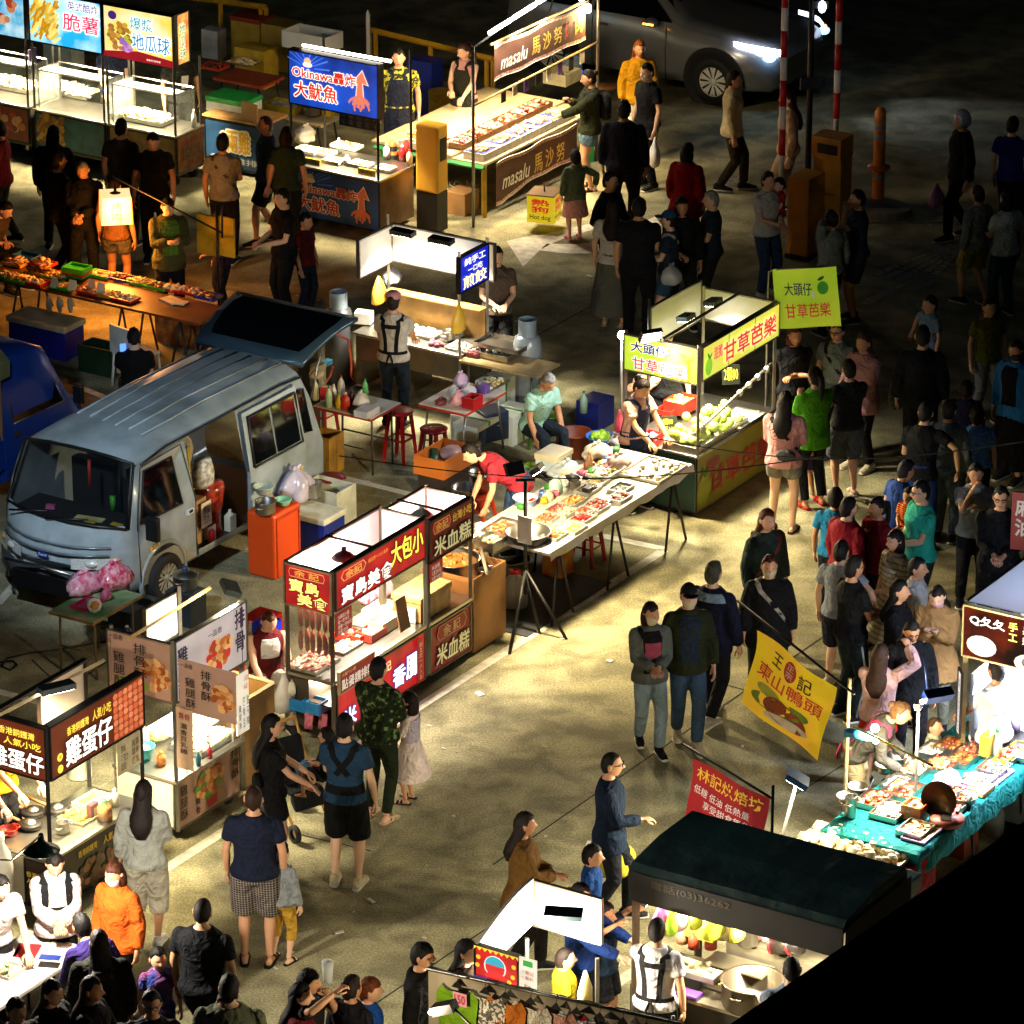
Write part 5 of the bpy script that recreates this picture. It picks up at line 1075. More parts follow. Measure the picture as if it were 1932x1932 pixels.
for k in range(6):
 p=F4.w(.35+k*.38,.62,.78);t=thing('food_tray','wooden tray of raw red meat skewers in the rear row of the barbecue stall','tray',p,YA,'rear row of meat trays');mb=MB(mt('6a4526',.6));mb.box(-.17,.17,-.14,.14,0,.012);mb.box(-.17,.17,-.14,-.13,.012,.07);mb.box(-.17,.17,.13,.14,.012,.07);mb.box(-.17,-.16,-.13,.13,.012,.07);mb.box(.16,.17,-.13,.13,.012,.07);mb.build('tray',t)
 mb=MB(MEAT[0]);food(mb,-.16,.16,-.13,.13,.02,34,.035,MEAT if k%2 else PINK,40+k,'ball',.08);mb.build('food',t)
for k in range(5):
 p=F4.w(.25+k*.46,.22,.735);t=thing('food_tray','blue lined tray of sliced pale meat in the front row of the barbecue stall','tray',p,YA,'front row of meat trays');mb=MB(mt('c9c4b8',.4,.3));mb.box(-.22,.22,-.16,.16,0,.09);mb.mat(mt('3a4ab0',.5));mb.box(-.2,.2,-.14,.14,.091,.096);mb.build('tray',t)
 mb=MB(PINK[0]);food(mb,-.18,.18,-.12,.12,.097,44,.028,fm('e8c9a0','e2b878','efe0c4','d8a05a'),60+k,'chunk',.02);mb.build('food',t)
for k,(x,y)in enumerate(((.1,1.15),(.45,1.25),(.15,.85))):
 p=F4.w(x,y,.77);t=thing('food_tray',['white box of grilled skewers at the left end of the barbecue stall','shallow box of fried cakes behind the barbecue trays','white tray of rice cakes at the corner of the barbecue stall'][k],'tray',p,YA);mb=MB(mt('d2c6b2',.5));mb.box(-.2,.2,-.15,.15,0,.08);mb.build('tray',t);mb=MB(WOOD);food(mb,-.18,.18,-.13,.13,.081,26,.035,fm('d9a24a','e8d8b0','c98a3a'),80+k,'chunk',.03);mb.build('food',t)
tray(q(2,0,460,570),.78,.42,.36,.16,mt('e6d8a8',.5),(60,.02,fm('e8dcb8')),'cream plastic tub on the far end of the barbecue stall')
t=thing('glass_dome','blue rimmed glass dome of green food on the barbecue stall','dome',at(*q(2,0,530,510),.77),YA);mb=MB(glass('bcd4ff',.7));mb.lathe([(.14,0),(.14,.16),(.1,.25),(0,.28)],n=20);mb.build('dome',t);mb=MB(mt('5f9a4a',.5));mb.ball((0,0,.09),(.1,.1,.1),10,.1);mb.build('food',t);mb=MB(mt('4a6ae0',.3,em=1.2));mb.lathe([(.145,0),(.155,.01),(.145,.03)],n=20);mb.build('rim',t)
t=thing('chopping_board','round brown chopping board on the far end of the barbecue stall','board',at(*q(2,0,770,610),.77),YA);mb=MB(WOOD);mb.lathe([(0,0),(.17,0),(.17,.03),(0,.03)],n=20);mb.build('board',t)
pot(q(1,0,1350,800),.32,.17,.32,mt('c9a01f',.4),'tall yellow plastic tub behind the squid vendor',name='tub')
carton(q(1,0,1240,850),0,.3,.4,.9,mt('10268a',.4),'stacked dark blue crates behind the squid vendor',yaw=YA,name='crate')
t=thing('cable_coil','heap of coiled white cables under the barbecue stall','cable',at(*q(1,0,1450,1440),0));mb=MB(mt('cfc6b0',.5));R=random.Random(3)
for k in range(7):
 r_=R.uniform(.1,.2);cx,cy=R.uniform(-.12,.12),R.uniform(-.1,.1);mb.tube([(cx+r_*cos(a)*R.uniform(.8,1.2),cy+r_*sin(a)*R.uniform(.8,1.2),.02+R.uniform(0,.28))for a in[2*pi*i/14 for i in range(16)]],.008,5)
mb.build('coil',t)
carton(q(1,0,1500,1480),0,.35,.3,.3,CARD,'brown carton under the barbecue stall table')
t=thing('lantern','yellow square lantern reading hot dog in red and black','lantern',at(1025,440,0),0);t.location=at(1027,413,.12);t.rotation_euler.z=YA-pi/2+.25
mb=MB(em_('d8c41f',.55,.05));mb.box(-.18,.18,-.18,.18,0,.36);mb.mat(mt('6a4a1a',.6));mb.box(-.185,.185,-.185,.185,.36,.375);mb.tube([(0,0,.37),(0,0,.5)],.012,5);o=mb.build('lantern_body',t)
for a in(0,pi/2):
 for m_,it in((em_('c8201a',.5,0),[('熱狗',-.12,.12,.14,.32,.04)]),(BLET,[('Hot dog',-.14,.14,.03,.11,.02)])):
  mb=MB(m_);mb.M=Matrix.Rotation(a,4,'Z')
  for x in it:mb.text('熱\n狗' if x[0]=='熱狗' else x[0],x[1],x[2],x[3],x[4],-.184,x[5])
  mb.build('lettering',o)
t=thing('lantern','glowing orange white lantern hanging from a slanted pole over the left lane','lantern',at(219,415,1.28),.15)
mb=MB(mt('ffd28a',.5,em=1.05,n=.1,h2='ffe2a8'));mb.box(-.19,.19,-.19,.19,0,.34,.012,.012);o=mb.build('lantern_body',t)
mb=MB(mt('e07a1a',.5,em=1.2,n=0));
for x in(-.19,.19):
 for y in(-.19,.19):mb.bar((x,y,0),(x*.94,y*.94,.34),.012)
mb.mat(IRON);mb.lathe([(.0,.345),(.07,.345),(.02,.36),(.015,.45),(0,.45)],n=12);mb.build('lantern_frame',t)
mb=MB(mt('b5742a',.5,em=.8,n=0));mb.text('烤\n肉',-.06,.06,.05,.28,-.195,.0);mb.build('lettering',o);light((0,-.32,.2),34,'ffa040',.15,parent=t);light((0,0,-.15),42,'ffa040',.15,parent=t)
p0,p1=at(212,332,1.82),at(420,440,1.55);pb=at(420,545,0);t=thing('lantern_pole','thin slanted pole carrying the orange lantern','pole',pb);mb=MB(IRON);mb.tube([(0,0,0),(p1.x-pb.x,p1.y-pb.y,1.9)],.014,6);mb.tube([p0-pb+Vector((0,0,0)),p1-pb],.012,6);mb.build('pole',t)
# long skewer table at the left
F7=Fr('B',q(0,1,1390,520),.72);t=thing('table','long brown wooden market table with plastic trays of skewers at the left','table',F7.P,F7.yaw)
mb=MB(mt('7a3f1a',.45,n=.3,ns=3));mb.box(-3.2,.02,-.03,.62,.69,.72);mb.build('table_top',t)
for x in(-2.7,-1.15,-.3):
 for s in(-1,1):mb=MB(IRON);mb.tube([(x,.05,.69),(x+s*.14,.02,0)],.014,6);mb.build('leg',t);mb=MB(IRON);mb.tube([(x,.52,.69),(x+s*.14,.55,0)],.014,6);mb.build('leg',t)
SKC={'g':mt('2fae2a',.4,n=.05),'r':mt('b5261a',.4,n=.05),'b':mt('1f2f9a',.4),'y':mt('d9a02a',.4)};SF_=[fm('d8a07a','c98a5a','e4c8a0'),fm('8a4a2a','a86a3a','6a3a22'),fm('e4c48a','d8b06a','c99a4a'),fm('d9cba8','e0d8bc')]
for k,(x,y,c_,fi,lab)in enumerate(((650,30,'g',2,''),(700,190,'g',0,'green tray of pale meat skewers at the rear edge of the long table'),(850,215,'b',1,'blue tray of dark sausages at the rear edge of the long table'),(990,245,'g',2,'green tray of yellow fritters in the long table row'),(1110,275,'g',1,'green tray of brown skewers next to the red trays'),(1215,290,'r',3,'red tray of white tofu pieces in the long table row'),(1330,310,'r',0,'red tray of pink skewers beside the dark blue tray'),(1460,345,'b',1,'dark blue tray of red sausages at the right end of the long table'),(60,200,'g',0,'green tray of skewers at the near left of the long table'),(130,225,'g',2,'green tray with paper packets at the near left of the long table'),(250,245,'r',3,'red tray of paper wrapped skewers on the near side'),(450,275,'g',2,'green tray with upright white price papers on the near side'),(640,310,'r',0,'red tray of skewers with folded white papers'),(760,330,'y',2,'yellow tray of fried cakes on the near side'),(880,360,'r',3,'red tray of tofu sticks at the front of the bare table top'),(110,110,'y',0,'big heap of pink meat skewers at the far left of the long table'),(300,115,'r',0,'heap of pink skewers left of the stacked green trays'),(280,170,'y',1,'tray of dark beans before the heaps of meat'),(390,205,'g',2,'flat green tray left of the stacked trays'))):
 if not lab:continue
 tray(q(0,1,x,y),.73,.30,.21,.035,SKC[c_],(26,.026,SF_[fi],'stick' if k%2 else 'ball',.09 if 'heap' in lab else .03),lab,yaw=F7.yaw)
for k in range(4):tray(q(0,1,540,190-k*14),.74+k*.045,.30,.22,.042,SKC['g' if k!=1 else 'r'],None,'green plastic tray in the stack in the middle of the long table' if k!=1 else 'red plastic tray inside the stack of green trays',yaw=F7.yaw+.05*(k%2),group='stacked plastic trays' if k!=1 else None)
tray(q(0,1,185,70),.73,.3,.2,.05,mt('1f5a8a',.4),None,'blue basin behind the heaps of meat on the long table',yaw=F7.yaw)
for k,(x,y)in enumerate(((370,260),(500,280),(630,275),(700,300))):
 t=thing('price_paper','folded white price paper standing in the trays of the long table','paper',at(*q(0,1,x,y+15),.76),F7.yaw+.4*(k%2),'folded price papers on the long table');mb=MB(mt('efe2c8',.8,n=.04));mb.add([(-.05,0,0),(.05,0,0),(.06,.02,.12),(-.03,.03,.13),(-.05,.05,0),(.05,.06,0)],[(0,1,2,3),(3,2,5,4)]);mb.build('paper',t)
t=thing('paper_stack','stack of white papers lying on the bare end of the long table','paper',at(*q(0,1,1200,370),.722),F7.yaw-.3);mb=MB(mt('e8d8c0',.8));mb.box(-.13,.13,-.09,.09,0,.02);mb.cbox((.13,.02,.012),(.18,.14,.015),.5);mb.build('papers',t)
for k in range(3):
 t=thing('glove','white cotton work glove hanging from the edge of the long table','glove',at(*q(0,1,350+k*75,340),.66),F7.yaw,'work gloves hung under the long table');mb=MB(mt('c9b89a',.8));mb.ball((0,-.03,-.09),(.045,.02,.11),10);mb.tube([(.03,-.03,-.02),(.06,-.035,-.1)],.016,6);mb.build('glove_body',t)
t=thing('yellow_board','yellow painted board on a thin stand at the end of the long table','sign',at(*q(0,1,1560,560),0),F7.yaw);mb=MB(mt('d0ac1f',.6,n=.2,ns=6));mb.box(-.33,-.02,-.03,0,.92,1.42);mb.box(.02,.24,-.06,-.03,.96,1.46);mb.build('board',t);mb=MB(IRON);mb.tube([(0,-.07,0),(0,-.07,1.6)],.016,6);mb.build('stand',t)
F7L=F7
t=thing('cooler_box','blue cooler with a cream lid under the long table','cooler',at(*q(0,1,330,720),0),F7.yaw);mb=MB(mt('15208a',.4));mb.box(-.42,.42,-.2,.2,0,.36);mb.build('tub',t,bev=.02);mb=MB(mt('c2b78e',.5));mb.box(-.44,.44,-.22,.22,.361,.44);mb.build('lid',t,bev=.02)
carton(q(0,1,720,860),0,.5,.3,.34,mt('14331f',.5),'dark green crate of goods under the long table',yaw=F7.yaw,name='crate',open_=True)
t=thing('chair','white plastic chair under the man reading his phone','chair',at(*q(0,1,960,960),0),F7.yaw-.2);W_=mt('c6cfcf',.5)
mb=MB(W_);mb.box(-.2,.2,-.2,.2,.40,.43);mb.build('seat',t);mb=MB(W_);mb.box(-.2,.2,-.23,-.2,.44,.78);mb.build('backrest',t)
for x in(-.18,.18):
 for y in(-.18,.18):mb=MB(W_);mb.tube([(x,y,.4),(x*1.15,y*1.15,0)],.018,6);mb.build('leg',t)
carton(q(0,1,1270,690),0,.75,.03,.62,mt('5a2f1a',.6,n=.4,ns=9,h2='b5762a'),'brown patterned cloth panel below the right end of the long table',yaw=F7.yaw,name='patterned_hanging',cat='cloth')
# dumpling stall
F8=Fr('B',q(1,1,740,590),.75);t8=frthing(F8,'food_stall','pan fried dumpling stall under white boards with a blue sign','food stall')
mb=MB(mt('5a4a34',.5,.2,n=.2));mb.box(0,1.45,.04,.62,.42,.72);mb.box(0,.06,.04,.62,.06,.42);mb.box(1.38,1.45,.04,.62,.06,.42);mb.box(.62,.68,.04,.62,.06,.42);mb.build('cabinet',t8)
mb=MB(STEEL);mb.box(-.03,1.48,0,.66,.72,.75);mb.build('counter',t8,bev=.006)
mb=MB(mt('a8834a',.45,.3,n=.2));mb.box(.1,1.42,.62,.64,.752,1.12);mb.box(.1,1.42,.50,.66,1.12,1.135);mb.build('splash_guard',t8)
posts(t8,((.0,.74),(1.45,.62),(1.45,.02)),.1,2.0,.03,POLE)
WB_=mt('f1efe8',.6,n=.03)
s=sign(t8,(0,.78,1.40),-pi/2,.70,.46,WB_,POLE,.04);s=sign(t8,(.04,.76,1.42),0,1.42,.46,WB_,POLE,.04)
s=sign(t8,(1.47,.0,1.5),pi/2,.62,.44,em_('1222b4',.9,.1),DK,.05);letters(s,em_('f4f0dc',1.2,0),[('純手工',.14,.86,.70,.90,.03),('一口吃',.26,.76,.47,.63,.03)]);letters(s,em_('ffe9a0',1.3,0),[('煎餃',.10,.90,.08,.42,.04)],name='big_lettering')
for x in(.42,.95):ledbox(t8,(x,.42,1.93),(x,.5,1.2),150,'fff3d8',(.3,.1,.12),'1a1a1c',118)
dl((.7,.2,1.75),80,'fff0d0',.15,t8)
for x,z,lab in((.02,1.3,0),(1.46,1.38,0)):
 hung_bag(None,F8.w(x,.5 if x<1 else-.02,z),mt('e8b83a',.4,n=.08),'yellow carrier bags hung at the left post of the dumpling stall' if x<1 else 'yellow carrier bags hung under the blue dumpling sign',.34,.13)
bag(q(1,1,1000,240),1.05,.13,mt('e9e4ee',.35,n=.1),'puffed white plastic bag on the back of the dumpling stall')
carton(q(1,1,810,520),.76,.2,.16,.14,mt('f0efe8',.5),'white foam food boxes stacked at the left of the dumpling counter',yaw=F8.yaw+.3)
DUM=fm('efe6d0','e8d8b4','f4eee0')
tray(q(1,1,1200,590),.76,.55,.3,.025,STEEL,(80,.026,DUM),'steel tray crowded with raw dumplings on the dumpling counter',yaw=F8.yaw)
pot(q(1,1,1400,640),.76,.075,.10,STEEL,'small steel pot nearest the corner of the dumpling counter');pot(q(1,1,1475,610),.76,.08,.11,STEEL,'second small steel pot behind it on the dumpling counter')
tray(q(1,1,1500,700),.76,.34,.24,.02,mt('e0d8c4',.5),(20,.03,DUM),'pale board with dough rounds at the right end of the dumpling counter',yaw=F8.yaw)
tray(q(1,1,1260,720),.66,.28,.16,.06,STEEL,None,'steel drawer tray sticking out under the dumpling counter',yaw=F8.yaw)
t=thing('cloth','dusky pink cloth lying on the dumpling counter edge','cloth',at(*q(1,1,1320,680),.757),F8.yaw);mb=MB(fab('9a5a6a'));food(mb,-.1,.1,-.06,.06,0,10,.035,[fab('9a5a6a')],5,'ball');mb.build('rag',t)
def cylinder(px,r,h,col,label,collar=None):
 t=thing('gas_cylinder',label,'gas cylinder',at(px[0],px[1],0));mb=MB(mt(col,.35,.3,n=.08));mb.lathe([(r*.9,0),(r,.03),(r,h*.8),(r*.85,h*.9),(r*.4,h*.95),(0,h*.95)],n=20);mb.build('tank',t)
 mb=MB(collar or mt('8fa4b4',.4,.4));mb.lathe([(r*.62,h*.9),(r*.62,h*1.12)],n=18);mb.lathe([(.03,h*.95),(.03,h*1.05),(0,h*1.05)],n=8);mb.mat(mt('c8561a',.4));mb.ball((.03,-.02,h*1.06),.03,7);mb.mat(mt('2a5ab0',.4));mb.ball((-.04,0,h*1.05),.025,7);mb.build('valve_guard',t);return t
cylinder(q(1,1,640,930),.17,1.0,'4a4c50','tall dark grey gas cylinder beside the raised tailgate');cylinder(q(2,1,215,1130),.17,1.0,'9aa6ac','silver gas cylinder behind the man in mint green')
for pts,lab in((((520,640,1.1),(560,590,1.15),(620,600,1.1),(700,640,1.05),(720,780,.6),(720,900,.15),(850,1010,.05)),'orange gas hose looping down beside the grey cylinder'),(((590,830,.7),(570,900,.3),(545,940,.2)),'short orange hose below the blue tap')):
 w_=[at(*q(1,1,x,y),z)for x,y,z in pts];t=thing('gas_hose',lab,'hose',w_[0]);mb=MB(mt('c8401a',.4));mb.tube([p-w_[0]for p in w_],.014,6);mb.build('hose',t)
bowl(q(1,1,410,730),.95,.17,.2,mt('b5a06a',.5),'deep tan bucket of peeled garlic beside the van tail',(40,.03,fm('e0cfa0','c9b07a')),name='bucket',cat='bucket');t=thing('bucket_stand','small crate stand under the tan bucket','stand',at(*q(1,1,410,760),.9));t.location.z=0;mb=MB(mt('4a3a26',.7));mb.box(-.15,.15,-.15,.15,0,.94);mb.build('stand',t)
carton(q(1,1,545,820),.6,.16,.08,.06,mt('2a6a8a',.4),'blue plastic tap block by the orange hose')
# prep bench, tables, stools
F9=Fr('B',q(1,1,1480,780),.72);ftable(F9,0,1.05,-.02,.5,.72,mt('b59a6a',.4,.3),'steel prep bench right of the dumpling stall',legs=mt('5a4a34',.5),splay=0,name='bench')
tray(q(1,1,1710,740),.73,.62,.34,.06,STEEL,(24,.03,fm('4a4640','8a8478')),'wide steel tray on the prep bench',yaw=F9.yaw);tray(q(1,1,1790,680),.80,.62,.4,.05,STEEL,None,'stacked flat steel trays at the back of the prep bench',yaw=F9.yaw)
t=thing('cloth','crumpled dusky red cloth on the prep bench','cloth',at(*q(1,1,1570,750),.73),F9.yaw);mb=MB(fab('8a4a4a'));food(mb,-.14,.14,-.06,.06,0,14,.045,[fab('8a4a4a')],6,'ball');mb.build('rag',t)
F11=Fr('A',q(1,1,860,1195),.72);ftable(F11,0,.60,0,.78,.72,mt('d6cdb8',.5,n=.05),'cream topped folding table crowded with bottles behind the van',mt('a8301a',.5),mt('3a342a',.5),splay=0)
for x,y,r_,h_,c_,k_,lab in((470,1060,.04,.26,'d9cf9a','e8e4da','tall pale oil bottle at the left edge of the bottle table'),(565,1110,.04,.25,'b5cfa0','2f9a4a','clear green capped bottle on the bottle table'),(600,1080,.035,.22,'e0dcc8','e8e4da','white bottle behind the green capped one'),(650,1040,.045,.26,'c9c4b0','b5301a','clear bottle with a red cap at the back of the bottle table'),(635,1120,.04,.17,'d9a82a','d9a82a','yellow sauce bottle on the bottle table'),(680,1125,.055,.2,'b5301f','e8c8b8','fat red sauce bottle on the bottle table'),(725,1100,.035,.2,'2a1c14','8a1a14','black soy sauce bottle on the bottle table'),(820,1030,.035,.2,'5aa85a','2f8a3a','small green bottle at the back right of the bottle table')):bottle(q(1,1,x,y),.73,r_,h_,mt(c_,.25,n=.05),mt(k_,.4),lab)
bag(q(1,1,790,1110),.73,.11,mt('d9ccb8',.3,n=.15),'white food bag in the middle of the bottle table',.22);carton(q(1,1,830,1165),.73,.26,.18,.08,mt('c9c2b8',.5),'low white foam box with purple labels on the bottle table',yaw=F11.yaw);tray(q(1,1,755,1010),.73,.22,.15,.05,STEEL,None,'steel tray at the back of the bottle table');carton(q(1,1,490,960),.72,.16,.12,.26,mt('b5a87a',.5),'pale box with a blue label at the back left of the bottle table');bag(q(1,1,480,900),.98,.09,mt('c9b48a',.5,n=.3),'crumpled paper bag on the pale box',.12)
carton(q(1,1,545,1560),0,.3,.3,.46,mt('b5842a',.6,n=.3),'tall yellow printed carton at the van rear corner',open_=True)
F11b=Fr('A',q(1,1,1520,1160),.72);ftable(F11b,0,.86,0,.62,.72,mt('dccfbd',.5,n=.05),'red edged folding table heaped with food bags',mt('b8301a',.4),POLE)
for x,y,r_,c_,lab,h_ in((1490,970,.10,'d8b8d0','pink plastic bag tied on the red edged table',.22),(1440,1030,.08,'e4ddd0','white bag of noodles on the red edged table',.14),(1540,1030,.1,'eadfe0','white plastic bag beside the red tub',.16),(1470,1095,.09,'d89aa0','pink bag hanging over the edge of the red edged table',.2),(1350,1090,.08,'7a3a3a','dark red onions heaped on the red edged table',.09)):bag(q(1,1,x,y),.73,r_,mt(c_,.3,n=.15),lab,h_)
carton(q(1,1,1570,1110),.73,.2,.16,.13,RED,'bright red plastic tub on the red edged table',open_=True,name='tub',cat='tub');tray(q(1,1,1690,960),.73,.45,.26,.03,STEEL,(50,.028,fm('d9cfa8','c9b87a','e4dcc4')),'steel tray of cut food on the red edged table');carton(q(1,1,1650,1010),.73,.12,.1,.1,mt('6a4a9a',.4),'small purple pack on the red edged table')
stool(q(1,1,1065,1480),'bright red stool in front of the bottle table',.60);stool(q(1,1,1300,1560),'dark red stool beside the orange basket',.52,'7a1014');stool(q(1,1,520,1290),'red stool half hidden by the van rear',.5);stool(q(1,1,590,1870),'dark red stool carrying a steel pot by the van side',.46,'6a1216');stool(q(1,1,490,1880),'low dark red stool left of the pot stool',.34,'6a1216')
cs=[('white foam carton with green straps behind the red aproned woman',1590,1330,0,.5,.36,.34),('white carton of produce on top with green strap',1600,1230,.34,.48,.34,.06),('white carton with green print beside the sitting man',1840,1330,0,.46,.34,.36),('second white carton with green strap in the row of cartons',1730,1200,.0,.4,.3,.52)]
for lab,x,y,z,w_,d_,h_ in cs:carton(q(1,1,x,y),z,w_,d_,h_,mt('d3d8c8',.6,n=.05),lab,stripe=mt('2f9a3f',.5),text=None)
carton(q(1,1,1700,1320),.1,.3,.3,.34,mt('22304f',.4),'dark blue tilted cooler by the white cartons',yaw=YA-.5);bowl(q(2,1,280,1180),.3,.16,.08,mt('d9cfb0',.5),'cream basin on the white cartons')
t=tray(q(1,1,1370,1540),.28,.62,.40,.22,mt('e07a2a',.45,n=.05),None,'bright orange plastic basket beside the bending woman',name='basket',cat='basket');mb=MB(mt('d9a8a0',.4,n=.2));mb.ball((.1,-.03,.16),(.16,.13,.08),10,.1);mb.mat(mt('3a5a3a',.4,n=.4));mb.tube([(-.22,0,.1),(-.05,.1,.2)],.06,8);mb.build('contents',t)
t=thing('crate','dark crate under the orange basket','crate',at(*q(1,1,1370,1560),.25));t.location.z=0;t.rotation_euler.z=YA;mb=MB(mt('3a2a1c',.7));mb.box(-.25,.25,-.18,.18,0,.27);mb.build('crate_body',t)
pot(q(1,1,1520,1760),.22,.15,.14,STEEL,'steel basin that the bending woman reaches into');bowl(q(1,1,1640,1700),.3,.15,.22,STEEL,'steel pail in front of the bending woman',name='pail',cat='pail');stool(q(1,1,1620,1900),'orange red stool under the steel pail',.3,'c83a14');stool(q(1,1,1520,1890),'low red stool under the steel basin',.22)
bowl(q(2,1,730,1370),.22,.17,.10,mt('3a6ac0',.4),'blue basin heaped with green guavas by the sitting man',(26,.055,fm('9fc83a','86b02a')));carton(q(2,1,730,1430),0,.34,.26,.2,RED,'red crate under the blue basin of guavas',name='crate');pot(q(2,1,540,1440),0,.2,.26,mt('8a3a16',.5),'brown plastic tub in front of the sitting man',name='tub');bottle(q(2,1,610,1150),.36,.045,.26,mt('9ac0b0',.2),mt('2a8a5a'),'clear water bottle with a green cap on the blue crate');carton(q(2,1,690,1240),0,.36,.3,.34,mt('14227a',.4),'dark blue crate beside the sitting man',name='crate');stool(q(2,1,340,1400),'green stool under the sitting man in mint green',.42,'3a5a1a');bag(q(2,1,840,1440),.55,.13,mt('d8c8c4',.15,n=.3),'clear plastic bag hanging at the guava cart corner',.3)
# guava stall
F10=Fr('A',q(2,1,1400,1890));t10=frthing(F10,'food_stall','guava stall with yellow green signs and a case of pale guavas','food stall')
GY=em_('c9d63a',.95,.25,2.2,'8fc832');GYD=mt('8f8a2a',.5,n=.25,ns=2.5,h2='7a7a30')
mb=MB(mt('1f3f38',.5,n=.08));mb.box(0.02,1.70,.02,.92,.04,.70);mb.build('cabinet',t10)
s=sign(t10,(0,.92,.05),-pi/2,.92,.66,mt('173f3a',.45,n=.12),DK,.018,'end_panel');s=sign(t10,(.0,0,.05),0,1.72,.66,GYD,POLE,.02,'base_panel')
letters(s,mt('b5201c',.5),[('甘草芭樂',.16,.97,.22,.66,.05)],slant=0);letters(s,mt('9a2a4a',.5),[('甜脆',.12,.28,.66,.84,.03)],name='small_lettering')
def guava(m,w,h,x=.08,lit=0,k=.22):
 g1,g2=(em_('8fd03a',.8),em_('3f9a2a',.7))if lit else(mt('9aa82a',.5),mt('3a6a24',.5))
 m.mat(g1);m.disc(w*x,h*.35,h*k,h*k*1.25,-.0108,18);m.mat(g2);m.disc(w*x,h*.35+h*k*1.5,h*.05,h*.13,-.0112,8,.6);m.disc(w*x+h*.1,h*.35+h*k*1.4,h*.04,h*.12,-.0116,8,-.8)
art(s,lambda m,w,h:guava(m,w,h,.075))
mb=MB(STEEL);mb.box(-.02,1.74,-.02,.95,.70,.73);mb.build('counter',t10,bev=.006)
posts(t10,((0,0),(1.70,0),(0,.92),(1.70,.92)),.73,2.02,.032,POLE)
s=sign(t10,(-.02,.94,1.56),-pi/2,.94,.42,GY,POLE,.06)
letters(s,em_('1f2a7a',.4,0),[('大頭仔',.11,.60,.58,.86,.03)],outline=em_('f4f8e4',1.1,0));letters(s,em_('d83a3a',.9,0),[('甘草芭樂',.13,.86,.10,.44,.02)],name='red_lettering',outline=em_('f6e0e0',1.1,0));art(s,lambda m,w,h:(guava(m,w,h*1.25,.80,1,.13)))
s=sign(t10,(0,-.04,1.60),0,1.72,.40,em_('d8cf4a',.95,.25,2,'c9d860'),POLE,.06);letters(s,em_('d8402a',.9,0),[('甘草芭樂',.26,.95,.2,.76,.05)],outline=em_('f0d8a0',1.0,0));letters(s,em_('d84a6a',.8,0),[('甜脆',.14,.25,.45,.82,.03)],name='small_lettering');art(s,lambda m,w,h:guava(m,w,h,.075,1,.2))
mb=MB(BLACK);mb.box(.565,.57,-.053,-.05,1.60,2.0);mb.box(1.15,1.155,-.053,-.05,1.6,2.0);mb.build('sign_seam',t10)
s=sign(t10,(.55,.93,1.62),0,1.12,.48,WB_,POLE,.03,'back_board');s=sign(t10,(1.7,.92,1.62),-pi/2,.9,.38,WB_,POLE,.03,'side_board')
mb=MB(POLE);mb.bar((0,.46,2.0),(1.7,.46,2.02),.03);mb.tube([(.55,.95,.73),(.55,.95,2.2)],.018,8);mb.build('roof_rail',t10)
for x in(.75,1.35):ledbox(t10,(x,.6,1.99),(x,.4,.8),150,'fff0cc',(.2,.04,.14),'1c2a3a',124)
dl((.35,.35,1.5),90,'fff0cc',.15,t10)
mb=MB(glass('e8efe6',.9));mb.add([(.05,.0,.95),(1.70,.0,.95),(1.70,.05,1.22),(.05,.05,1.22)],[(0,1,2,3)]);mb.add([(.05,0,.74),(1.7,0,.74),(1.7,0,.95),(.05,0,.95)],[(0,1,2,3)]);mb.build('sneeze_guard',t10)
mb=MB(mt('d0ccc0',.25,.8));mb.tube([(0,.04,.98),(1.72,.05,1.25)],.02,8);mb.build('guard_rail',t10)
mb=MB(mt('e8e6e0',.2))
for x in(1.0,1.2,1.4,1.6):mb.ball((x,.04,1.14+(x-1)*.14),.04,8)
mb.build('rail_lamp',t10)
R=random.Random(5)
g0=None
for k in range(62):
 lx=R.uniform(.08,1.12);ly=R.uniform(.06,.42);lz=.77+(.075 if k%3==0 else 0)+(.06 if k%5==0 else 0);p=F10.w(lx,ly,lz)
 if g0 is None:
  mb=MB(mt('c3d86a',.4,n=.12,ns=8));mb.ball((0,0,.045),(.05,.05,.055),12,.03);mb.mat(mt('6a7a2a',.6));mb.ball((0,0,.1),(.008,.008,.006),5);g0=mb.build('guava',None,p);tag(g0,'pale green guava in the lit case of the guava stall','guava','guavas heaped in the stall case')
 else:g=dup(g0,p,R.uniform(0,6))
tr_=thing('display_tray','wide steel display tray under the heaped guavas','tray',F10.w(.60,.24,.732),F10.yaw);mb=MB(STEEL);mb.box(-.57,.57,-.22,.22,0,.012);mb.box(-.57,.57,-.22,-.21,.012,.07);mb.box(-.57,-.56,-.21,.22,.012,.07);mb.build('tray',tr_)
tray(q(2,1,1690,1200),.74,.6,.4,.03,STEEL,(10,.02,fm('c9c4b4')),'bare steel tray at the right end of the guava stall')
tray(q(2,1,1080,1370),.74,.22,.18,.12,RED,(22,.035,fm('f0d8c4','e8c8b4')),'red tub of peeled pale fruit at the guava counter corner',name='tub',cat='tub',yaw=F10.yaw);tray(q(2,1,1290,1130),.78,.34,.26,.14,mt('c8301f',.4),(20,.05,fm('b8d04a','c8c05a')),'red basket of green guavas behind the guava seller',name='basket',cat='basket',yaw=F10.yaw);tray(q(2,1,1200,1150),.78,.24,.2,.06,mt('c8301f',.4),None,'low red tray beside the red guava basket',yaw=F10.yaw)
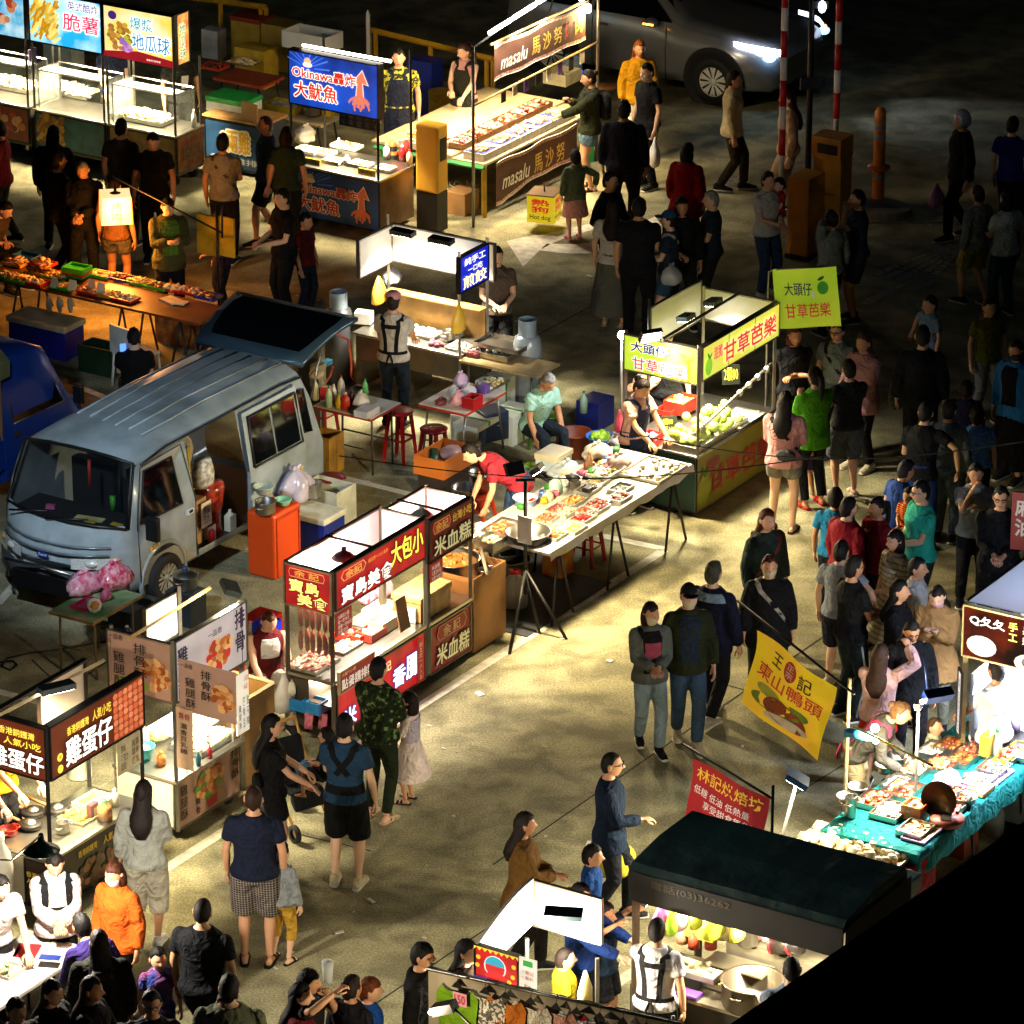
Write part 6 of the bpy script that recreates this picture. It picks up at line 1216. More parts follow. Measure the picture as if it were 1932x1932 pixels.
def pricecard(px,z,lab,lines):t=thing('price_card',lab,'sign',at(px[0],px[1],z),F10.yaw-pi/2+.7);mb=MB(mt('141a12',.6,n=0));mb.cbox((0,0,.11),(.20,.012,.22),0,-.2);mb.build('card',t);mb=MB(mt('d8d040',.5,em=.2,n=0));mb.M=Matrix.Rotation(-.2,4,'X');mb.text(lines,-.08,.08,.04,.19,-.031,.01);mb.build('lettering',t)
pricecard(q(2,1,1200,1310),.74,'black price card with yellow writing beside the guava seller','2顆80\n6顆100');pricecard(q(2,1,1640,950),1.1,'black price card with yellow writing near the back of the guava stall','2顆80')
for px_,z_,c_,lab in((q(2,1,905,1130),1.05,'d8a02a','yellow carrier bags hung on the guava stall post'),(q(2,1,860,1130),1.1,'d04a6a','pink carrier bag hung on the guava stall post'),(q(2,1,915,1260),.95,'4ac07a','green carrier bag hung lowest on the guava stall post')):hung_bag(None,at(px_[0],px_[1],z_),mt(c_,.4,n=.1),lab,.26,.08)
t=thing('pole_lamp','bare white bulb cluster on a thin pole at the guava stall corner','lamp',at(*q(2,1,870,1400),.4));t.location.z=0;mb=MB(POLE);mb.tube([(0,0,0),(0,0,1.72)],.016,8);mb.build('pole',t);mb=MB(mt('f6f8ff',.3,em=40,n=0));mb.ball((0,0,1.74),.05,8);mb.ball((.12,-.02,1.72),.03,8);mb.build('bulb',t);light((0,-.1,1.72),40,'f4f6ff',.05,parent=t)
t=thing('banner_flag','yellow green cloth banner of the guava stall on a bent pole','banner',F10.w(1.74,.12));fx=at(1545,500,2.25);mb=MB(POLE);a_=F10.w(1.74,.1,0);mb.tube([(0,0,.7),(0,0,2.32),(.12,-.02,2.36),(.62,-.1,2.42)],.014,6);mb.build('pole',t)
def cloth(par,w,h,m,wav=.02,skew=0.0,n=12,sag=0.0):
 mb=MB(m);vs=[]
 for j in range(n+1):
  for i in range(n+1):
   u,v=i/n,j/n;vs.append((u*w+skew*v*w,wav*sin(u*7+v*3)*(1-.3*v)+wav*.6*sin(v*6+u),-v*h-sag*sin(u*pi)))
 mb.add(vs,[(j*(n+1)+i,(j+1)*(n+1)+i,(j+1)*(n+1)+i+1,j*(n+1)+i+1)for j in range(n)for i in range(n)],True);mb.mat(m)
 return mb
def cloth_text(body,x0,x1,z0,z1,w,h,wav,skew,bold=.03,off=.008):
 vs,fs=glyphs(body,bold);xs=[v[0]for v in vs];zs=[v[1]for v in vs];o=[]
 for v in vs:
  u=x0+(x1-x0)*(v[0]-min(xs))/(max(xs)-min(xs));t_=1-(z0+(z1-z0)*(v[1]-min(zs))/(max(zs)-min(zs)))
  o.append((u*w+skew*t_*w,wav*sin(u*7+t_*3)*(1-.3*t_)+wav*.6*sin(t_*6+u)-off,-t_*h))
 return o,fs
def flag(t,loc,rot,w,h,m,items,wav=.02,skew=0.0,pic=None):
 e=MB(m);b=cloth(None,w,h,m,wav,skew).build('cloth',t,loc);b.rotation_euler=rot
 for nm,m_,its in items:
  mb=MB(m_)
  for it in its:mb.add(*cloth_text(it[0],it[1],it[2],it[3],it[4],w,h,wav,skew,it[5]if len(it)>5 else .03))
  mb.build(nm,b)
 if pic:
  mb=MB(m);k=[0]
  for m_,cx,cz,rx,rz,rot_ in pic:
   mb.mat(m_);k[0]+=1;pts=[]
   for a in[2*pi*i/18 for i in range(18)]:
    u=cx+(rx*cos(a)*cos(rot_)-rz*sin(a)*sin(rot_));v=1-(cz+(rx*cos(a)*sin(rot_)+rz*sin(a)*cos(rot_)));pts.append((u*w+skew*v*w,wav*sin(u*7+v*3)*(1-.3*v)+wav*.6*sin(v*6+u)-.003-.0006*k[0],-v*h))
   mb.add(pts,[tuple(range(18))])
  mb.build('picture',b)
 return b
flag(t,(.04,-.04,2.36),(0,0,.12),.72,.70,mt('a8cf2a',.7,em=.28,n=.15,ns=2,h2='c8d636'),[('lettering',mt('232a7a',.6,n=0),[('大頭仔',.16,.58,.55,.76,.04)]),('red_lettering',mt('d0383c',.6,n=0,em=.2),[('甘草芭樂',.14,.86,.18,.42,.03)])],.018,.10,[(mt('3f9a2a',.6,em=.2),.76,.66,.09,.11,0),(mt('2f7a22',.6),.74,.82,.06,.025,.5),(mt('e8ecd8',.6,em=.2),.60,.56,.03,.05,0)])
# side dish table
F12=Fr('A',q(2,2,715,690));t12=frthing(F12,'table','long cloth covered table of side dishes on trestle legs','table')
mb=MB(mt('b0aa9c',.4,n=.2,ns=3));mb.box(-1.0,1.95,.0,1.02,.80,.83);mb.build('table_top',t12)
mb=MB(mt('e0dccf',.35,n=.1));n=26;mb.add([(-1.0+2.95*i/n,-.012+.006*sin(i*2.1),.832)for i in range(n+1)]+[(-1.0+2.95*i/n,-.02+.012*sin(i*2.1),.74+.012*sin(i*1.3))for i in range(n+1)],[(n+1+i,n+2+i,i+1,i)for i in range(n)],True);mb.build('cloth_edge',t12)
for x in(-.75,.38,1.6):
 for y in(.04,.95):
  for s in(-1,1):mb=MB(IRON);mb.tube([(x,y,.8),(x+s*.22,y-.05,0)],.016,6);mb.build('leg',t12)
DI=[fm('b5602a','a04a1c','8a3a14'),fm('c8963a','b57a28','d8b468'),fm('6a2014','8a3424','a8503a'),fm('4a5a14','6a7a1f','2f3f0c'),fm('d0bc90','b8a070'),fm('98180f','6a140c','c8704a'),fm('2a1a0c','4a2e14','6a4a1f')]
for k,(x,y,di,kd,lab)in enumerate(((860,1755,2,'chunk','tray of dark red shreds in the side dish table, third row'),(870,1690,3,'leaf','tray of olive green pickles on the side dish table'),(700,1650,4,'leaf','tray under clear film on the side dish table'),(640,1700,6,'ball','tray of foil wrapped bits with a dark lid on the side dish table'),(540,1780,1,'ball','tray of golden dumplings on the side dish table'),(700,1805,5,'ball','tray of pinkish meats beside the golden dumplings'),(640,1845,0,'chunk','tray of orange chicken pieces at the front edge of the dish table'),(430,1840,2,'ball','tray of dark meatballs on the dish table'),(480,1860,4,'ball','tray of boiled eggs on the dish table'))):tray(q(2,1,x,y),.835,.27,.19,.035,mt('a8a8a0',.35,.4,n=.1),(34,.024,DI[di],kd),lab)
for k,(x,y,di,kd,lab)in enumerate(((340,170,0,'ball','tray of brown sauce with an egg on the dish table'),(600,165,5,'chunk','tray of spare ribs on the dish table, front edge'),(440,225,4,'chunk','tray of pale tofu at the left front of the dish table'),(540,235,1,'chunk','tray of tofu skin blocks nearest the basin'),(290,215,4,'leaf','tray of white noodles behind the leaning card'),(410,280,0,'chunk','tray of fried rolls right above the steel basin'),(700,90,2,'chunk','tray of red sliced sausage on the dish table'))):tray(q(2,2,x,y),.835,.27,.19,.035,mt('a8a8a0',.35,.4,n=.1),(30,.026,DI[di],kd),lab)
tray(q(2,1,1100,1560),.835,.62,.5,.03,mt('d9d2bf',.25,n=.08),(30,.03,fm('e8e0cc','d9ccb0')),'wide film covered tray at the far end of the dish table');tray(q(2,1,760,1580),.835,.4,.3,.05,mt('d2cfc4',.3),(50,.035,fm('8fb02a','c8d85a','d97a9a','e8e4d0'),'leaf',.1),'tray of lettuce and pink slices on the dish table');bag(q(2,1,700,1460),.835,.17,mt('e0d6cc',.3,n=.2),'white plastic bags piled at the back of the dish table',.2);bag(q(2,1,850,1530),.835,.15,mt('d9b8b4',.25,n=.25),'pinkish bag of food at the back of the dish table',.18)
carton(q(2,1,400,1530),.70,.34,.26,.12,mt('b8cdd8',.4,n=.05),'pale blue tub with a cream lid behind the dish table',CREAM,name='tub',cat='tub');bag(q(2,1,480,1590),.70,.2,mt('d3dfe8',.25,n=.2),'crumpled clear plastic bag behind the dish table',.2);t=tray(q(2,1,250,1570),.6,.3,.22,.03,mt('5a4a2a',.6),(60,.05,fm('6a9a2a','4f7a22','86b03a'),'leaf',.08),'bundle of fresh green stalks behind the dish table')
for x,y,r_,h_,c_,lab in((650,1560,.04,.22,'b5865a','tall jar of brown sauce on the dish table'),(410,1720,.07,.2,'b5d8cc','pale green plastic jug at the back of the dish table'),(470,1700,.06,.16,'c8d4d0','frosted plastic box beside the green jug'),(360,1770,.06,.12,'d9c8a8','cream plastic cup on the dish table edge')):bottle(q(2,1,x,y),.82,r_,h_,mt(c_,.3),mt(c_,.4),lab)
bowl(q(2,1,200,1830),.78,.13,.14,mt('a8bce0',.4),'light blue plastic basin by the bending woman');pot(q(2,1,520,1690),.80,.11,.12,STEEL,'steel pot of ladles at the back of the dish table');bowl(q(2,2,220,330),.80,.235,.14,STEEL,'large steel basin hanging off the left end of the dish table');carton(q(2,1,640,1700),.88,.12,.08,.05,BLACK,'small black plastic box on the dish table')
R=random.Random(21);CL=[('3a8a2a','green'),('c8281c','red'),('d8b81f','yellow'),('2a5ab0','blue'),('d86a8a','pink')]
for k in range(16):
 x=-.1+k*.125+R.uniform(-.03,.03);y=.80+R.uniform(-.04,.14);c_,n_=CL[k%5]
 t=thing('food_pack','small %s food pack among the bags along the back edge of the dish table'%n_,'pack',F12.w(x,y,.835),YA+R.uniform(-.6,.6),'%s food packs on the dish table'%n_);mb=MB(mt(c_,.35,n=.3,ns=20));mb.cbox((0,0,.03),(R.uniform(.07,.13),R.uniform(.06,.1),.06),0,R.uniform(-.2,.2));mb.build('pack',t,bev=.012)
t=thing('menu_card','blank white card hanging before the steel basin','card',at(*q(2,2,195,330),.95),YA-pi/2);mb=MB(mt('e4e2da',.6));mb.box(-.085,.085,0,.008,0,.3);mb.build('card',t)
carton(q(2,2,430,540),0,.26,.24,.42,mt('c8502a',.5,n=.3,ns=7,h2='d9b83a'),'red and yellow printed carton under the dish table',name='carton');t=stool(q(2,2,640,460),'red plastic stool stored under the dish table',.45)
for k in range(2):bottle(q(2,2,115+30*k,770),0,.11,.42,mt('c8ccd0',.3),RED,['white water jug with a red cap under the dish table','second water jug standing right behind the first'][k])
t=thing('tarpaulin','dark grey tarpaulin spread on the ground under the dish table','tarpaulin',F12.w(-.6,.35),YA);mb=MB(mt('23282c',.7,n=.2));mb.box(-.75,.95,-.3,.6,.004,.012);mb.build('sheet',t)
pt=F12.w(-1.08,.24);t=thing('light_stand','dark tripod stand with a pole and added flood heads at the end of the dish table','light stand',pt);mb=MB(IRON);mb.tube([(0,0,.35),(0,0,1.62)],.02,8);mb.build('pole',t)
for x,y in((90,1105),(490,1000),(300,960)):p=at(*q(2,2,x,y))-pt;mb=MB(IRON);mb.tube([(0,0,.62),(p.x,p.y,0)],.018,6);mb.build('leg',t)
mb=MB(IRON);mb.bar((-.1,0,1.62),(.1,0,1.62),.03);mb.build('cross_bar',t)
ledbox(t,(.12,.10,1.70),(1.2,-.2,.2),240,'ffe8b8',(.16,.06,.12),'1c1c1d',150)  # flood head added to the stand to light the dish table
ledbox(t,(-.12,.12,1.70),(-1.4,2.2,.3),190,'ffe8b8',(.2,.06,.14),'1c1c1d',130)  # second head added to brighten the van side and orange crate
ledbox(t10,(-.10,.55,2.05),(-1.6,-1.6,.4),270,'ffe8b8',(.24,.06,.16),'1c1c1d',150)  # extra flood head added at the stall corner for dish table and lane
# red sausage and rice cake cart
F13=Fr('A',(630,1407));t13=frthing(F13,'food_cart','red signed sausage and rice cake cart with an open roof and hanging lamps','food cart')
RS=em_('c01a20',.75,.2,2.4,'7a0c12');RD=mt('a0161c',.45,n=.2);GREY=mt('5e574a',.45,.5,n=.1)
mb=MB(GREY);mb.box(.55,1.66,.03,.52,.12,.64);mb.box(0.02,.55,.30,.52,.12,.64);mb.box(.02,.55,.0,.30,.12,.15);mb.box(.02,.55,.0,.30,.38,.40);mb.box(1.72,2.49,.03,.52,.10,.64);mb.build('cabinet',t13)
mb=MB(STEEL);mb.box(-.02,1.68,-.02,.55,.65,.69);mb.box(1.70,2.52,-.02,.55,.64,.68);mb.build('counter',t13,bev=.006)
posts(t13,((0,0),(1.66,0),(0,.53),(1.66,.53)),.12,1.86,.04,GREY);posts(t13,((1.72,0),(2.50,0),(1.72,.53),(2.50,.53)),.12,1.80,.032,DSTEEL)
s=sign(t13,(.05,-.01,.10),0,1.58,.53,RS,GREY,.02,'base_panel');letters(s,em_('e8f0ff',2.2,0),[('米',.06,.20,.05,.42,.05),('腸',.25,.38,.10,.48,.05),('香',.62,.76,.22,.62,.05),('腸',.77,.93,.24,.70,.05)],outline=em_('2a3a9a',.5,0));letters(s,em_('f0d8a0',1.0,0),[('余記',.44,.60,.66,.86,.03)],name='small_lettering')
s=sign(t13,(1.73,-.01,.10),0,.76,.52,RD,DSTEEL,.02,'base_panel');letters(s,mt('e0d49a',.5,n=0,em=.25),[('米血糕',.12,.92,.12,.52,.03)],outline=mt('2a0a0a',.5),slant=.1);letters(s,mt('e8c48a',.5),[('余 記',.30,.72,.66,.88,.03)],name='small_lettering');art(s,lambda m,w,h:(m.mat(mt('d8a46a',.5)),m.poly([(w*.2,h*.62),(w*.82,h*.62),(w*.88,h*.77),(w*.82,h*.93),(w*.2,h*.93),(w*.14,h*.77)],-.0105),m.mat(mt('a8161c',.5)),m.poly([(w*.21,h*.64),(w*.81,h*.64),(w*.865,h*.77),(w*.81,h*.91),(w*.21,h*.91),(w*.155,h*.77)],-.0112)))
def emblem(s,x0,x1,z0,z1,e):
 art(s,lambda m,w,h:(m.mat(em_('e8a86a',e,0)),m.poly([(w*x0,h*(z0+z1)/2),(w*(x0+.03),h*z0),(w*(x1-.03),h*z0),(w*x1,h*(z0+z1)/2),(w*(x1-.03),h*z1),(w*(x0+.03),h*z1)],-.0105),m.mat(em_('b01a1e',e,0)),m.poly([(w*(x0+.01),h*(z0+z1)/2),(w*(x0+.035),h*(z0+.02)),(w*(x1-.035),h*(z0+.02)),(w*(x1-.01),h*(z0+z1)/2),(w*(x1-.035),h*(z1-.02)),(w*(x0+.035),h*(z1-.02))],-.0112)),'emblem')
s=sign(t13,(.04,-.02,1.42),0,1.60,.42,RS,GREY,.06);emblem(s,.05,.33,.66,.92,.7)
letters(s,em_('f4eee4',1.2,0),[('寶島美食',.05,.62,.10,.52,.04)],outline=em_('3a0a0a',.3,0));letters(s,em_('f4d84a',1.2,0),[('大包小',.60,.96,.30,.90,.05)],name='big_lettering',outline=em_('4a1008',.4,0));letters(s,em_('e8a84a',.9,0),[('余記',.10,.28,.70,.88,.03),('創立於一八八五年',.35,.57,.76,.86,.01)],name='small_lettering')
s=sign(t13,(1.70,-.02,1.33),0,.82,.45,RD,IRON,.05);letters(s,mt('e0d49a',.5,n=0,em=.35),[('米血糕',.10,.93,.10,.52,.03)],outline=mt('1a0606',.5));emblem(s,.08,.48,.64,.92,.25);letters(s,mt('e8c44a',.5,n=0,em=.3),[('余記',.14,.42,.68,.88,.02),('台灣小吃',.52,.95,.68,.90,.02)],name='small_lettering')
s=sign(t13,(-.02,.55,1.40),-pi/2,.56,.44,RS,mt('cfc2a0',.4,.3),.04);emblem(s,.12,.88,.72,.93,.7);letters(s,em_('f0dc7a',1.2,0),[('寶島',.13,.76,.38,.68,.04),('美食',.30,.95,.08,.37,.04)],outline=em_('3a0a0a',.3,0));letters(s,em_('e8b84a',.9,0),[('余 記',.24,.76,.76,.90,.02)],name='small_lettering')
LIL=mt('d9d2dc',.5,n=.04)
s=sign(t13,(.03,.53,1.40),0,1.62,.44,LIL,GREY,.03,'back_board');s=sign(t13,(1.65,.52,1.40),-pi/2,.50,.44,LIL,GREY,.02,'side_board');s=sign(t13,(1.72,.53,1.34),0,.78,.44,LIL,DSTEEL,.03,'back_board');s=sign(t13,(2.48,.52,1.34),-pi/2,.5,.44,mt('b88a92',.5),DSTEEL,.02,'side_board')
mb=MB(IRON);mb.bar((0,0,1.86),(1.66,0,1.86),.02);mb.bar((0,.53,1.86),(1.66,.53,1.86),.02);mb.bar((.72,0,1.86),(.72,.55,1.86),.02);mb.bar((2.0,0,1.80),(2.0,.55,1.80),.02);mb.build('roof_rail',t13)
shade(t13,(.62,.27,1.74),.13,'3a4c4a',120,'fff0dc');shade(t13,(2.02,.27,1.70),.13,'3a5250',70,'ffe6c8');dl((1.25,.3,1.5),80,'fff0dc',.1,t13);light((.3,.2,.5),8,'fff0dc',.05,parent=t13)
s=sign(t13,(.02,-.06,.55),0,.62,.24,em_('8a1a1c',.35,.1),mt('c9b48a',.5),.02);letters(s,mt('f0e6d8',.5,em=.4,n=0),[('點餐請排隊',.05,.95,.14,.62,.03)]);letters(s,mt('e8c48a',.5,em=.3,n=0),[('大腸包小腸',.05,.45,.74,.90,.01)],name='small_lettering')
s=sign(t13,(.02,-.03,1.16),0,.28,.24,em_('9a1c1c',.4,.1),None,.01,'price_board');letters(s,mt('f4ecd8',.5,em=.4,n=0),[('大腸包小腸\n每一份70元\n香腸一份40元\n加蛋120元',.08,.92,.08,.92,.0)])
s=sign(t13,(1.70,-.03,1.12),0,.24,.20,em_('9a1c1c',.3,.1),None,.01,'price_board');letters(s,mt('f4ecd8',.5,em=.3,n=0),[('米血糕\n1支35元\n3支100元',.08,.92,.08,.92,.0)])
s=sign(t13,(1.45,-.035,.12),0,.10,.48,em_('8a1218',.5,.1),None,.005,'price_board');letters(s,mt('e8b88a',.5,em=.4,n=0),[(vt('創立於一八八五'),.25,.75,.08,.92,.0)])
for x,y in((.25,.1),(.25,.45),(1.5,.1),(2.25,.08),(2.25,.45)):castor(t13,x,y,.075 if x<2 else .11)
mb=MB(glass('eef0ea',.92));mb.box(-.003,0,.04,.5,.70,1.38);mb.build('end_glass',t13)
SG=None;SM=mt('a8563a',.3,n=.2,ns=20)
for k in range(22):
 r_,c_=divmod(k,11);p=F13.w(.10+(c_%2)*.05,.08+c_*.036,1.36-r_*.25)
 if SG is None:mb=MB(SM);mb.tube([(0,0,0),(.0,.004,-.03),(.006,.0,-.12),(0,-.004,-.2),(0,0,-.23)],[.006,.022,.026,.022,.005],8);SG=mb.build('sausage',None,p);tag(SG,'brown sausage hanging in rows at the end of the red cart','sausage','sausages hanging at the cart end')
 else:dup(SG,p,R.uniform(0,6))
tray(q(1,2,450,1170),.70,.44,.38,.03,STEEL,(46,.03,fm('c9806a','d9a08a','b5604a','e8c8b0'),'stick'),'steel griddle tray of sausages at the end of the red cart');
for x,y,w_,d_,h_,c_,f_,lab in((690,985,.22,.17,.07,'d8402f',(20,.03,fm('e08a7a','c8503f')),'red tub of sauce behind the queue sign'),(770,1010,.12,.12,.07,'c8381f',(10,.02,fm('e8b8a0')),'small red bowl with a stick on the red cart'),(860,980,.28,.2,.08,'d84a38',(20,.03,fm('e8a898')),'red plastic basket on the red cart counter'),(950,920,.34,.2,.12,'e4d8a8',(40,.03,fm('f0e4c4','e4cf98')),'cream tub of peanut powder on the red cart'),(840,880,.26,.2,.07,'e8e4da',(20,.04,fm('efe4d0','d8b88a')),'white round tray of buns on the red cart'),(930,830,.36,.24,.10,'e4dcae',(30,.035,fm('f0e8cc','e8d8a8')),'cream tray of rice rolls in the middle of the red cart'),(1160,850,.22,.18,.16,'d4d2c8',None,'frosted white tub in front of the wooden chest'),(680,1060,.34,.2,.03,'cfcabc',(50,.024,fm('efe0b8','e0c88a')),'tray of small round cakes at the near corner')):tray(q(1,2,x,y),.695,w_,d_,h_,mt(c_,.45,n=.05),f_,lab)
t=thing('menu_board','tilted brown framed menu board on the red cart counter','sign',at(*q(1,2,1080,930),.70),YA);mb=MB(mt('7a5a3a',.5));mb.cbox((0,0,.17),(.18,.015,.34),.0,-.2);mb.build('board',t)
carton(q(1,2,1215,800),.69,.56,.34,.20,mt('b08a4e',.6,n=.3,ns=8),'wooden steamer chest on the red cart',mt('a88248',.6,n=.3,ns=7),name='steamer_chest',cat='chest')
bag(q(1,2,830,740),.72,.1,mt('c05a72',.3,n=.5,ns=30,h2='e8d0d8'),'pink striped bags behind the steamer chest',.3);bag(q(1,2,940,700),.72,.1,mt('d8b0b8',.3,n=.2),'pale pink bags hanging behind the red cart',.34)
for x,y,c_,lab in((370,1480,'2a8ad0','bright blue plastic basket on the lower shelf of the red cart'),(470,1500,'3a9ae0','second blue basket at the corner of the lower shelf')):tray(q(1,2,x,y),.30,.18,.2,.12,mt(c_,.4),None,lab,name='basket',cat='basket')
for x,lab in((390,'pink towel hanging from the left end of the cart shelf rail'),(490,'pink towel hanging nearest the cart corner post')):
 t=thing('towel',lab,'towel',at(*q(1,2,x,1510),.31),YA-pi/2);mb=cloth(None,.1,.17,fab('d87a8a'),.008);mb.build('cloth',t)
hung_bag(None,at(*q(1,2,250,1240),.66),mt('d9d4c8',.25,n=.2),'clear white plastic bag hanging at the end of the red cart',.4,.15)
pot(q(1,2,205,1460),.0,.08,.62,STEEL,'slim steel cylinder bin standing at the end of the red cart',name='bin')
mb=MB(mt('a8743a',.55,n=.22,ns=3));mb.box(2.56,3.18,.0,.025,.03,.84);mb.box(2.56,3.18,.6,.625,.03,.84);mb.box(3.155,3.18,.025,.6,.03,.84);mb.box(2.56,2.585,.025,.6,.03,.84);mb.box(2.585,3.155,.025,.6,.60,.63)
t14=frthing(F13,'cabinet','plain plywood cabinet round the frying pots beside the red cart','cabinet');mb.build('panels',t14)
pot(q(1,2,1440,540),.70,.26,.17,STEEL,'wide steel pot of golden fried cakes beside the red cart',(20,.05,fm('d9a04a','e8bc6a','c98a3a'),'chunk'));bowl(q(1,2,1660,540),.84,.07,.05,STEEL,'steel ladle bowl on the wooden cabinet',handle=True);t=thing('ladle','long wooden ladle lying over the frying pot','ladle',at(*q(1,2,1660,500),.9),YA);mb=MB(mt('d8c49a',.5));mb.tube([(-.12,-.1,0),(.3,.25,.06)],.018,6);mb.build('handle_rod',t)
for x,y,r_,h_,lab in((1540,320,.12,.09,'steel pot with a lid at the back of the wooden cabinet'),(1630,250,.11,.06,'small steel bowl behind the lidded pot'),):pot(q(1,2,x,y),.74,r_,h_,STEEL,lab,lid=r_>.115)
tray(q(1,2,1790,240),.80,.42,.3,.06,STEEL,(40,.03,fm('8a4a2a','a8603a','6a3a22'),'chunk'),'steel tray of dark braised meat behind the basin');tray(q(1,2,1700,350),.78,.3,.24,.10,mt('a8a498',.3,.9),(18,.03,fm('c9b48a')),'wire basket above the wooden cabinet');tray(q(1,2,1560,400),.74,.5,.2,.04,STEEL,(30,.028,fm('b5764a','d9c49a')),'long steel tray of skewers beside the frying pot')
F15=Fr('B',q(1,2,180,590));t=frthing(F15,'crate','tall bright orange plastic crate standing behind the red cart','crate');OR_=mt('d8480f',.4,n=.05)
mb=MB(OR_);mb.box(-.34,.02,0,.50,0,.74);mb.build('body',t,bev=.03);mb=MB(mt('b5380a',.4));mb.box(.021,.03,.03,.05,.03,.70);mb.box(.021,.03,.44,.46,.03,.70);mb.box(.021,.03,.051,.439,.67,.70);mb.build('rim',t)
pot(q(1,2,120,110),.75,.11,.12,STEEL,'steel pot on the bright orange crate');bowl(q(1,2,245,60),.75,.09,.07,mt('8ac8a0',.4),'mint green bowl on the bright orange crate');bowl(q(1,1,110,1720),.75,.11,.09,mt('b5c0a8',.4),'pale grey green basin on the bright orange crate')
bag(q(1,1,340,1760),.45,.2,mt('cfc4d4',.25,n=.2),'large pale lilac plastic bag between the crate and the stool',.46);pot(q(1,1,450,1740),.46,.1,.16,STEEL,'tall steel pot on the dark red stool by the van')
carton(q(1,2,440,330),0,.62,.4,.34,mt('1a2c8a',.4),'blue cooler with a cream lid behind the red cart',mt('cfcdb8',.5),yaw=F15.yaw,name='cooler_box',cat='cooler');carton(q(1,2,560,210),.0,.5,.38,.5,mt('c8c6ae',.4),'open cream plastic tub behind the blue cooler',yaw=F15.yaw,open_=True,name='tub',cat='tub')
t=thing('stool','tall red plastic stool with a blue tray at the end of the red cart','stool',at(*q(1,2,110,1200)),YA);m_=mt('d8241a',.35);mb=MB(m_);mb.box(-.14,.14,-.14,.14,.56,.60);mb.build('seat',t)
for x in(-.12,.12):
 for y in(-.12,.12):mb=MB(m_);mb.tube([(x,y,.57),(x*1.3,y*1.3,0)],[.035,.025],4,True,False);mb.build('leg',t)
tray(q(1,2,130,940),.61,.24,.2,.11,mt('1a34c8',.4),None,'deep blue plastic tray on the tall red stool',name='tub',cat='tub')
# crispy chicken stall
F16=Fr('A',q(0,3,1230,660));t16=frthing(F16,'food_cart','pink signed crispy chicken stall with brush lettering and a lit counter','food cart')
PK=em_('b08a74',.16,.12,2);PKW=em_('d8cccc',.4,.06);PKD=mt('b08a78',.5,n=.1);INK=mt('1c1210',.6,n=0);CH=('b5642a','d08a4a','9a4a1c','e0aa6a')
mb=MB(mt('cfc8b8',.5,n=.05));mb.box(.05,1.05,.02,.68,.13,.60);mb.build('cabinet',t16)
s=sign(t16,(.03,.70,.12),-pi/2,.68,.48,mt('d3ccba',.5,n=.05),POLE,.02,'end_panel');s=sign(t16,(.05,0,.10),0,1.02,.52,PKD,POLE,.02,'base_panel');letters(s,INK,[(vt('雞腿酥'),.03,.15,.16,.84,.02),(vt('排骨酥'),.84,.97,.36,.95,.02),(vt('無骨'),.27,.34,.1,.42,.02)]);art(s,lambda m,w,h:blobs(m,w*.52,h*.58,w*.22,h*.3,40,.045,fm(*CH,'5a8a2a')));art(s,lambda m,w,h:(m.mat(RED),m.poly([(w*.46,h*.1),(w*.6,h*.12),(w*.62,h*.3),(w*.46,h*.28)],-.0118)),'seal')
mb=MB(STEEL);mb.box(.0,1.12,-.03,.72,.60,.63);mb.build('counter',t16,bev=.006);mb=MB(POLE);mb.box(.02,1.08,-.01,.0,.60,.61);mb.build('trim',t16)
posts(t16,((.04,0),(1.12,0),(.04,.70),(1.12,.70)),.1,2.06,.035,POLE)
s=sign(t16,(.02,.74,1.42),-pi/2,.74,.60,PK,POLE,.03);letters(s,INK,[('一品香',.04,.26,.86,.95,.01),(vt('雞腿酥'),.10,.28,.08,.66,.02),(vt('排骨酥'),.42,.62,.30,.88,.02)]);art(s,lambda m,w,h:(blobs(m,w*.74,h*.42,w*.22,h*.26,46,.04,[em_(c,.2)for c in CH]),blobs(m,w*.5,h*.2,w*.3,h*.06,10,.03,[em_('6a8a1f',.4)])),'picture')
s=sign(t16,(.05,-.02,1.42),0,1.15,.62,PKW,POLE,.04);letters(s,mt('23285a',.5,n=0),[(vt('雞腿酥'),.02,.16,.05,.86,.03)]);letters(s,mt('4a2a5a',.5,n=0),[(vt('排骨'),.82,.96,.25,.95,.03),('一品香',.44,.64,.74,.84,.01)],name='right_lettering');art(s,lambda m,w,h:blobs(m,w*.62,h*.42,w*.17,h*.25,40,.045,[em_(c,.7)for c in CH]+[em_('c8302a',.6)]))
s=sign(t16,(.60,.72,1.56),0,.55,.44,WB_,POLE,.03,'back_board');mb=MB(mt('d0a860',.5));mb.bar((-.1,.4,2.03),(1.15,.36,2.1),.03);mb.build('roof_rail',t16)
s=sign(t16,(.06,-.05,1.36),-pi/2+.10,.64,.52,PK,None,.012,'flap_sign');letters(s,INK,[('一品香',.04,.26,.86,.95,.01),(vt('雞腿酥'),.12,.30,.10,.68,.02),(vt('排骨酥'),.40,.58,.32,.90,.02)]);art(s,lambda m,w,h:blobs(m,w*.78,h*.45,w*.18,h*.24,40,.04,[em_(c,.15)for c in CH]));
s.rotation_euler.z=-pi/2
bm_=cloth(None,.19,.62,em_('c8a482',.12,.08),.006).build('cloth_sign',t16,(.02,-.03,1.40));bm_.rotation_euler.z=-pi/2;bm_['_w']=.19;bm_['_h']=.62
for nm,m_,it in(('lettering',INK,(vt('濃香豆乳雞'),.25,.70,.26,.76)),('seal',mt('a8261c',.5),('無骨',.15,.85,.82,.93))):mb=MB(m_);mb.add(*cloth_text(it[0],it[1],it[2],it[3],it[4],.19,.62,.006,0,.02,.005));mb.build(nm,bm_)
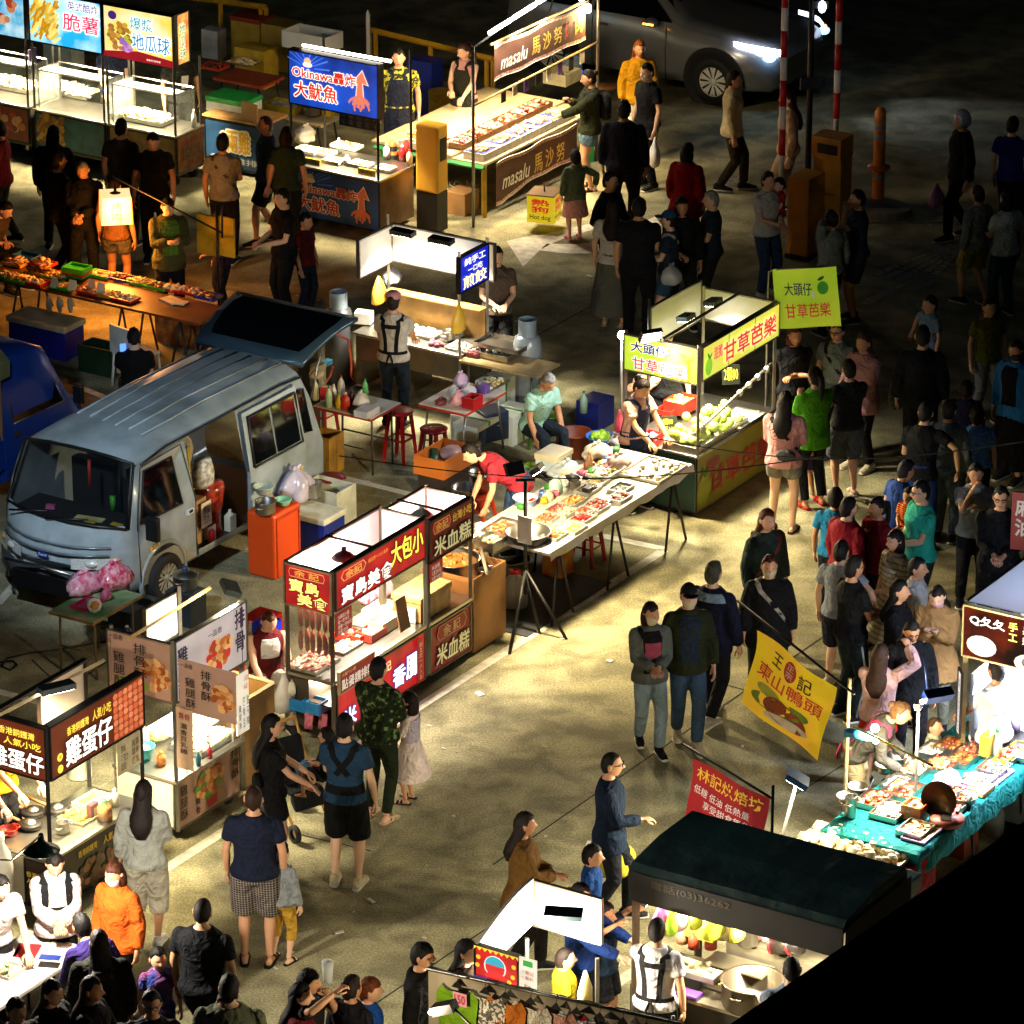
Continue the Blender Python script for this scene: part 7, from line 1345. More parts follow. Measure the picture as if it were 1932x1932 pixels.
s=sign(t16,(.98,-.04,.72),0,.20,.62,em_('e4dcc8',.7,.05),None,.01,'price_board');letters(s,mt('2a1a14',.5),[(vt('雞腿酥'),.1,.3,.1,.5),(vt('四季豆'),.42,.6,.1,.6),(vt('甜不辣'),.74,.92,.1,.6)]);letters(s,RLET,[('100\n60',.55,.95,.72,.95)],name='price_lettering')
mb=MB(glass('eef0ea',.9));mb.box(.25,1.0,.03,.034,.64,.95);mb.box(.25,.254,.035,.6,.64,.95);mb.box(.25,1.0,.03,.5,.951,.955);mb.build('glass_case',t16);mb=MB(mt('e8e4d4',.3,.5));
for a,b_ in(((.25,.03,.95),(1.0,.03,.95)),((.25,.03,.64),(.25,.03,.95)),((1.0,.03,.64),(1.0,.03,.95)),((.25,.03,.95),(.25,.5,.95)),((.25,.5,.95),(1.0,.5,.95)),((1.0,.03,.95),(1.0,.5,.95))):mb.bar(a,b_,.014)
mb.build('case_frame',t16)
ledbox(t16,(1.05,.05,2.2),(.6,.5,.6),110,'fff0d0',(.3,.05,.16),'5a6668',150);dl((.55,.3,1.36),150,'fff0d0',.12,t16)
for x,y in((.12,.06),(.12,.6),(.95,.06),(.95,.6)):castor(t16,x,y,.09)
tray(q(0,2,1420,1720),.64,.6,.4,.05,STEEL,(120,.035,fm('f0dcae','e4c48a','f4ead0')),'long tray of battered chicken in the lit case of the crispy chicken stall',yaw=F16.yaw);bowl(q(0,2,1005,1840),.62,.11,.14,mt('3fc0c0',.4),'turquoise plastic basket of bags on the crispy chicken stall',(14,.03,fm('e8e4da')));bag(q(0,2,1100,1700),.64,.11,mt('e8d46a',.4,n=.2),'yellow plastic bag at the back of the crispy chicken counter',.16);bottle(q(0,2,1010,1760),.64,.05,.24,WHITE,mt('5a4a3a'),'white shaker bottle on the crispy chicken counter')
for x,y,c_,lab in((1130,1880,'d8883a','cup of orange skewers on the crispy chicken counter'),(1390,1880,'3a8aa8','small blue clip holder at the crispy chicken counter edge'),(1470,1830,'d83a4a','small red clip holder at the crispy chicken counter edge')):bottle(q(0,2,x,y),.63,.045 if c_=='d8883a' else .025,.14,mt(c_,.4),mt(c_,.4),lab)
t=thing('cabinet','open plywood cupboard behind the crispy chicken stall','cabinet',F16.w(1.18,.1),YA);mb=MB(mt('a87a3a',.6,n=.22,ns=4));mb.box(.0,.62,.0,.02,.02,.92);mb.box(.0,.62,.5,.52,.02,.92);mb.box(.60,.62,.02,.5,.02,.92);mb.build('panels',t);mb=MB(mt('d8c08a',.5));mb.bar((0,.01,.93),(.62,.01,.93),.03);mb.bar((.62,.01,.93),(.62,.52,.93),.03);mb.bar((.0,.51,.93),(.62,.51,.93),.03);mb.build('rim',t)
carton(q(0,2,1560,1360),.3,.3,.26,.5,mt('c8561a',.5),'orange carton standing inside the plywood cupboard');t=thing('dustpan_roll','white rolled chute between the plywood boards','roll',at(*q(0,2,1460,1400),.8),YA);mb=MB(WHITE);mb.tube([(-.1,0,.14),(.12,-.1,-.1)],.05,10);mb.build('roll',t)
F19=Fr('A',q(0,2,650,880),.68);ftable(F19,0,.84,0,.55,.68,mt('3a8a4a',.6,n=.6,ns=3,h2='c9c0a0'),'small battered table with a green board carrying pink bags',mt('a07a4a',.6,n=.3),mt('6a5430',.6),splay=0)
bag(q(0,2,590,660),.69,.20,mt('d86a8a',.3,n=.5,ns=18,h2='f0d0d8'),'big pink and white striped bag on the small table',.26);bag(q(0,2,800,630),.69,.19,mt('c83a5a',.2,n=.5,ns=22,h2='e8b8c0'),'clear crinkled pink bag at the far end of the small table',.34);bag(q(0,2,745,720),.69,.06,mt('e07a9a',.3,n=.3),'little knotted pink bag on the small table',.16)
tray(q(0,2,610,760),.69,.3,.2,.03,mt('d02a5a',.4),None,'hot pink plastic tray on the small table');t=thing('paper_cone','white paper cone of snacks on the hot pink tray','paper',at(*q(0,2,640,770),.72),YA+1);mb=MB(WHITE);mb.tube([(-.1,0,.05),(.1,0,.03)],[.08,.02],8);mb.mat(mt('c98a3a'));mb.ball((-.1,0,.05),(.02,.05,.05),8);mb.build('cone',t)
pot(q(0,2,1300,640),.36,.13,.14,STEEL,'round lidded steel pot behind the white sign board',lid=True);t=thing('crate','dark grey stacked crates under the lidded steel pot','crate',at(*q(0,2,1300,650),.36),YA-pi/2);t.location.z=0;mb=MB(mt('2a3438',.5));mb.box(-.16,.16,-.14,.14,0,.36);mb.build('crate_body',t)
carton(q(0,2,1100,930),0,.40,.1,.34,mt('333e42',.45),'dark grey folded crate leaning behind the chicken stall',yaw=YA-pi/2,name='crate');bottle(q(0,2,890,980),.36,.05,.12,mt('23304f',.4),WHITE,'dark paper cup with a white lid behind the chicken sign')
carton(q(0,2,890,990),.0,.3,.25,.35,mt('1f2a33',.5),'low dark box carrying the paper cup behind the chicken sign',yaw=YA-pi/2)
w_=[at(*q(0,2,x,y),.01)for x,y in((0,1160),(90,1150),(120,1180),(70,1215),(10,1190),(60,1130),(200,1095),(420,1070),(640,1030),(780,1010))];t=thing('cable','black cable looping over the asphalt by the small table','cable',w_[0]);mb=MB(BLACK);mb.tube([p-w_[0]for p in w_],.012,5);mb.build('cable_run',t)
# egg waffle stall
F17=Fr('A',q(0,3,370,1180));t17=frthing(F17,'food_cart','egg waffle stall with brown light box signs and a glass front','food cart')
BR=em_('5a2512',.8,.15,2,'4a1c0e');BRD=mt('24130c',.45,n=.2);YL=em_('f4d24a',1.1,0);WL=em_('f8f4ea',1.25,0)
mb=MB(mt('b8ad90',.5,n=.06));mb.box(.03,1.40,.02,.62,.08,.54);mb.build('cabinet',t17)
s=sign(t17,(.0,.62,.05),-pi/2,.62,.50,mt('8f866c',.5,n=.1),DK,.02,'end_panel');s=sign(t17,(-.004,.30,.06),-pi/2,.28,.46,BRD,DK,.01,'end_picture');letters(s,mt('d8b84a',.5),[('香港銅鑼',.1,.95,.62,.74),('人氣小吃',.1,.95,.48,.6)]);
s=sign(t17,(.0,.0,.05),0,1.42,.50,BRD,DK,.02,'base_panel');letters(s,mt('d8b02a',.5,em=.15,n=0),[('香港銅鑼灣',.28,.48,.74,.88,.02),('人氣小吃',.55,.76,.72,.88,.02)]);art(s,lambda m,w,h:blobs(m,w*.48,h*.34,w*.2,h*.26,40,.05,fm('6a3a1c','8a5a2a','4a2a14')))
mb=MB(STEEL);mb.box(-.02,1.44,-.02,.66,.55,.58);mb.build('counter',t17,bev=.006);posts(t17,((0,0),(1.42,0),(0,.62),(1.42,.62)),.1,1.86,.035,IRON)
s=sign(t17,(.02,-.03,1.36),0,1.42,.53,BR,DK,.08);letters(s,YL,[('香港銅鑼灣',.17,.40,.66,.82,.02),('人氣小吃',.44,.64,.66,.86,.02)]);letters(s,WL,[('雞蛋仔',.15,.64,.10,.60,.05)],name='big_lettering',outline=em_('3a160a',.4,0))
def waffle(m,w,h):
 R=random.Random(3);c1=[em_(c,.75)for c in('d0704a','c8623c','d9825a')]
 m.mat(em_('9a4424',.7));m.poly([(w*.66,h*.04),(w*.98,h*.04),(w*.98,h*.97),(w*.66,h*.9)],-.0104)
 for i in range(6):
  for j in range(7):m.mat(c1[(i+j)%3]);m.disc(w*(.685+.054*i),h*(.12+.125*j),w*.024,h*.058,-.011,10)
art(s,waffle);art(s,lambda m,w,h:[(m.mat(YL),m.disc(w*.09,h*z,w*.028,h*.075,-.0112))for z in(.36,.14)],'badge');letters(s,em_('6a2a14',.5,0),[('現',.075,.105,.32,.40),('烤',.075,.105,.10,.18)],name='badge_lettering',y=-.0135)
s=sign(t17,(-.02,.66,1.36),-pi/2,.68,.53,BR,DK,.06);letters(s,YL,[('香港銅鑼灣',.22,.82,.72,.86,.02),('人氣小吃',.30,.92,.54,.68,.02)]);letters(s,WL,[('雞蛋仔',.06,.96,.10,.48,.05)],name='big_lettering',outline=em_('3a160a',.4,0))
mb=MB(mt('171717',.6));mb.box(-.02,1.44,.6,.66,1.86,1.88);mb.build('roof_edge',t17);s=sign(t17,(.75,.64,1.36),0,.7,.50,em_('e8dcc0',.15,.05),POLE,.03,'back_board');mb=MB(mt('d8c89a',.5));mb.bar((-.02,.5,1.90),(1.42,.4,1.92),.028);mb.build('roof_rail',t17)
ledbox(t17,(.62,.34,1.96),(.6,.3,.6),90,'fff0cc',(.34,.05,.14),'4a5a5c',140);dl((.5,.3,1.34),80,'ffe8b8',.1,t17);dl((1.1,.3,1.34),60,'ffe8b8',.1,t17)
mb=MB(glass('e4e6d4',.88));mb.box(.05,1.40,.01,.014,.59,.98);mb.build('sneeze_guard',t17)
s=sign(t17,(1.02,-.02,1.0),0,.36,.33,mt('d9c89a',.5,em=.2),None,.01,'menu_board');letters(s,mt('6a4a1a',.5),[('原味\n巧克力\n起司',.12,.42,.12,.88),('抹茶\n草莓\n煉乳',.58,.9,.12,.88)])
for x,y,lab in((230,460,'round waffle iron with a long wooden handle, further left'),(210,550,'round waffle iron with a steel dome, nearest the post'),(400,440,'open waffle iron with brown moulds beside the post')):
 t=thing('waffle_iron',lab,'waffle iron',at(*q(0,3,x,y),.59),YA+pi/2);mb=MB(IRON);mb.lathe([(0,0),(.11,0),(.12,.03),(.1,.045),(0,.05)],n=20);mb.build('plate',t);mb=MB(STEEL);mb.lathe([(.06,.05),(.03,.075),(0,.08)],n=14);mb.build('dome',t);mb=MB(WOOD);mb.tube([(.12,0,.03),(.36,.0,.06)],.016,6);mb.build('handle',t)
pot(q(0,3,555,200),.59,.12,.26,mt('c4cdb4',.4),'white green plastic batter bucket behind the glass');t=bottle(q(0,3,735,500),.585,.07,.2,mt('d8905a',.2,n=.3,ns=25),mt('1f8a4a',.4),'jar of orange snacks with a green lid on the waffle counter');bottle(q(0,3,805,400),.585,.045,.17,mt('c9c4b0',.2),WHITE,'white lidded glass jar beside the snack jar');carton(q(0,3,660,420),.585,.34,.26,.1,mt('e8dca8',.5),'cream plastic tub with a divider on the waffle counter',open_=True,name='tub',cat='tub');carton(q(0,3,650,480),.585,.12,.06,.14,mt('6a2a3a',.5),'dark red napkin box on the waffle counter');pot(q(0,3,440,590),.585,.06,.1,STEEL,'steel cup of tools at the waffle counter corner');tray(q(0,3,560,480),.585,.3,.3,.02,mt('d9c48a',.5),(16,.03,fm('e0b05a','d89a3a')),'board of fresh waffle pieces on the waffle counter');pot(q(0,3,60,600),.585,.08,.05,mt('a8281a',.4),'red sauce dish on the waffle counter',name='dish')
t=thing('hanging_lamp','dark teal cone lamp hanging over the white folding table','lamp',at(*q(0,3,290,700),2.15));mb=MB(mt('1c3a40',.35,.4));mb.lathe([(.02,.13),(.03,.07),(.05,.045),(.16,-.02),(.155,-.025),(.04,.03),(0,.03)],n=24);mb.build('lamp_shade',t);mb=MB(mt('fff2d8',.4,em=30,n=0));mb.ball((0,0,-.02),.04,8);mb.build('bulb',t);mb=MB(BLACK);e_=at(-40,1620,2.8)-Vector(t.location);mb.tube([(0,0,.12),(e_.x*.5,e_.y*.5,.26),e_],.008,5);mb.build('wire',t);light((0,0,-.09),150,'fff2de',.05,parent=t)
# white folding table
F18=Fr('A',q(0,3,170,1700),.72);ftable(F18,-1.2,.92,0,.66,.72,mt('dcd6cc',.45,n=.03),'long white folding table with papers and phones at the lower left',mt('c8c2b8',.5),POLE,splay=0)
for x,y,w_,d_,c_,nm,lab in((400,1345,.09,.17,'141416','phone','black phone at the far end of the white table'),(345,1520,.09,.18,'1a1a1c','phone','black phone at the near edge of the white table'),(350,1468,.08,.18,'1f3f9a','phone','blue phone by the hand on the white table'),(190,1420,.26,.2,'b8262e','paper','red paper sheet on the white table'),(300,1330,.22,.16,'efeae0','paper','white paper sheet at the far end of the white table'),(30,1440,.3,.22,'e8d8d0','paper','pale paper sheets at the left edge of the white table')):
 t=thing(nm,lab,nm,at(*q(0,3,x,y),.722),YA+.4);mb=MB(mt(c_,.3 if nm=='phone' else .8,n=.04));mb.box(-w_/2,w_/2,-d_/2,d_/2,0,.009 if nm=='phone' else .003);mb.build('slab' if nm=='phone' else 'sheet',t)
tray(q(0,3,60,1570),.722,.26,.2,.03,mt('cfc4b0',.5),(14,.03,fm('c9b08a','8a9a6a','e0d0b0')),'plate of snacks on the white table');bowl(q(0,3,5,1590),.722,.07,.06,mt('3a6a2a',.5),'green bowl at the left edge of the white table')
for x,y,lab in((20,960,'white plastic water dispenser at the left edge of the waffle stall'),):bottle(q(0,3,x,1080),.1,.11,.7,mt('d4cfbc',.4),WHITE,lab)
def px_of(p):
 d=Vector(p)-Vector((0,0,CAMH));zc=d.y*cos(PITCH)-d.z*sin(PITCH);yc=-d.y*sin(PITCH)-d.z*cos(PITCH);return 966+FPX*d.x/zc,966+FPX*yc/zc
 # octopus ball stall and the clothes rail
F20=Fr('B',q(1,3,1585,1610),1.35);t20=frthing(F20,'food_cart','octopus ball stall with a curved white awning and a red picture sign','food cart')
mb=MB(DARK);mb.box(0,.68,.03,.80,.1,.74);mb.build('cabinet',t20);mb=MB(STEEL);mb.box(-.02,.70,0,.84,.74,.77);mb.build('counter',t20);posts(t20,((0,.0),(.69,.0),(0,.82),(.69,.82)),.1,1.36,.03,POLE)
s=sign(t20,(0,0,1.32),0,.43,.34,em_('b81a20',.75,.08),DK,.05)
def octo(m,w,h):
 m.mat(em_('1a2a8a',.7,0));m.poly([(0,0),(w,0),(w,h*.2),(0,h*.2)],-.0105)
 m.mat(em_('e8c43a',.9,0));m.poly([(w*i/16,h*(.99 if i%2 else .9))for i in range(17)]+[(w,h),(0,h)],-.0104)
 for x,z in((.1,.72),(.08,.5),(.9,.7),(.88,.42),(.8,.26)):m.disc(w*x,h*z,w*.05,h*.06,-.0106)
 m.mat(em_('f0e8dc',1,0));m.disc(w*.48,h*.56,w*.25,h*.30,-.0110);m.mat(em_('c8242a',.8,0));m.disc(w*.48,h*.55,w*.22,h*.27,-.0114)
 for k in range(6):m.disc(w*(.3+.072*k),h*(.3+.02*(k%2)),w*.05,h*.07,-.0116)
 m.mat(em_('2a9ab8',.9,0));m.poly([(w*(.48+.22*cos(a)),h*(.60+.24*sin(a)))for a in[pi*i/12 for i in range(13)]],-.0119)
art(s,octo);letters(s,em_('f4f0e4',1.2,0),[('章魚の家',.16,.86,.03,.17,.03)],y=-.0135)
AW=mt('f2efe6',.6,n=.03);mb=MB(AW);n=10
top=[(0,.9*i/n,1.66+.24*sin(pi/2*i/n))for i in range(n+1)];bot=[(0,.9*i/n,1.36+.12*(i/n))for i in range(n+1)]
mb.add(top+bot+[(x+.03,y,z)for x,y,z in top+bot],[f for i in range(n)for f in((i,i+1,n+2+i,n+1+i),(2*n+2+i,3*n+3+i,3*n+4+i,2*n+3+i),(i,2*n+2+i,2*n+3+i,i+1))]);mb.build('awning_side',t20)
sign(t20,(.03,.88,1.46),0,.66,.42,AW,POLE,.03,'back_board');ledbox(t20,(.48,.62,1.80),(.4,.8,1.2),110,'fff4de',(.32,.05,.12),'24434f',150);light((.35,.4,1.3),60,'fff0d4',.1,parent=t20)
s=sign(t20,(.44,-.01,1.32),0,.17,.36,em_('ece6d4',.8,.05),None,.006,'menu_sheet');letters(s,mt('b8502a',.5),[('六顆50\n十顆80',.15,.85,.45,.7),('原味',.3,.7,.15,.35)]);art(s,lambda m,w,h:(m.mat(em_('3aa04a',.7,0)),m.poly([(w*.25,h*.8),(w*.8,h*.8),(w*.8,h*.95),(w*.25,h*.95)],-.0104)))
hung_bag(None,at(*q(2,3,620,1560),1.2),mt('f2dc8a',.4,n=.08),'pale yellow carrier bag hung on the awning post',.36,.1)
R0=at(*q(1,3,1250,1545),1.55);R1=at(*q(2,3,1300,1935),1.55);dv=(R1-R0);Ln=dv.length;yr=atan2(dv.y,dv.x);t=thing('clothes_rail','long clothes rail with a beige backing sheet at the bottom edge','clothes rail',(R0.x,R0.y,0),yr)
mb=MB(mt('b8aa90',.85,n=.06));n=30;mb.add([(Ln*i/n,.03+.012*sin(i*1.7),z)for z in(1.56,.3)for i in range(n+1)],[(n+1+i,n+2+i,i+1,i)for i in range(n)],True);mb.build('backing_sheet',t);mb=MB(POLE);mb.tube([(0,0,1.55),(Ln,0,1.55)],.014,6);mb.build('rail',t)
for x in(.02,Ln-.1):mb=MB(POLE);mb.tube([(x,.05,0),(x,.05,1.58)],.016,6);mb.build('post',t)
for k,(u,c,pat,lab)in enumerate(((.13,'7fae1f',None,'lime green sleeveless top with a pink price ticket on the rail'),(.24,'6a665e','floral','grey top with a printed band on the rail'),(.32,'d87a2a',None,'orange tee shirt hanging on the rail'),(.42,'c9bfae','floral','white speckled top next to the orange tee'),(.52,'d89a88',None,'salmon pink shorts on the rail'),(.60,'8a93a8','stripe','grey blue striped garment on the rail'),(.69,'b01a18',None,'bright red garment on the rail'),(.78,'4a4a50',None,'charcoal garment next to the red one'),(.87,'c98a78',None,'dusty pink garment at the right end of the rail'),(.95,'5a6a7a',None,'dull blue garment at the right end of the rail'))):
 p=R0+dv*u;g_=thing('garment',lab,'clothing',(p.x,p.y,1.55),yr-.1);mb=MB(BLACK);mb.add([(-.06,-.03,-.10),(.06,-.03,-.10),(0,-.03,-.03)],[(0,1,2)]);mb.tube([(0,-.03,-.04),(0,-.02,.02),(.015,0,.03)],.003,4);mb.build('hanger',g_)
 mb=MB(fab(c,pat,'e8e0d0',None,1.4));n=8;w_=.19;vs=[((i/n-.5)*2*w_*(1-.25*(j==0)),-.035-.02*sin(i*1.3+j),-.10-.6*j/n+(.05*cos((i/n-.5)*pi)*-1 if j==0 else 0))for j in range(n+1)for i in range(n+1)];mb.add(vs,[(j*(n+1)+i,(j+1)*(n+1)+i,(j+1)*(n+1)+i+1,j*(n+1)+i+1)for j in range(n)for i in range(n)],True);mb.build('cloth',g_)
 if k==0:mb=MB(mt('e8a0b0',.6));mb.cbox((.06,-.09,-.16),(.13,.006,.12));o=mb.build('ticket',g_);mb=MB(mt('b82040',.6));mb.text('150',.01,.11,-.2,-.12,-.095,.03);mb.build('lettering',o)
 if k==2:mb=MB(mt('5a2a10',.6));mb.text('Hot Rabbit',-.1,.1,-.36,-.3,-.065);mb.build('lettering',g_)
t=thing('clip_lamp','black clip lamp on a long arm before the clothes rail','lamp',at(*q(1,3,1420,1830),1.62),yr);mb=MB(BLACK);mb.cbox((-.06,0,0),(.2,.12,.08),0,0,-.4);mb.tube([(.02,0,.02),(.5,-.12,-.25)],.012,6);mb.build('lamp_body',t);mb=MB(mt('fff2d0',.4,em=20,n=0));mb.ball((-.16,-.02,-.05),(.03,.04,.02),8);mb.build('bulb',t);light((-.18,-.2,-.05),14,'ffeac0',.05,parent=t)
# dark green canopy stall
F21=Fr('B',q(2,3,930,890),1.9);t21=frthing(F21,'food_stall','mobile stall under a dark green canopy with a lit steel kitchen inside','food stall');CV=mt('223e38',.8,n=.3,ns=3,b=.8,bs=7)
mb=MB(CV);prof=[(0,1.90),(0,1.96),(.05,2.01),(.5,2.07),(1.05,2.07),(1.11,2.01),(1.13,1.90)];n=12
mb.ring([[(2.03*i/n,y,z-.004*abs(sin(i*pi/3))*(1 if 1.95<z<2.13 else 0))for y,z in prof]for i in range(n+1)],True,False);mb.build('canopy',t21)
mb=MB(mt('131310',.8,n=.2));mb.add([(2.03*i/n,-.012-.008*(i%2),z)for z in(1.95,1.68)for i in range(n+1)],[(n+1+i,n+2+i,i+1,i)for i in range(n)],True);mb.add([(2.05,y,z)for z in(1.95,1.68)for y in(0,.4,.8,1.16)],[(4+i,5+i,i+1,i)for i in range(3)]);o=mb.build('valance',t21);mb=MB(mt('443e2c',.7,n=0));mb.text('電話(03)36262',.22,.98,1.83,1.92,-.024,.0);mb.build('lettering',o)
posts(t21,((.05,.03),(1.98,.03),(.05,1.1),(1.98,1.1)),.1,1.95,.055,mt('5a4c38',.45,.5))
mb=MB(mt('2a2722',.6,.3));mb.box(-.04,2.0,.10,.78,.30,.82);mb.build('truck_bed',t21)
mb=MB(mt('b5ad98',.3,.85,n=.1));mb.box(.55,2.0,.05,.70,.83,.86);mb.box(.55,2.0,.70,.73,.86,1.12);mb.box(.10,2.0,.73,1.05,1.12,1.15);mb.box(.10,2.0,1.05,1.07,1.0,1.9);mb.box(.48,1.05,.42,.66,1.02,1.035);mb.build('counter',t21)
mb=MB(mt('fff6e4',.4,em=26,n=0));mb.tube([(.12,.12,1.66),(1.9,.12,1.66)],.018,6);mb.build('fluorescent_tube',t21)
for x in(.4,1.0,1.6):dl((x,.3,1.60),85,'fff0cc',.08,t21,140)
ledbox(t21,(.10,.08,1.66),(.6,.6,1.0),40,'ffffff',(.12,.05,.08),'4a4a48',140)
for x,y,c,w,lab in((1150,1170,'d85a9a',.13,'pink plastic bags hung at the left inside the canopy stall'),(1230,1180,'9ac82a',.09,'green bag hung beside the pink bags'),(1290,1150,'d8b8b0',.1,'pale bag hung under the canopy'),(1530,1190,'d8e03a',.16,'big yellow bag hung in the middle of the canopy stall'),(1400,1140,'c8d040',.09,'small yellow bag hung near the canopy tube'),(1690,1220,'d0d83a',.11,'yellow bag hung right of the big yellow bag')):
 hung_bag(None,at(*q(2,3,x,y-70),1.62),mt(c,.4,n=.12),lab,.26,w)
for x,y,r,h,c,k,lab in((1300,1360,.055,.17,'d89a6a','e0a878','jar of peach coloured sauce on the canopy stall rack'),(1380,1400,.05,.16,'b8482a','c8301f','jar of red chilli with a red cap on the rack'),(1500,1400,.055,.17,'a8402a','b85a3a','jar of dark red paste at the end of the rack'),(1440,1270,.05,.18,'d8c4a8','c83a2a','red capped jar in the yellow basket'),(1580,1330,.06,.2,'dcc88a','e4d8b0','tall cream jar on the back shelf of the canopy stall'),(1640,1320,.055,.2,'d8a84a','e0c070','tall amber jar beside the cream one')):bottle(q(2,3,x,y),1.05 if y>1345 else 1.16,r,h,mt(c,.3),mt(k,.4),lab)
tray(q(2,3,1450,1310),1.15,.28,.18,.12,mt('d8d83a',.4),(8,.03,fm('e8e0c8')),'yellow plastic basket on the canopy stall rack',yaw=F21.yaw,name='basket',cat='basket');pot(q(2,3,1760,1370),1.15,.09,.19,STEEL,'tall steel pot on the back shelf of the canopy stall')
tray(q(2,3,1400,1560),.98,.5,.3,.05,STEEL,(10,.03,fm('d8cfae','c9bf98')),'steel draining tray inside the canopy stall',yaw=F21.yaw);tray(q(2,3,1570,1660),.87,.24,.2,.05,STEEL,(50,.028,fm('e0b45a','c98a3a','e8cc7a')),'small steel tray of golden fritters in the canopy stall',yaw=F21.yaw);carton(q(2,3,1350,1730),.87,.2,.12,.03,mt('5a2a8a',.5),'purple plastic lid lying on the canopy stall counter',yaw=F21.yaw,name='lid_plate',cat='lid');pot(q(2,3,1790,1790),.86,.26,.22,mt('6a5f50',.35,.8),'huge dark steel cooking pot in the canopy stall',name='cauldron')
for x,y,r,h,c,lab in((60,1330,.06,.2,'d88a8a','pink lidded jar on the right back shelf'),(130,1340,.055,.24,'efe8d8','tall white jar on the right back shelf'),(195,1370,.05,.2,'f0e8d4','white jar in front of the red flask')):bottle(q(3,3,x,y),1.16,r,h,mt(c,.3),mt(c,.4),lab)
t=thing('flask','black flask with a red rim lying on the back shelf of the canopy stall','flask',at(*q(3,3,300,1390),1.25),F21.yaw-.6);mb=MB(mt('1a1614',.3));mb.tube([(-.12,-.1,-.02),(.1,.05,.05)],.08,14);mb.mat(RED);mb.tube([(-.13,-.105,-.022),(-.12,-.1,-.02)],.085,14);mb.tube([(0,-.02,.015),(.012,-.01,.02)],.086,14);mb.build('flask_body',t);bowl(q(3,3,480,1390),1.17,.14,.14,mt('e8dcc8',.5),'cream bowl on the right of the back shelf');bottle(q(3,3,505,1450),1.0,.06,.14,mt('aab0b4',.4),STEEL,'dented metal mug hanging near the roof edge');bowl(q(3,3,390,1560),.95,.11,.12,STEEL,'steel pan in the hand reach of the hidden cook',handle=True)
t=thing('box','long pale grey foam box lying behind the dark canopy','box',at(*q(3,3,1010,1080),1.3),YA);mb=MB(mt('b8c4c8',.7,n=.05));mb.box(-.36,.36,-.1,.1,0,.16);mb.build('box_body',t,bev=.02);mb=MB(mt('1a1a1c',.6));mb.box(-.3,.3,-.08,.08,-1.28,-.02);mb.build('stand',t)
# duck stall
F22=Fr('A',q(3,3,1280,660),.75);t22=frthing(F22,'table','long food table under a teal cloth beside the canopy stall','table');TL=fab('0c7f7c');
mb=MB(WOOD);mb.box(-.25,2.6,.03,.95,.70,.735);mb.build('table_top',t22);mb=MB(TL);n=24;mb.add([(-.28+2.9*i/n,y+(.012*sin(i*1.9)if z<.7 else 0),z+(.015*sin(i*2.3)if z<.7 else 0))for y,z in((-.02,.50),(-.01,.735),(.02,.742),(.98,.742),(1.0,.6))for i in range(n+1)],[(j*(n+1)+i,j*(n+1)+i+1,(j+1)*(n+1)+i+1,(j+1)*(n+1)+i)for j in range(4)for i in range(n)],True);mb.add([(-.285,y,z)for z in(.742,.52)for y in(-.02,.3,.6,.98)],[(i,i+1,5+i,4+i)for i in range(3)]);mb.build('tablecloth_skirt',t22)
for x in(-.1,.9,1.9):
 for y in(.05,.9):mb=MB(IRON);mb.tube([(x,y,.7),(x+.12,y,0)],.016,6);mb.build('leg',t22)
DK_=[fm('a85a2a','8a4420','c9803a'),fm('d8a86a','e0c08a','c99458'),fm('b8603a','d9a880','8a3a20'),fm('e4d4a8','f0e6cc')]
for x,y,w_,d_,di,kd,lab in((880,380,.34,.26,2,'ball','steel tray of brown braised bits nearest the pans'),(1000,460,.36,.28,3,'ball','steel tray of pale braised tofu at the near end of the duck table'),(1080,310,.38,.3,2,'chunk','tray heaped with chopped duck pieces in the middle of the duck table'),(1180,160,.36,.24,1,'chunk','tray of golden bean curd on the duck table'),(1330,130,.34,.22,0,'ball','tray of dark glazed duck parts on the duck table'),(1500,90,.34,.24,0,'chunk','tray of reddish duck wings at the far side'),(1300,30,.34,.24,3,'leaf','foil lined tray beside the aproned seller'),(1560,20,.32,.2,2,'ball','tray of spiced gizzards at the far end of the duck table')):tray(q(3,3,x,y),.75,w_,d_,.05,STEEL,(48,.026,DK_[di],kd),lab)
for x,y,w_,d_,di,kd,lab in((.12,.22,.3,.26,1,'chunk','tray of fried bean curd at the near customer corner'),(.62,.14,.34,.2,2,'ball','tray of red chilli meat beside the wok lid'),(.95,.2,.3,.24,0,'chunk','tray of dark braised meat on the customer side'),(1.32,.2,.3,.26,3,'ball','tray of pale eggs on the customer side'),(1.66,.2,.28,.26,2,'chunk','tray of red meat strips at the far customer side'),(2.0,.3,.3,.4,1,'ball','deep tray of golden rolls at the far end'),(1.5,.62,.34,.22,2,'chunk','tray of chopped roast duck in the middle of the far half'),(1.9,.78,.3,.22,0,'ball','tray of black fungus at the far back corner'),(.9,.82,.34,.2,3,'leaf','tray of white noodles at the back edge beside the seller')):tray(px_of(F22.w(x,y,.75)),.75,w_,d_,.05,STEEL,(44,.026,DK_[di],kd),lab+' of the duck table')
for x,y,r,h,lab in((690,380,.10,.07,'steel pan at the teal corner of the duck table'),(765,320,.10,.08,'steel pan behind the corner pan on the duck table'),(955,170,.10,.09,'steel bowl beside the aproned seller'),(1045,110,.10,.09,'second steel bowl nearer the aproned seller'),(1520,390,.11,.08,'steel bowl at the customer side of the duck table'),(1580,240,.10,.06,'white lined bowl on the customer side of the duck table')):bowl(q(3,3,x,y),.75,r,h,STEEL,lab)
pot(q(3,3,715,480),.75,.055,.2,STEEL,'tall steel canister at the teal corner of the duck table')
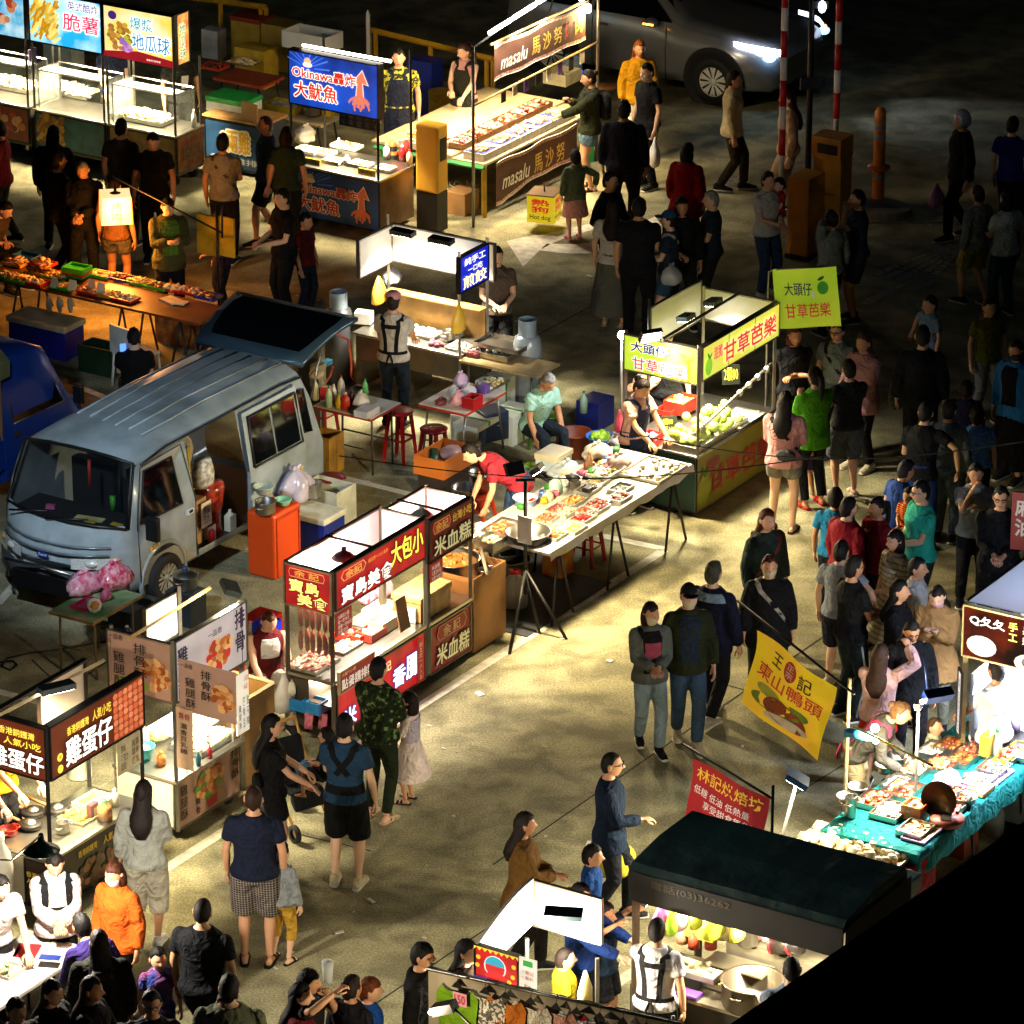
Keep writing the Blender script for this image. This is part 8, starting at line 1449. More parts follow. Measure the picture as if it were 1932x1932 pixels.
t=thing('chopping_board','round red brown chopping board with a cleaver on the duck table','board',at(*q(3,3,1390,520),.75),YA);mb=MB(mt('8a3a26',.5,n=.2));mb.lathe([(0,0),(.16,0),(.16,.06),(0,.06)],n=22);mb.build('board',t);mb=MB(STEEL);mb.cbox((0,0,.07),(.2,.09,.01),.3);mb.mat(BLACK);mb.cbox((.15,-.04,.075),(.12,.03,.025),.3);mb.build('cleaver',t)
t=thing('wok_lid','big curved bronze wok lid standing upright on the duck table','lid',at(*q(3,3,1330,500),.75),-.35);mb=MB(mt('4a3a26',.3,.8));mb.ring([[Vector((.17*r*cos(a),.07*(1-r*r),.20+.19*r*sin(a)))for a in[2*pi*i/24 for i in range(24)]]for r in(1,.8,.5,.2,.01)],False);mb.build('lid',t)
tray(q(3,3,1170,480),.75,.2,.2,.14,mt('c8702a',.4),(16,.04,fm('efe6d4','d8c8a8')),'orange plastic tub by the thin pole on the duck table',name='tub',cat='tub');tray(q(3,3,1220,600),.75,.4,.24,.02,mt('b08ac8',.5),(4,.03,fm('5a2a9a','c8a84a')),'lilac tray with purple gloves at the near end of the duck table');tray(q(3,3,1720,190),.75,.36,.26,.02,mt('d8c8f0',.4),(10,.03,fm('e8d8f0','c8a8e0')),'pale lilac tray of bags at the customer side of the duck table');bag(q(3,3,1400,250),.75,.15,mt('efe4d8',.25,n=.2),'white plastic bags heaped by the wok lid',.16);tray(q(3,3,1440,320),.75,.2,.16,.06,mt('e08aa8',.4),None,'pink plastic basket beside the wok lid',name='basket',cat='basket');bottle(q(3,3,1740,70),.75,.05,.3,mt('cfe0d8',.15),GRW,'clear green bottle at the far end of the duck table');carton(q(3,3,1620,300),.75,.26,.2,.04,mt('c9a060',.5),'brown tray at the customer edge of the duck table');tray(q(3,3,1840,60),.75,.5,.14,.06,mt('d8d02a',.4),(12,.03,fm('7ab02a','d8301f')),'long yellow tray of green packs at the far end of the duck table')
t=tray(q(3,3,760,700),.66,1.05,.50,.03,mt('d8d0b8',.4),(110,.05,fm('efe2b8','f4ecd0','e4d09a','d9b87a')),'wide pale tray heaped with flat cakes before the canopy',yaw=F21.yaw);t=thing('stand','red cloth covered stand under the tray of flat cakes','stand',at(*q(3,3,800,690),.64),F21.yaw);t.location.z=0;mb=MB(fab('9a1a14'));mb.box(-.5,.6,-.3,.3,.02,.64);mb.build('cloth',t)
carton(q(3,3,1460,720),0,.3,.3,.4,mt('a8461c',.6),'orange brown crate under the duck table',name='crate');bottle(q(3,3,1720,590),0,.1,.34,mt('c8ccc4',.2),RED,'big clear bottle with a red cap under the duck table')
def polelamp(px,h,head,col,aim,e,label,sz,tilt=None,lean=(0,0)):
 p=at(*px);t=thing('pole_lamp',label,'lamp',p);mb=MB(POLE);mb.tube([(0,0,0),(lean[0],lean[1],h)],.016,6);mb.build('pole',t);ledbox(t,(lean[0],lean[1],h+.05),Vector(aim)-p,e,'fff0cc',sz,col,150);return t
w22=F22.w(.8,.45,.75)
h_=at(1503,1470,1.55);g_=px_of((h_.x-.33,h_.y+.05,0));polelamp(g_,1.5,None,'1f5f9a',h_+Vector((-.9,.1,-1.5)),210,'blue headed floodlight on a slim pole beside the red flag',(.2,.06,.22),lean=(.33,-.05))
polelamp((1722,1640),1.62,None,'3a2a1a',w22,40,'thin rusty pole with cross wires at the duck table',(.1,.04,.06));t=thing('flag_pole','pale yellow pole standing before the duck table','pole',at(1590,1610));mb=MB(mt('d8c890',.5));mb.tube([(0,0,0),(.02,.02,1.78)],.018,8);mb.build('pole',t)
p=at(1640,1385,1.45);t=thing('work_lamp','blue tube lamp with glowing bulbs on a slanted yellow pole over the duck table','lamp',p);mb=MB(mt('1f7ab0',.4));mb.tube([(-.22,0,.02),(.02,.04,-.05)],.045,10);mb.build('housing',t);mb=MB(mt('c8b04a',.5));e1=at(1760,1445,1.35)-p;mb.tube([(-.15,0,.08),e1],.012,6);mb.build('arm',t);mb=MB(mt('fff6dc',.3,em=40,n=0));mb.ball((.05,0,.06),.04,8);mb.ball((.06,0,-.06),.035,8);mb.build('bulb',t);light((.08,-.05,0),90,'ffeec8',.05,parent=t)
p=at(1770,1312,1.75);t=thing('work_lamp','deep blue slab floodlight hung over the far end of the duck table','lamp',p);mb=MB(mt('163a7a',.4,.2));mb.cbox((0,0,0),(.28,.10,.09),.4,.5);mb.tube([(-.1,.04,.05),(-.14,.1,.4)],.008,5);mb.build('housing',t);mb=MB(mt('ffffff',.3,em=40,n=0));mb.ball((-.15,-.05,-.04),.022,8);mb.build('bulb',t);light((.1,-.05,-.12),150,'f4f6ff',.06,'SPOT',(.1,-.1,-1.2),120,.6,parent=t)
p0,p1=at(1432,1188,1.95),at(1585,1275,1.95);d=p1-p0;t=thing('flag','yellow cloth flag with a roast duck picture slung from a slanted pole','flag',p0,atan2(d.y,d.x));mb=MB(IRON);mb.tube([(-.35,0,.17),(d.length+.22,0,-.10)],.013,6);mb.build('pole',t)
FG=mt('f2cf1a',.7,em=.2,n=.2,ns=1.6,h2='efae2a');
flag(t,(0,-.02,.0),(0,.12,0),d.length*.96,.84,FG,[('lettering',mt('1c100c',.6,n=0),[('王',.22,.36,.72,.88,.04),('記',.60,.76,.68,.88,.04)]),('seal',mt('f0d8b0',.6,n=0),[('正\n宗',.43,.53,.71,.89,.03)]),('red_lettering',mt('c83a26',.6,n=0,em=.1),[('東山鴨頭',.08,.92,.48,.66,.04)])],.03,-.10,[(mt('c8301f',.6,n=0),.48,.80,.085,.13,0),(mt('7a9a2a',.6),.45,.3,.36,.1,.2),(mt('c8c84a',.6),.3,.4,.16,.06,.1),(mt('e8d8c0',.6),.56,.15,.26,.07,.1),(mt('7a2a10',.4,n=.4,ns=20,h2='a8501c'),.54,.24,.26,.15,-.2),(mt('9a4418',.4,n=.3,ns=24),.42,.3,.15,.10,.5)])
p0,p1=at(1310,1430,2.1),at(1455,1500,2.1);d=p1-p0;t=thing('flag','red cloth flag with yellow and white writing behind the dark canopy','flag',p0,atan2(d.y,d.x));mb=MB(BLACK);mb.tube([(-.16,0,.08),(d.length+.03,0,-.03)],.012,6);mb.tube([(d.length+.02,0,.1),(d.length+.02,0,-2.1)],.014,6);mb.build('pole',t)
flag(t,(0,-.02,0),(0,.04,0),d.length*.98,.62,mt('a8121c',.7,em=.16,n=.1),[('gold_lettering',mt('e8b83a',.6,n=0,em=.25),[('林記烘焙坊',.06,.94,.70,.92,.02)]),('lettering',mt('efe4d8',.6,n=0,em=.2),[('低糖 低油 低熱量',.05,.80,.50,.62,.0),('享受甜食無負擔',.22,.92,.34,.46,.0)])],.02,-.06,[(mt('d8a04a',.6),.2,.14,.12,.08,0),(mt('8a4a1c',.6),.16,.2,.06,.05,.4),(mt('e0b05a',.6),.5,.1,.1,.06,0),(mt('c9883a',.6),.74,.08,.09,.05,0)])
# brown sugar jelly stall at the right edge
F23=Fr('B',q(3,2,1500,1720),.8);t23=frthing(F23,'food_stall','brilliantly lit jelly stall with a dark menu sign at the right edge','food stall');WW=mt('eef0f4',.5,n=.03)
mb=MB(mt('a8b0b8',.4,.4));mb.box(0.02,1.3,.0,1.2,.1,.76);mb.build('cabinet',t23);mb=MB(STEEL);mb.box(0,1.32,-.03,1.24,.77,.80);mb.build('counter',t23);posts(t23,((0,0),(0,1.2)),.1,2.22,.04,mt('b8a878',.4,.4))
s=sign(t23,(-.03,-.03,1.70),0,1.3,.52,mt('1a1210',.95,em=.3,n=.4,ns=3,spec=0.0,h2='5a2014'),mt('b8a878',.4,.4),.05);letters(s,em_('f0f0f0',1.2,0),[('Q夂夂',.06,.34,.66,.86,.04),('黑糖粉粿',.48,.88,.70,.88,.02),('嫩仙',.48,.68,.50,.66,.02)]);letters(s,em_('e8d83a',1.1,0),[('手\n工',.37,.44,.52,.88,.03)],name='yellow_lettering');art(s,lambda m,w,h:(m.mat(em_('b8b8bc',.5,0)),m.disc(w*.16,h*.28,w*.12,h*.2,-.0104),m.disc(w*.62,h*.14,w*.2,h*.22,-.0105),m.mat(em_('1c1c20',.5,0)),m.disc(w*.62,h*.16,w*.14,h*.15,-.011)))
tl=bpy.data.materials.new('awning_sheet');tl.use_nodes=True;tt=tl.node_tree;dd=tt.nodes.new('ShaderNodeBsdfTranslucent');dd.inputs[0].default_value=(.85,.9,1,1);mxx=tt.nodes.new('ShaderNodeMixShader');mxx.inputs[0].default_value=.6;tt.links.new(tt.nodes['Principled BSDF'].outputs[0],mxx.inputs[1]);tt.links.new(dd.outputs[0],mxx.inputs[2]);tt.links.new(mxx.outputs[0],tt.nodes['Material Output'].inputs[0]);tt.nodes['Principled BSDF'].inputs['Base Color'].default_value=(.8,.85,.95,1)
mb=MB(tl);mb.box(.0,1.35,.02,1.22,2.24,2.25);mb.build('awning',t23);mb=MB(BLACK);mb.bar((-.01,-.01,2.25),(-.01,1.24,2.25),.025);mb.build('awning_edge',t23)
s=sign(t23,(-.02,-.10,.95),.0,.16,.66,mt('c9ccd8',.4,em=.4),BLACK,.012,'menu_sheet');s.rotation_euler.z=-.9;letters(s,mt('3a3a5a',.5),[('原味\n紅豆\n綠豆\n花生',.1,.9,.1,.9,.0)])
mb=MB(WW);mb.box(.05,1.3,.5,.52,.81,1.6);mb.box(.04,.06,.05,.5,.81,1.5);mb.build('inner_board',t23)
for x,y in((.35,.25),(.85,.3),(.5,.8)):dl((x,y,1.65),110,'dfe8ff',.1,t23,140)
mb=MB(mt('f0f6ff',.4,em=30,n=0));mb.tube([(.1,.25,1.68),(1.25,.25,1.68)],.018,6);mb.build('fluorescent_tube',t23);light((.5,.6,2.0),60,'dfe8ff',.1,parent=t23)
bowl(q(3,2,1600,1650),.81,.11,.08,STEEL,'steel bowl of bright green jelly at the jelly stall',(20,.03,fm('5fd84a','8ae86a')))
for x,y,r,h,c,lab in((1760,1690,.05,.2,'e8a07a','peach coloured bottle at the jelly stall'),(1860,1640,.06,.26,'d8b8e8','lilac plastic bag roll hanging at the jelly stall'),(1800,1600,.06,.22,'e8e4f0','white bottle at the jelly stall')):bottle(q(3,2,x,y),.81,r,h,mt(c,.3),WHITE,lab)
tray(q(3,2,1700,1780),.80,.3,.1,.2,mt('d8a83a',.4),None,'tilted yellow sheet between the duck table and the jelly stall',name='sheet',cat='sheet')
t=thing('signboard','red brown signboard cut by the right edge above the jelly stall','sign',at(1950,1040,1.3),YA-pi/2+.3);s=sign(t,(-.24,0,0),0,.5,.62,mt('8a2a24',.5,n=.1),None,.03);letters(s,mt('d8d0c0',.5),[('麻\n油',.08,.45,.25,.9,.03)])
for y,(x0,z0,x1,z1),lab in((0,(640,860,1560,860),'thin power cable strung from the tripod to the guava stall'),(0,(1175,815,1940,832),'thin power cable strung across the lane to the right edge')):
 a,b_=at(x0,z0,1.7),at(x1,z1,2.2);t=thing('power_cable',lab,'cable',a);mb=MB(BLACK);d=b_-a;mb.tube([d*u+Vector((0,0,-.25*sin(pi*u)))for u in[i/14 for i in range(15)]],.007,4);mb.build('cable_run',t)
 # everyone in the market
T,J_,K_='trousers','jeans','1a1b20'
p=person
p((752,90),1.74,0,'man in a yellow leaf print shirt and navy apron behind the squid stall',('tee',fab('1f2416','camo','a8a03a','3a4a1a',1.6)),(T,'1c1f2a'),L='down',R='down',extra=[('apron','1a2034'),('gloves',)],sk='d8a07c',wide=1.08)
p((872,80),1.62,-25,'woman in a pink tank top and dark apron behind the barbecue stall',('tank','d89a92'),(T,'22242a'),('ponytail','3a241a'),L='reachlow',R='front',extra=[('apron','23261f')],look=(-30,15))
p((1108,130),1.64,-80,'woman in an olive jacket and denim shorts at the barbecue counter',('jacket','2c2f16'),('shorts','56707e',.55),('bun','1c120e'),L='reach',R='chest',extra=[('backpack','15161a')],shoe='sandal',shoes='3a2a20',look=(0,10))
p((1085,281),1.16,-160,'little girl in a green jacket and pink skirt beside the hot dog lantern',('jacket','5a6a4e',.74),('skirt','d89c90',.46),('short','17100d'),L='down',R='out',shoes='d85a8a',shoe='clog')
p((1207,74),1.64,15,'woman in a yellow cardigan with orange brown hair near the car',('jacket','e0a018'),(T,'d8d0b0'),('long','8a4a1e',.2),L='front',R='down')
p((1220,117),1.72,-55,'masked man in a black tee carrying a white bag near the car',('tee','0f1013'),(T,'14161c'),L='carry',R='down',mask='c9b8b4',look=(10,5))
held_bag(at(1235,300,.55)+Vector((0,0,.3)),mt('d8d4cc',.4),'white carrier bag held by the masked man in black',1.1)
p((1178,187),1.78,170,'broad man in a dark navy shirt seen from behind by the barbecue stall',('long','14172a'),(T,'101116'),L='down',R='down',wide=1.15)
p((1298,268),1.55,150,'person in a wide red jacket walking away past the barbecue stall',('coat','a01410',.7),(T,'2a1814'),('bob','140f0d'),legs='walk')
p((1385,132),1.66,90,'person in a cream top walking on the dark road by the car',('long','c8bc94',.82),(T,'2a2416'),('short','1c1510'),legs='walk')
p((1488,168),1.68,-90,'person in a beige top and trousers walking behind the barrier arms',('long','c8a47c'),('wide','b5967a'),('long','2a1a10'),legs='walk')
p((1152,322),1.70,60,'man in a black jacket with a hand on his hip beside the road arrow',('jacket','111216'),(T,'121317'),R='akimbo',L='front')
p((1158,372),1.63,165,'woman with long hair in a white top and long dotted skirt',('tee','c8c4bc'),('longskirt',fab('3a3a34','plaid','6a6a60',None,3)),('long','1c1310',.34),shoe='sandal',shoes='b5a090')
p((1206,370),1.80,175,'tall man in a black polo shirt seen from behind in the group',('polo','0e1018'),(T,'0e0f12'),L='down',R='front',wide=1.1)
p((1262,396),1.58,-100,'person in a blue cap and denim shorts with a white cross bag',('tee','1e2c3e'),('shorts','33506c',.7),('short','15100d'),L='front',R='front',cap=('cap','1f4a78'),extra=[('sling','c9c4b8',1)],shoes='c8c4b8')
bag(at_:=(1266,535),.75,.14,mt('b9bcc0',.3,n=.1),'white plastic bag at the hip of the person in the blue cap',.3)
p((1287,370),1.66,10,'woman with a black bob in dark clothes facing the guava stall',('long','131418'),(T,'131418'),('bob','0d0b0a'),R='front')
p((1342,358),1.62,-85,'grey haired elder in a dark navy top at the edge of the group',('tee','1a2430'),(T,'16181c'),('short','8f8c84'),L='front',R='front')
p((1450,322),1.62,40,'woman in a white tee holding a toddler by the barrier',('tee','c4beb4'),(J_,'2c3f5c'),('short','1a100c'),L='hold',R='hold',shoes='c8c0ac')
p((1470,334),.92,-60,'toddler in a red top and blue shorts carried by the woman at the barrier',('tee','a8161a'),('shorts','1f3f78'),('short','140e0c'),legs='sit',L='front',R='front',shoes='c04a5a',z_off=.78)
p((1568,394),1.58,-150,'woman with a flower in her bun holding a phone to her ear',('long','74776c'),(T,'1a1a1c'),('bun','15100e'),L='ear',R='down')
p((1618,356),1.68,-80,'man in a dark blue tee with a raised hand beside the barrier cabinet',('tee','1c2530'),('shorts','20242a'),L='mouth',R='down',sk='b5805a')
p((1815,208),1.72,-75,'man in a silver helmet and black jacket holding a pink bag',('jacket','0d0e0f'),(T,'0d0d0f'),cap=('helmet','b8bcc0'),R='carry',L='down',legs='walk')
held_bag(at(1768,345,.8),mt('c87a9a',.3),'pale pink bag carried by the helmeted man',.9)
p((1912,218),1.66,150,'person in a deep blue shirt with white marks at the upper right edge',('tee','16206e'),(T,'121216'),('short','14100e'))
p((1845,348),1.56,-140,'person in a grey sweatshirt walking at the right',('long','7a8078'),('shorts','8a8a2a'),('short','2a1c14'),legs='walk')
p((1900,358),1.60,-150,'woman in a white shirt fading into teal trousers at the right edge',('tee','b8c4c4'),(T,'12403c'),('bob','0f0d0c'),L='front')
p((1755,556),1.30,-60,'boy in a pale blue tee running across the dark road',('tee','7088a0'),(T,'14161c'),('short','18120e'),legs='walk',R='out')
p((1868,560),1.50,20,'child in a yellow and grey top walking down the dark road',('tee','7a7a1c'),(T,'8a8c84'),('short','1a1410'),legs='walk')
p((1500,612),1.64,15,'woman in a black v neck with reddish hair and crossed arms',('tee','121318'),(T,'15161a'),('bob','5a1c14'),L='cross',R='cross')
p((1580,604),1.66,-30,'man with glasses in a grey tee with a dark bag strap',('tee','6c7678'),(T,'1c1e22'),('short','1c1410'),extra=[('sling','15161a',-1),('glasses','111111')])
p((1630,626),1.62,-45,'woman in a dusty pink hoodie and black trousers with blond ends',('hoodie','b5848a',.74),(T,'0f0f12'),('long','4a3220',.36),L='front',R='front',shoes='d4c8a8')
p((1482,736),1.62,165,'woman in a pale pink hoodie and grey shorts with a grey sling bag',('hoodie','dc9c9c',.82),('shorts','807c6c',.5),('long','1a110e',.34),L='front',R='front',shoe='sandal',shoes='3a2a1c',extra=[('sling','2a2a2c',1),('fanny','4a4c50',195,1.0)])
p((1538,690),1.62,-150,'woman in a bright green shirt with a ponytail and red sandals',('long','4fa012',.74),('tights','14141a'),('ponytail','12100e'),L='chest',R='front',shoe='sandal',shoes='c81f1f',extra=[('stripe','c8c4b8')])
p((1602,676),1.60,-160,'boy in a dark grey tee and grey shorts lifting a phone',('tee','1d2024'),('shorts','4a5058',1.0),('short','100d0b'),L='phone',R='phone',shoe='clog',shoes='b5a89a')
p((1527,760),1.12,-140,'small child in a peach top half hidden behind the green shirt',('tee','e0a878'),('shorts','5a4a8a'),('short','15100d'),shoe='clog',shoes='4fb08a')
p((1742,612),1.76,175,'tall man in a dark navy jacket seen from behind',('jacket','10141f'),(T,'0f1013'),R='down',L='down')
bag((1690,770),.62,.1,mt('6a6a58',.7,n=.5,ns=22),'patterned shopping bag beside the man in the navy jacket',.5)
p((1824,716),1.24,170,'child in a navy hoodie with a pale collar among the crowd',('hoodie','14183a'),(T,'14151c'))
p((1845,764),1.36,165,'boy in a light blue polo shirt seen from behind',('polo','5f92e0'),(T,'14151a'),wide=1.1)
p((1918,640),1.66,-40,'masked woman in an open blue shirt over a black dress',('jacket','2a78c0',.74),('longskirt','0e0e10'),('bob','14100e'),mask='2a2a2c',extra=[('front','0e0e10')],R='down')
p((1748,756),1.66,160,'man in a charcoal tee leaning in the crowd on the right',('tee','1a1c20'),(J_,'24407a'),lean=12,L='front',R='out')
p((1792,752),1.62,150,'person in grey sleeves just behind the charcoal tee',('long','6c7a80'),('wide','62727a'),('short','1a1310'))
p((1712,866),1.50,120,'person in a royal blue tee moving through the crowd',('tee','24489a',.7),(T,'2a3a78'),('short','20202a'),legs='walk',lean=14)
p((1842,872),1.60,0,'woman holding a pale cup up in front of her chest',('tee','a8aeb0'),(T,'18181c'),('long','1a1412',.24),L='chest',R='mouth')
p((1738,905),1.70,-70,'man with glasses in a bright turquoise tee',('tee','2fbca6'),('shorts','2a3034'),L='hold',R='hold',extra=[('glasses','222222'),('print','14806a',190,240,1.26,1.36)],wide=1.1)
p((1716,918),.95,-30,'toddler in red and yellow held by the man in turquoise',('tee',fab('c8201c','stripe','d8b82a')),('shorts','a01a1a'),('short','16110e'),legs='sit',z_off=.62,L='front',R='front')
p((1890,916),1.70,-10,'man with glasses in a black jacket at the right of the crowd',('jacket','131418'),(T,'111114'),L='front',R='hold',extra=[('glasses','111111')],wide=1.12)
p((1577,918),1.46,170,'boy in a sky blue tee seen from behind',('tee','2a90cc'),(T,'1c1f26'),('short','120e0c'))
p((1602,936),1.60,125,'man in a crimson top with his head turned in the crowd',('long','8a0f22'),(T,'1c1a1e'),('short','120f0d'),wide=1.15)
p((1655,936),1.60,-60,'woman with a ponytail in a dark red top beside the crimson man',('long','7a1022'),(T,'1c1a1e'),('ponytail','120f0d'),wide=1.05)
p((1690,998),1.56,-60,'woman in a long cream striped dress',('dress',fab('c2bca0','stripe','8a8878',None,.6),.42,1.5),('none',''),('bob','1a1512'),L='front')
p((1732,1050),1.46,70,'boy in a white tee looking towards the jelly stall',('tee','c8cac8'),(T,'20222a'),('short','110e0c'))
p((1588,1018),1.60,150,'person in a pale grey shirt behind the man in black',('tee','9aa2a8'),('shorts','1a1c2a',1.0),('short','18120f'),R='out',shoes='c4beb0')
p((1612,1046),1.74,120,'man in a black tee and striped black track trousers',('tee','0f1012'),(T,'16201f'),L='front',R='front',extra=[('stripe','b8bcb4'),('glasses','151515')],shoes='1a1c22')
p((1448,958),1.64,35,'woman with brown hair in a dark teal cardigan and a bag strap',('jacket','2a3a36',.72),(T,'1a1a1c'),('long','4a2210',.2),extra=[('sling','6a3a34',1)])
p((1452,1046),1.62,5,'masked woman in black with a pale strap and wide trousers',('coat','0f1012',.72),('wide','141615'),('bun','4a2018'),mask='c8b89a',extra=[('sling','a8a494',-1)],shoe='clog',shoes='d8cfae',L='down',R='down')
p((1347,1056),1.74,150,'man in a navy padded jacket with a pale scarf walking away',('jacket','121630',.78),(T,'16181f'),('short','4a4a38'),legs='walk',extra=[('print','8aa0b0',120,240,1.34,1.42)],shoes='c0b8a4')
p((1228,1134),1.58,12,'masked woman in a grey zip jacket and light jeans walking down the lane',('jacket','5f655c',.82),(J_,'93a8b4'),('bob','20110d'),legs='walk',L='hold',R='hold',mask='cdbf94',extra=[('front','14100f'),('print','a8485a',-26,26,1.12,1.3),('sling','111111',-1)],shoes='131313',look=(20,0),wide=.92)
p((1300,1100),1.72,8,'man in a cap and olive jacket with jeans walking down the lane',('jacket','272c14',.8),(J_,'3a5068'),('short','15110d'),legs='walk',cap=('cap','14151a'),mask='c8b898',extra=[('front','1c2836')],shoes='c0b090',R='down',L='down',wide=.94)
p((1698,1092),1.60,75,'woman with long black hair in a black jacket looking right',('jacket','101114'),(T,'131316'),('long','0d0b0b',.3),L='front',R='front')
p((1768,1106),1.58,-15,'masked woman in a tan coat eating from a yellow cup',('coat','b58a54',.66),(T,'8a8c7c'),('long','120e0d',.3),L='chest',R='chest',mask='d8a8b4',look=(0,20))
p((1722,1170),1.60,10,'woman with glasses in a black jacket near the aproned seller',('jacket','121316',.72),(T,'15151a'),('long','14100f',.3),extra=[('glasses','333333')],look=(0,12))
p((1662,1214),1.48,160,'girl in a pale pink hoodie raising a white fork',('hoodie','dcb0ac'),('skirt','b8281c',.7),('long','38241a',.34),L='mouth',R='up')
p((1706,1322),1.60,75,'seller in a grey tee with crossed pink apron straps bending over the duck table',('tee','4a4840',.86,2),(T,'b5a584'),('bun','6a4a2a'),lean=42,L='table',R='table',extra=[('backstraps','9a3a58')])
p((1764,1352),.95,60,'toddler in a white vest standing beyond the duck table',('tee','d4d4b0'),('shorts','6a7a6a'),('buzz','5a4030'))
p((1880,1240),1.66,-150,'cook in white behind the jelly stall counter',('tee','dcdde0'),(T,'3a3a40'),('short','1a1410'),L='reachlow',R='reachlow')
p((714,1238),1.66,150,'person in a leafy green print jacket and dark green trousers by the red cart',('jacket',fab('22340f','floral','0f1a0a','6a7a4a',.8),.86),('tights','1b2413'),('short','0f0c0b'),R='front',L='front',shoe='sandal',shoes='c8b088',wide=1.05)
p((772,1304),1.12,-110,'little girl in a pink dress and lilac cardigan by the red cart',('dress','f2dcd0',.42,1.9),('none',''),('bob','20120d'),L='front',R='front',shoe='sandal',shoes='16202c',extra=[('print','c8bccc',90,270,1.0,1.36)])
p((650,1344),1.72,168,'man in a blue tee and black shorts with carrier straps on his back',('tee','22405c'),('shorts','0c0c0e',1.0),('short','100d0b'),R='down',L='front',extra=[('carrier','0e0f12')],shoes='e0d4a8')
p((616,1372),.92,-120,'toddler in dark green carried on the chest of the man in blue',('tee','10261a'),('shorts','15161a'),('short','0e0b0a'),legs='sit',z_off=.62,shoe='bare',L='front',R='front')
p((512,1346),1.62,100,'woman with long black hair and a shoulder bag pushing a pushchair',('tee','0e0e10'),('shorts','0d0d10',.6),('long','0d0a0a',.38),L='table',R='table',extra=[('fanny','15141a',200,1.05),('sling','15141a',1)],shoe='sandal',shoes='2a2420')
p((478,1480),1.73,175,'man in a navy tee and plaid shorts seen from behind',('tee','131a30'),('shorts',fab('2a2422','plaid','8a8078',None,1.4),1.0),('buzz','30180e'),shoe='clog',shoes='14120f',wide=1.12)
p((530,1588),1.14,150,'child in a grey sweatshirt and yellow trousers',('long','8a8f90'),(T,'c89a34',.3),('short','0f0c0a'),shoe='clog',shoes='14120f')
p((270,1470),1.62,170,'girl with long hair in a pale grey sweatshirt and white culottes',('long','a8aaa0',.84),('wide','b8b09a',.25),('long','1c0f0c',.36),R='front',L='down',shoes='d8d4cc')
p((104,1612),1.56,12,'woman in a white hoodie with black backpack straps looking down',('hoodie','e4dcd2'),(T,'16161a'),('bun','1a1210'),L='hold',R='hold',extra=[('frontpack','17181c')],look=(0,28))
p((212,1626),1.56,-35,'masked woman in a bright orange jacket beside the white table',('jacket','d8601a',.8),(T,'131215'),('bob','4a2414'),mask='dccfca',L='down',R='down',look=(0,12))
p((2,1650),1.60,30,'seller in a white tee seated behind the white folding table',('tee','e0dcd6'),(T,'1a1a1e'),('short','14100e'),L='table',R='table',lean=22)
p((150,1720),1.60,215,'man in a purple top leaning over the white table',('long','2a1a5a'),(T,'14141a'),('short','100d0c'),lean=34,L='table',R='front')
p((186,1752),1.62,190,'person in a dark olive jacket standing before the white table',('jacket','1a1c10',.78),(T,'101012'),('long','140f0d',.2),wide=1.1)
p((382,1692),1.72,160,'stout man in a black tee walking up the lane',('tee','0e1016'),(T,'101116'),('buzz','1a120e'),legs='walk',wide=1.2)
p((432,1836),1.74,175,'big man in a sage green tee with a bag strap',('tee','747a60'),(T,'1c1c1e'),('short','0f0d0b'),wide=1.28,extra=[('sling','3a3f2c',1)])
p((426,1868),1.58,5,'woman with long black hair in black facing the camera at the bottom',('jacket','0f0f12'),(T,'101012'),('long','0d0b0a',.3),extra=[('glasses','333333')])
p((298,1786),1.18,20,'child in a blue and red tee walking at the bottom left',('tee',fab('22408a','tie','b84a4a')),(T,'3a3f4a'),('short','120e0c'),legs='walk')
p((285,1866),1.68,5,'man with glasses facing the camera at the bottom edge',('tee','15161a'),(T,'101012'),('short','0f0d0b'),extra=[('glasses','222222')])
p((97,1846),1.60,60,'woman with long dark hair at the bottom left corner',('jacket','17181c'),(T,'131316'),('long','130e0d',.32))
p((172,1840),1.62,75,'woman with long brown hair holding a phone at the bottom left',('jacket','131214'),(T,'131316'),('long','2c1810',.36),R='phone',L='phone')
p((30,1880),1.6,40,'person in dark clothes cut by the bottom left corner',('jacket','121216'),(T,'101012'),('short','0f0d0b'))
p((582,1826),1.62,80,'woman with long black hair holding up a clear cup',('tee','191a1e'),(T,'131316'),('longfringe','0e0b0a',.3),R='up',L='mouth')
p((566,1852),1.56,85,'woman with long hair in a red track jacket at the bottom edge',('jacket','6a1018'),(T,'131316'),('long','0e0b0a',.34),L='phone',R='phone',extra=[('stripe','d8d0c8')])
p((664,1838),1.50,140,'girl in a dark hoodie with a messy bun',('hoodie','14151f'),(T,'131316'),('bun','20120e'))
p((698,1842),1.42,95,'boy with orange brown hair in a bright blue tee',('tee','1a50a8'),(T,'20222a'),('fringe','6a3414'))
p((797,1776),1.66,75,'young man in a black hoodie by the clothes rail',('hoodie','0e0e11'),(T,'111114'),('fringe','0d0b0a'))
p((880,1770),1.60,70,'woman with long dark hair beside the octopus ball stall',('long','3a2a24'),(T,'151518'),('long','0f0c0b',.3))
p((1154,1416),1.70,85,'man with glasses in a navy jumper carrying yellow bags',('long','0f2138',.76),(T,'161b24'),('buzz','18120e'),legs='walk',L='down',R='front',extra=[('glasses','222222')],sk='d09a74')
for k,x in enumerate((1150,1172)):bag((x,1650),.42,.13,mt('c8b838',.35,n=.12),['yellow plastic bag carried by the man in the navy jumper','second yellow bag beside the first in his hand'][k],.42)
p((990,1530),1.60,95,'woman in an ochre brown coat walking right down the lane',('coat','6a4a1c',.72),(T,'15130f'),('long','1a120d',.3),legs='walk',L='hold',R='front',sk='b5805a')
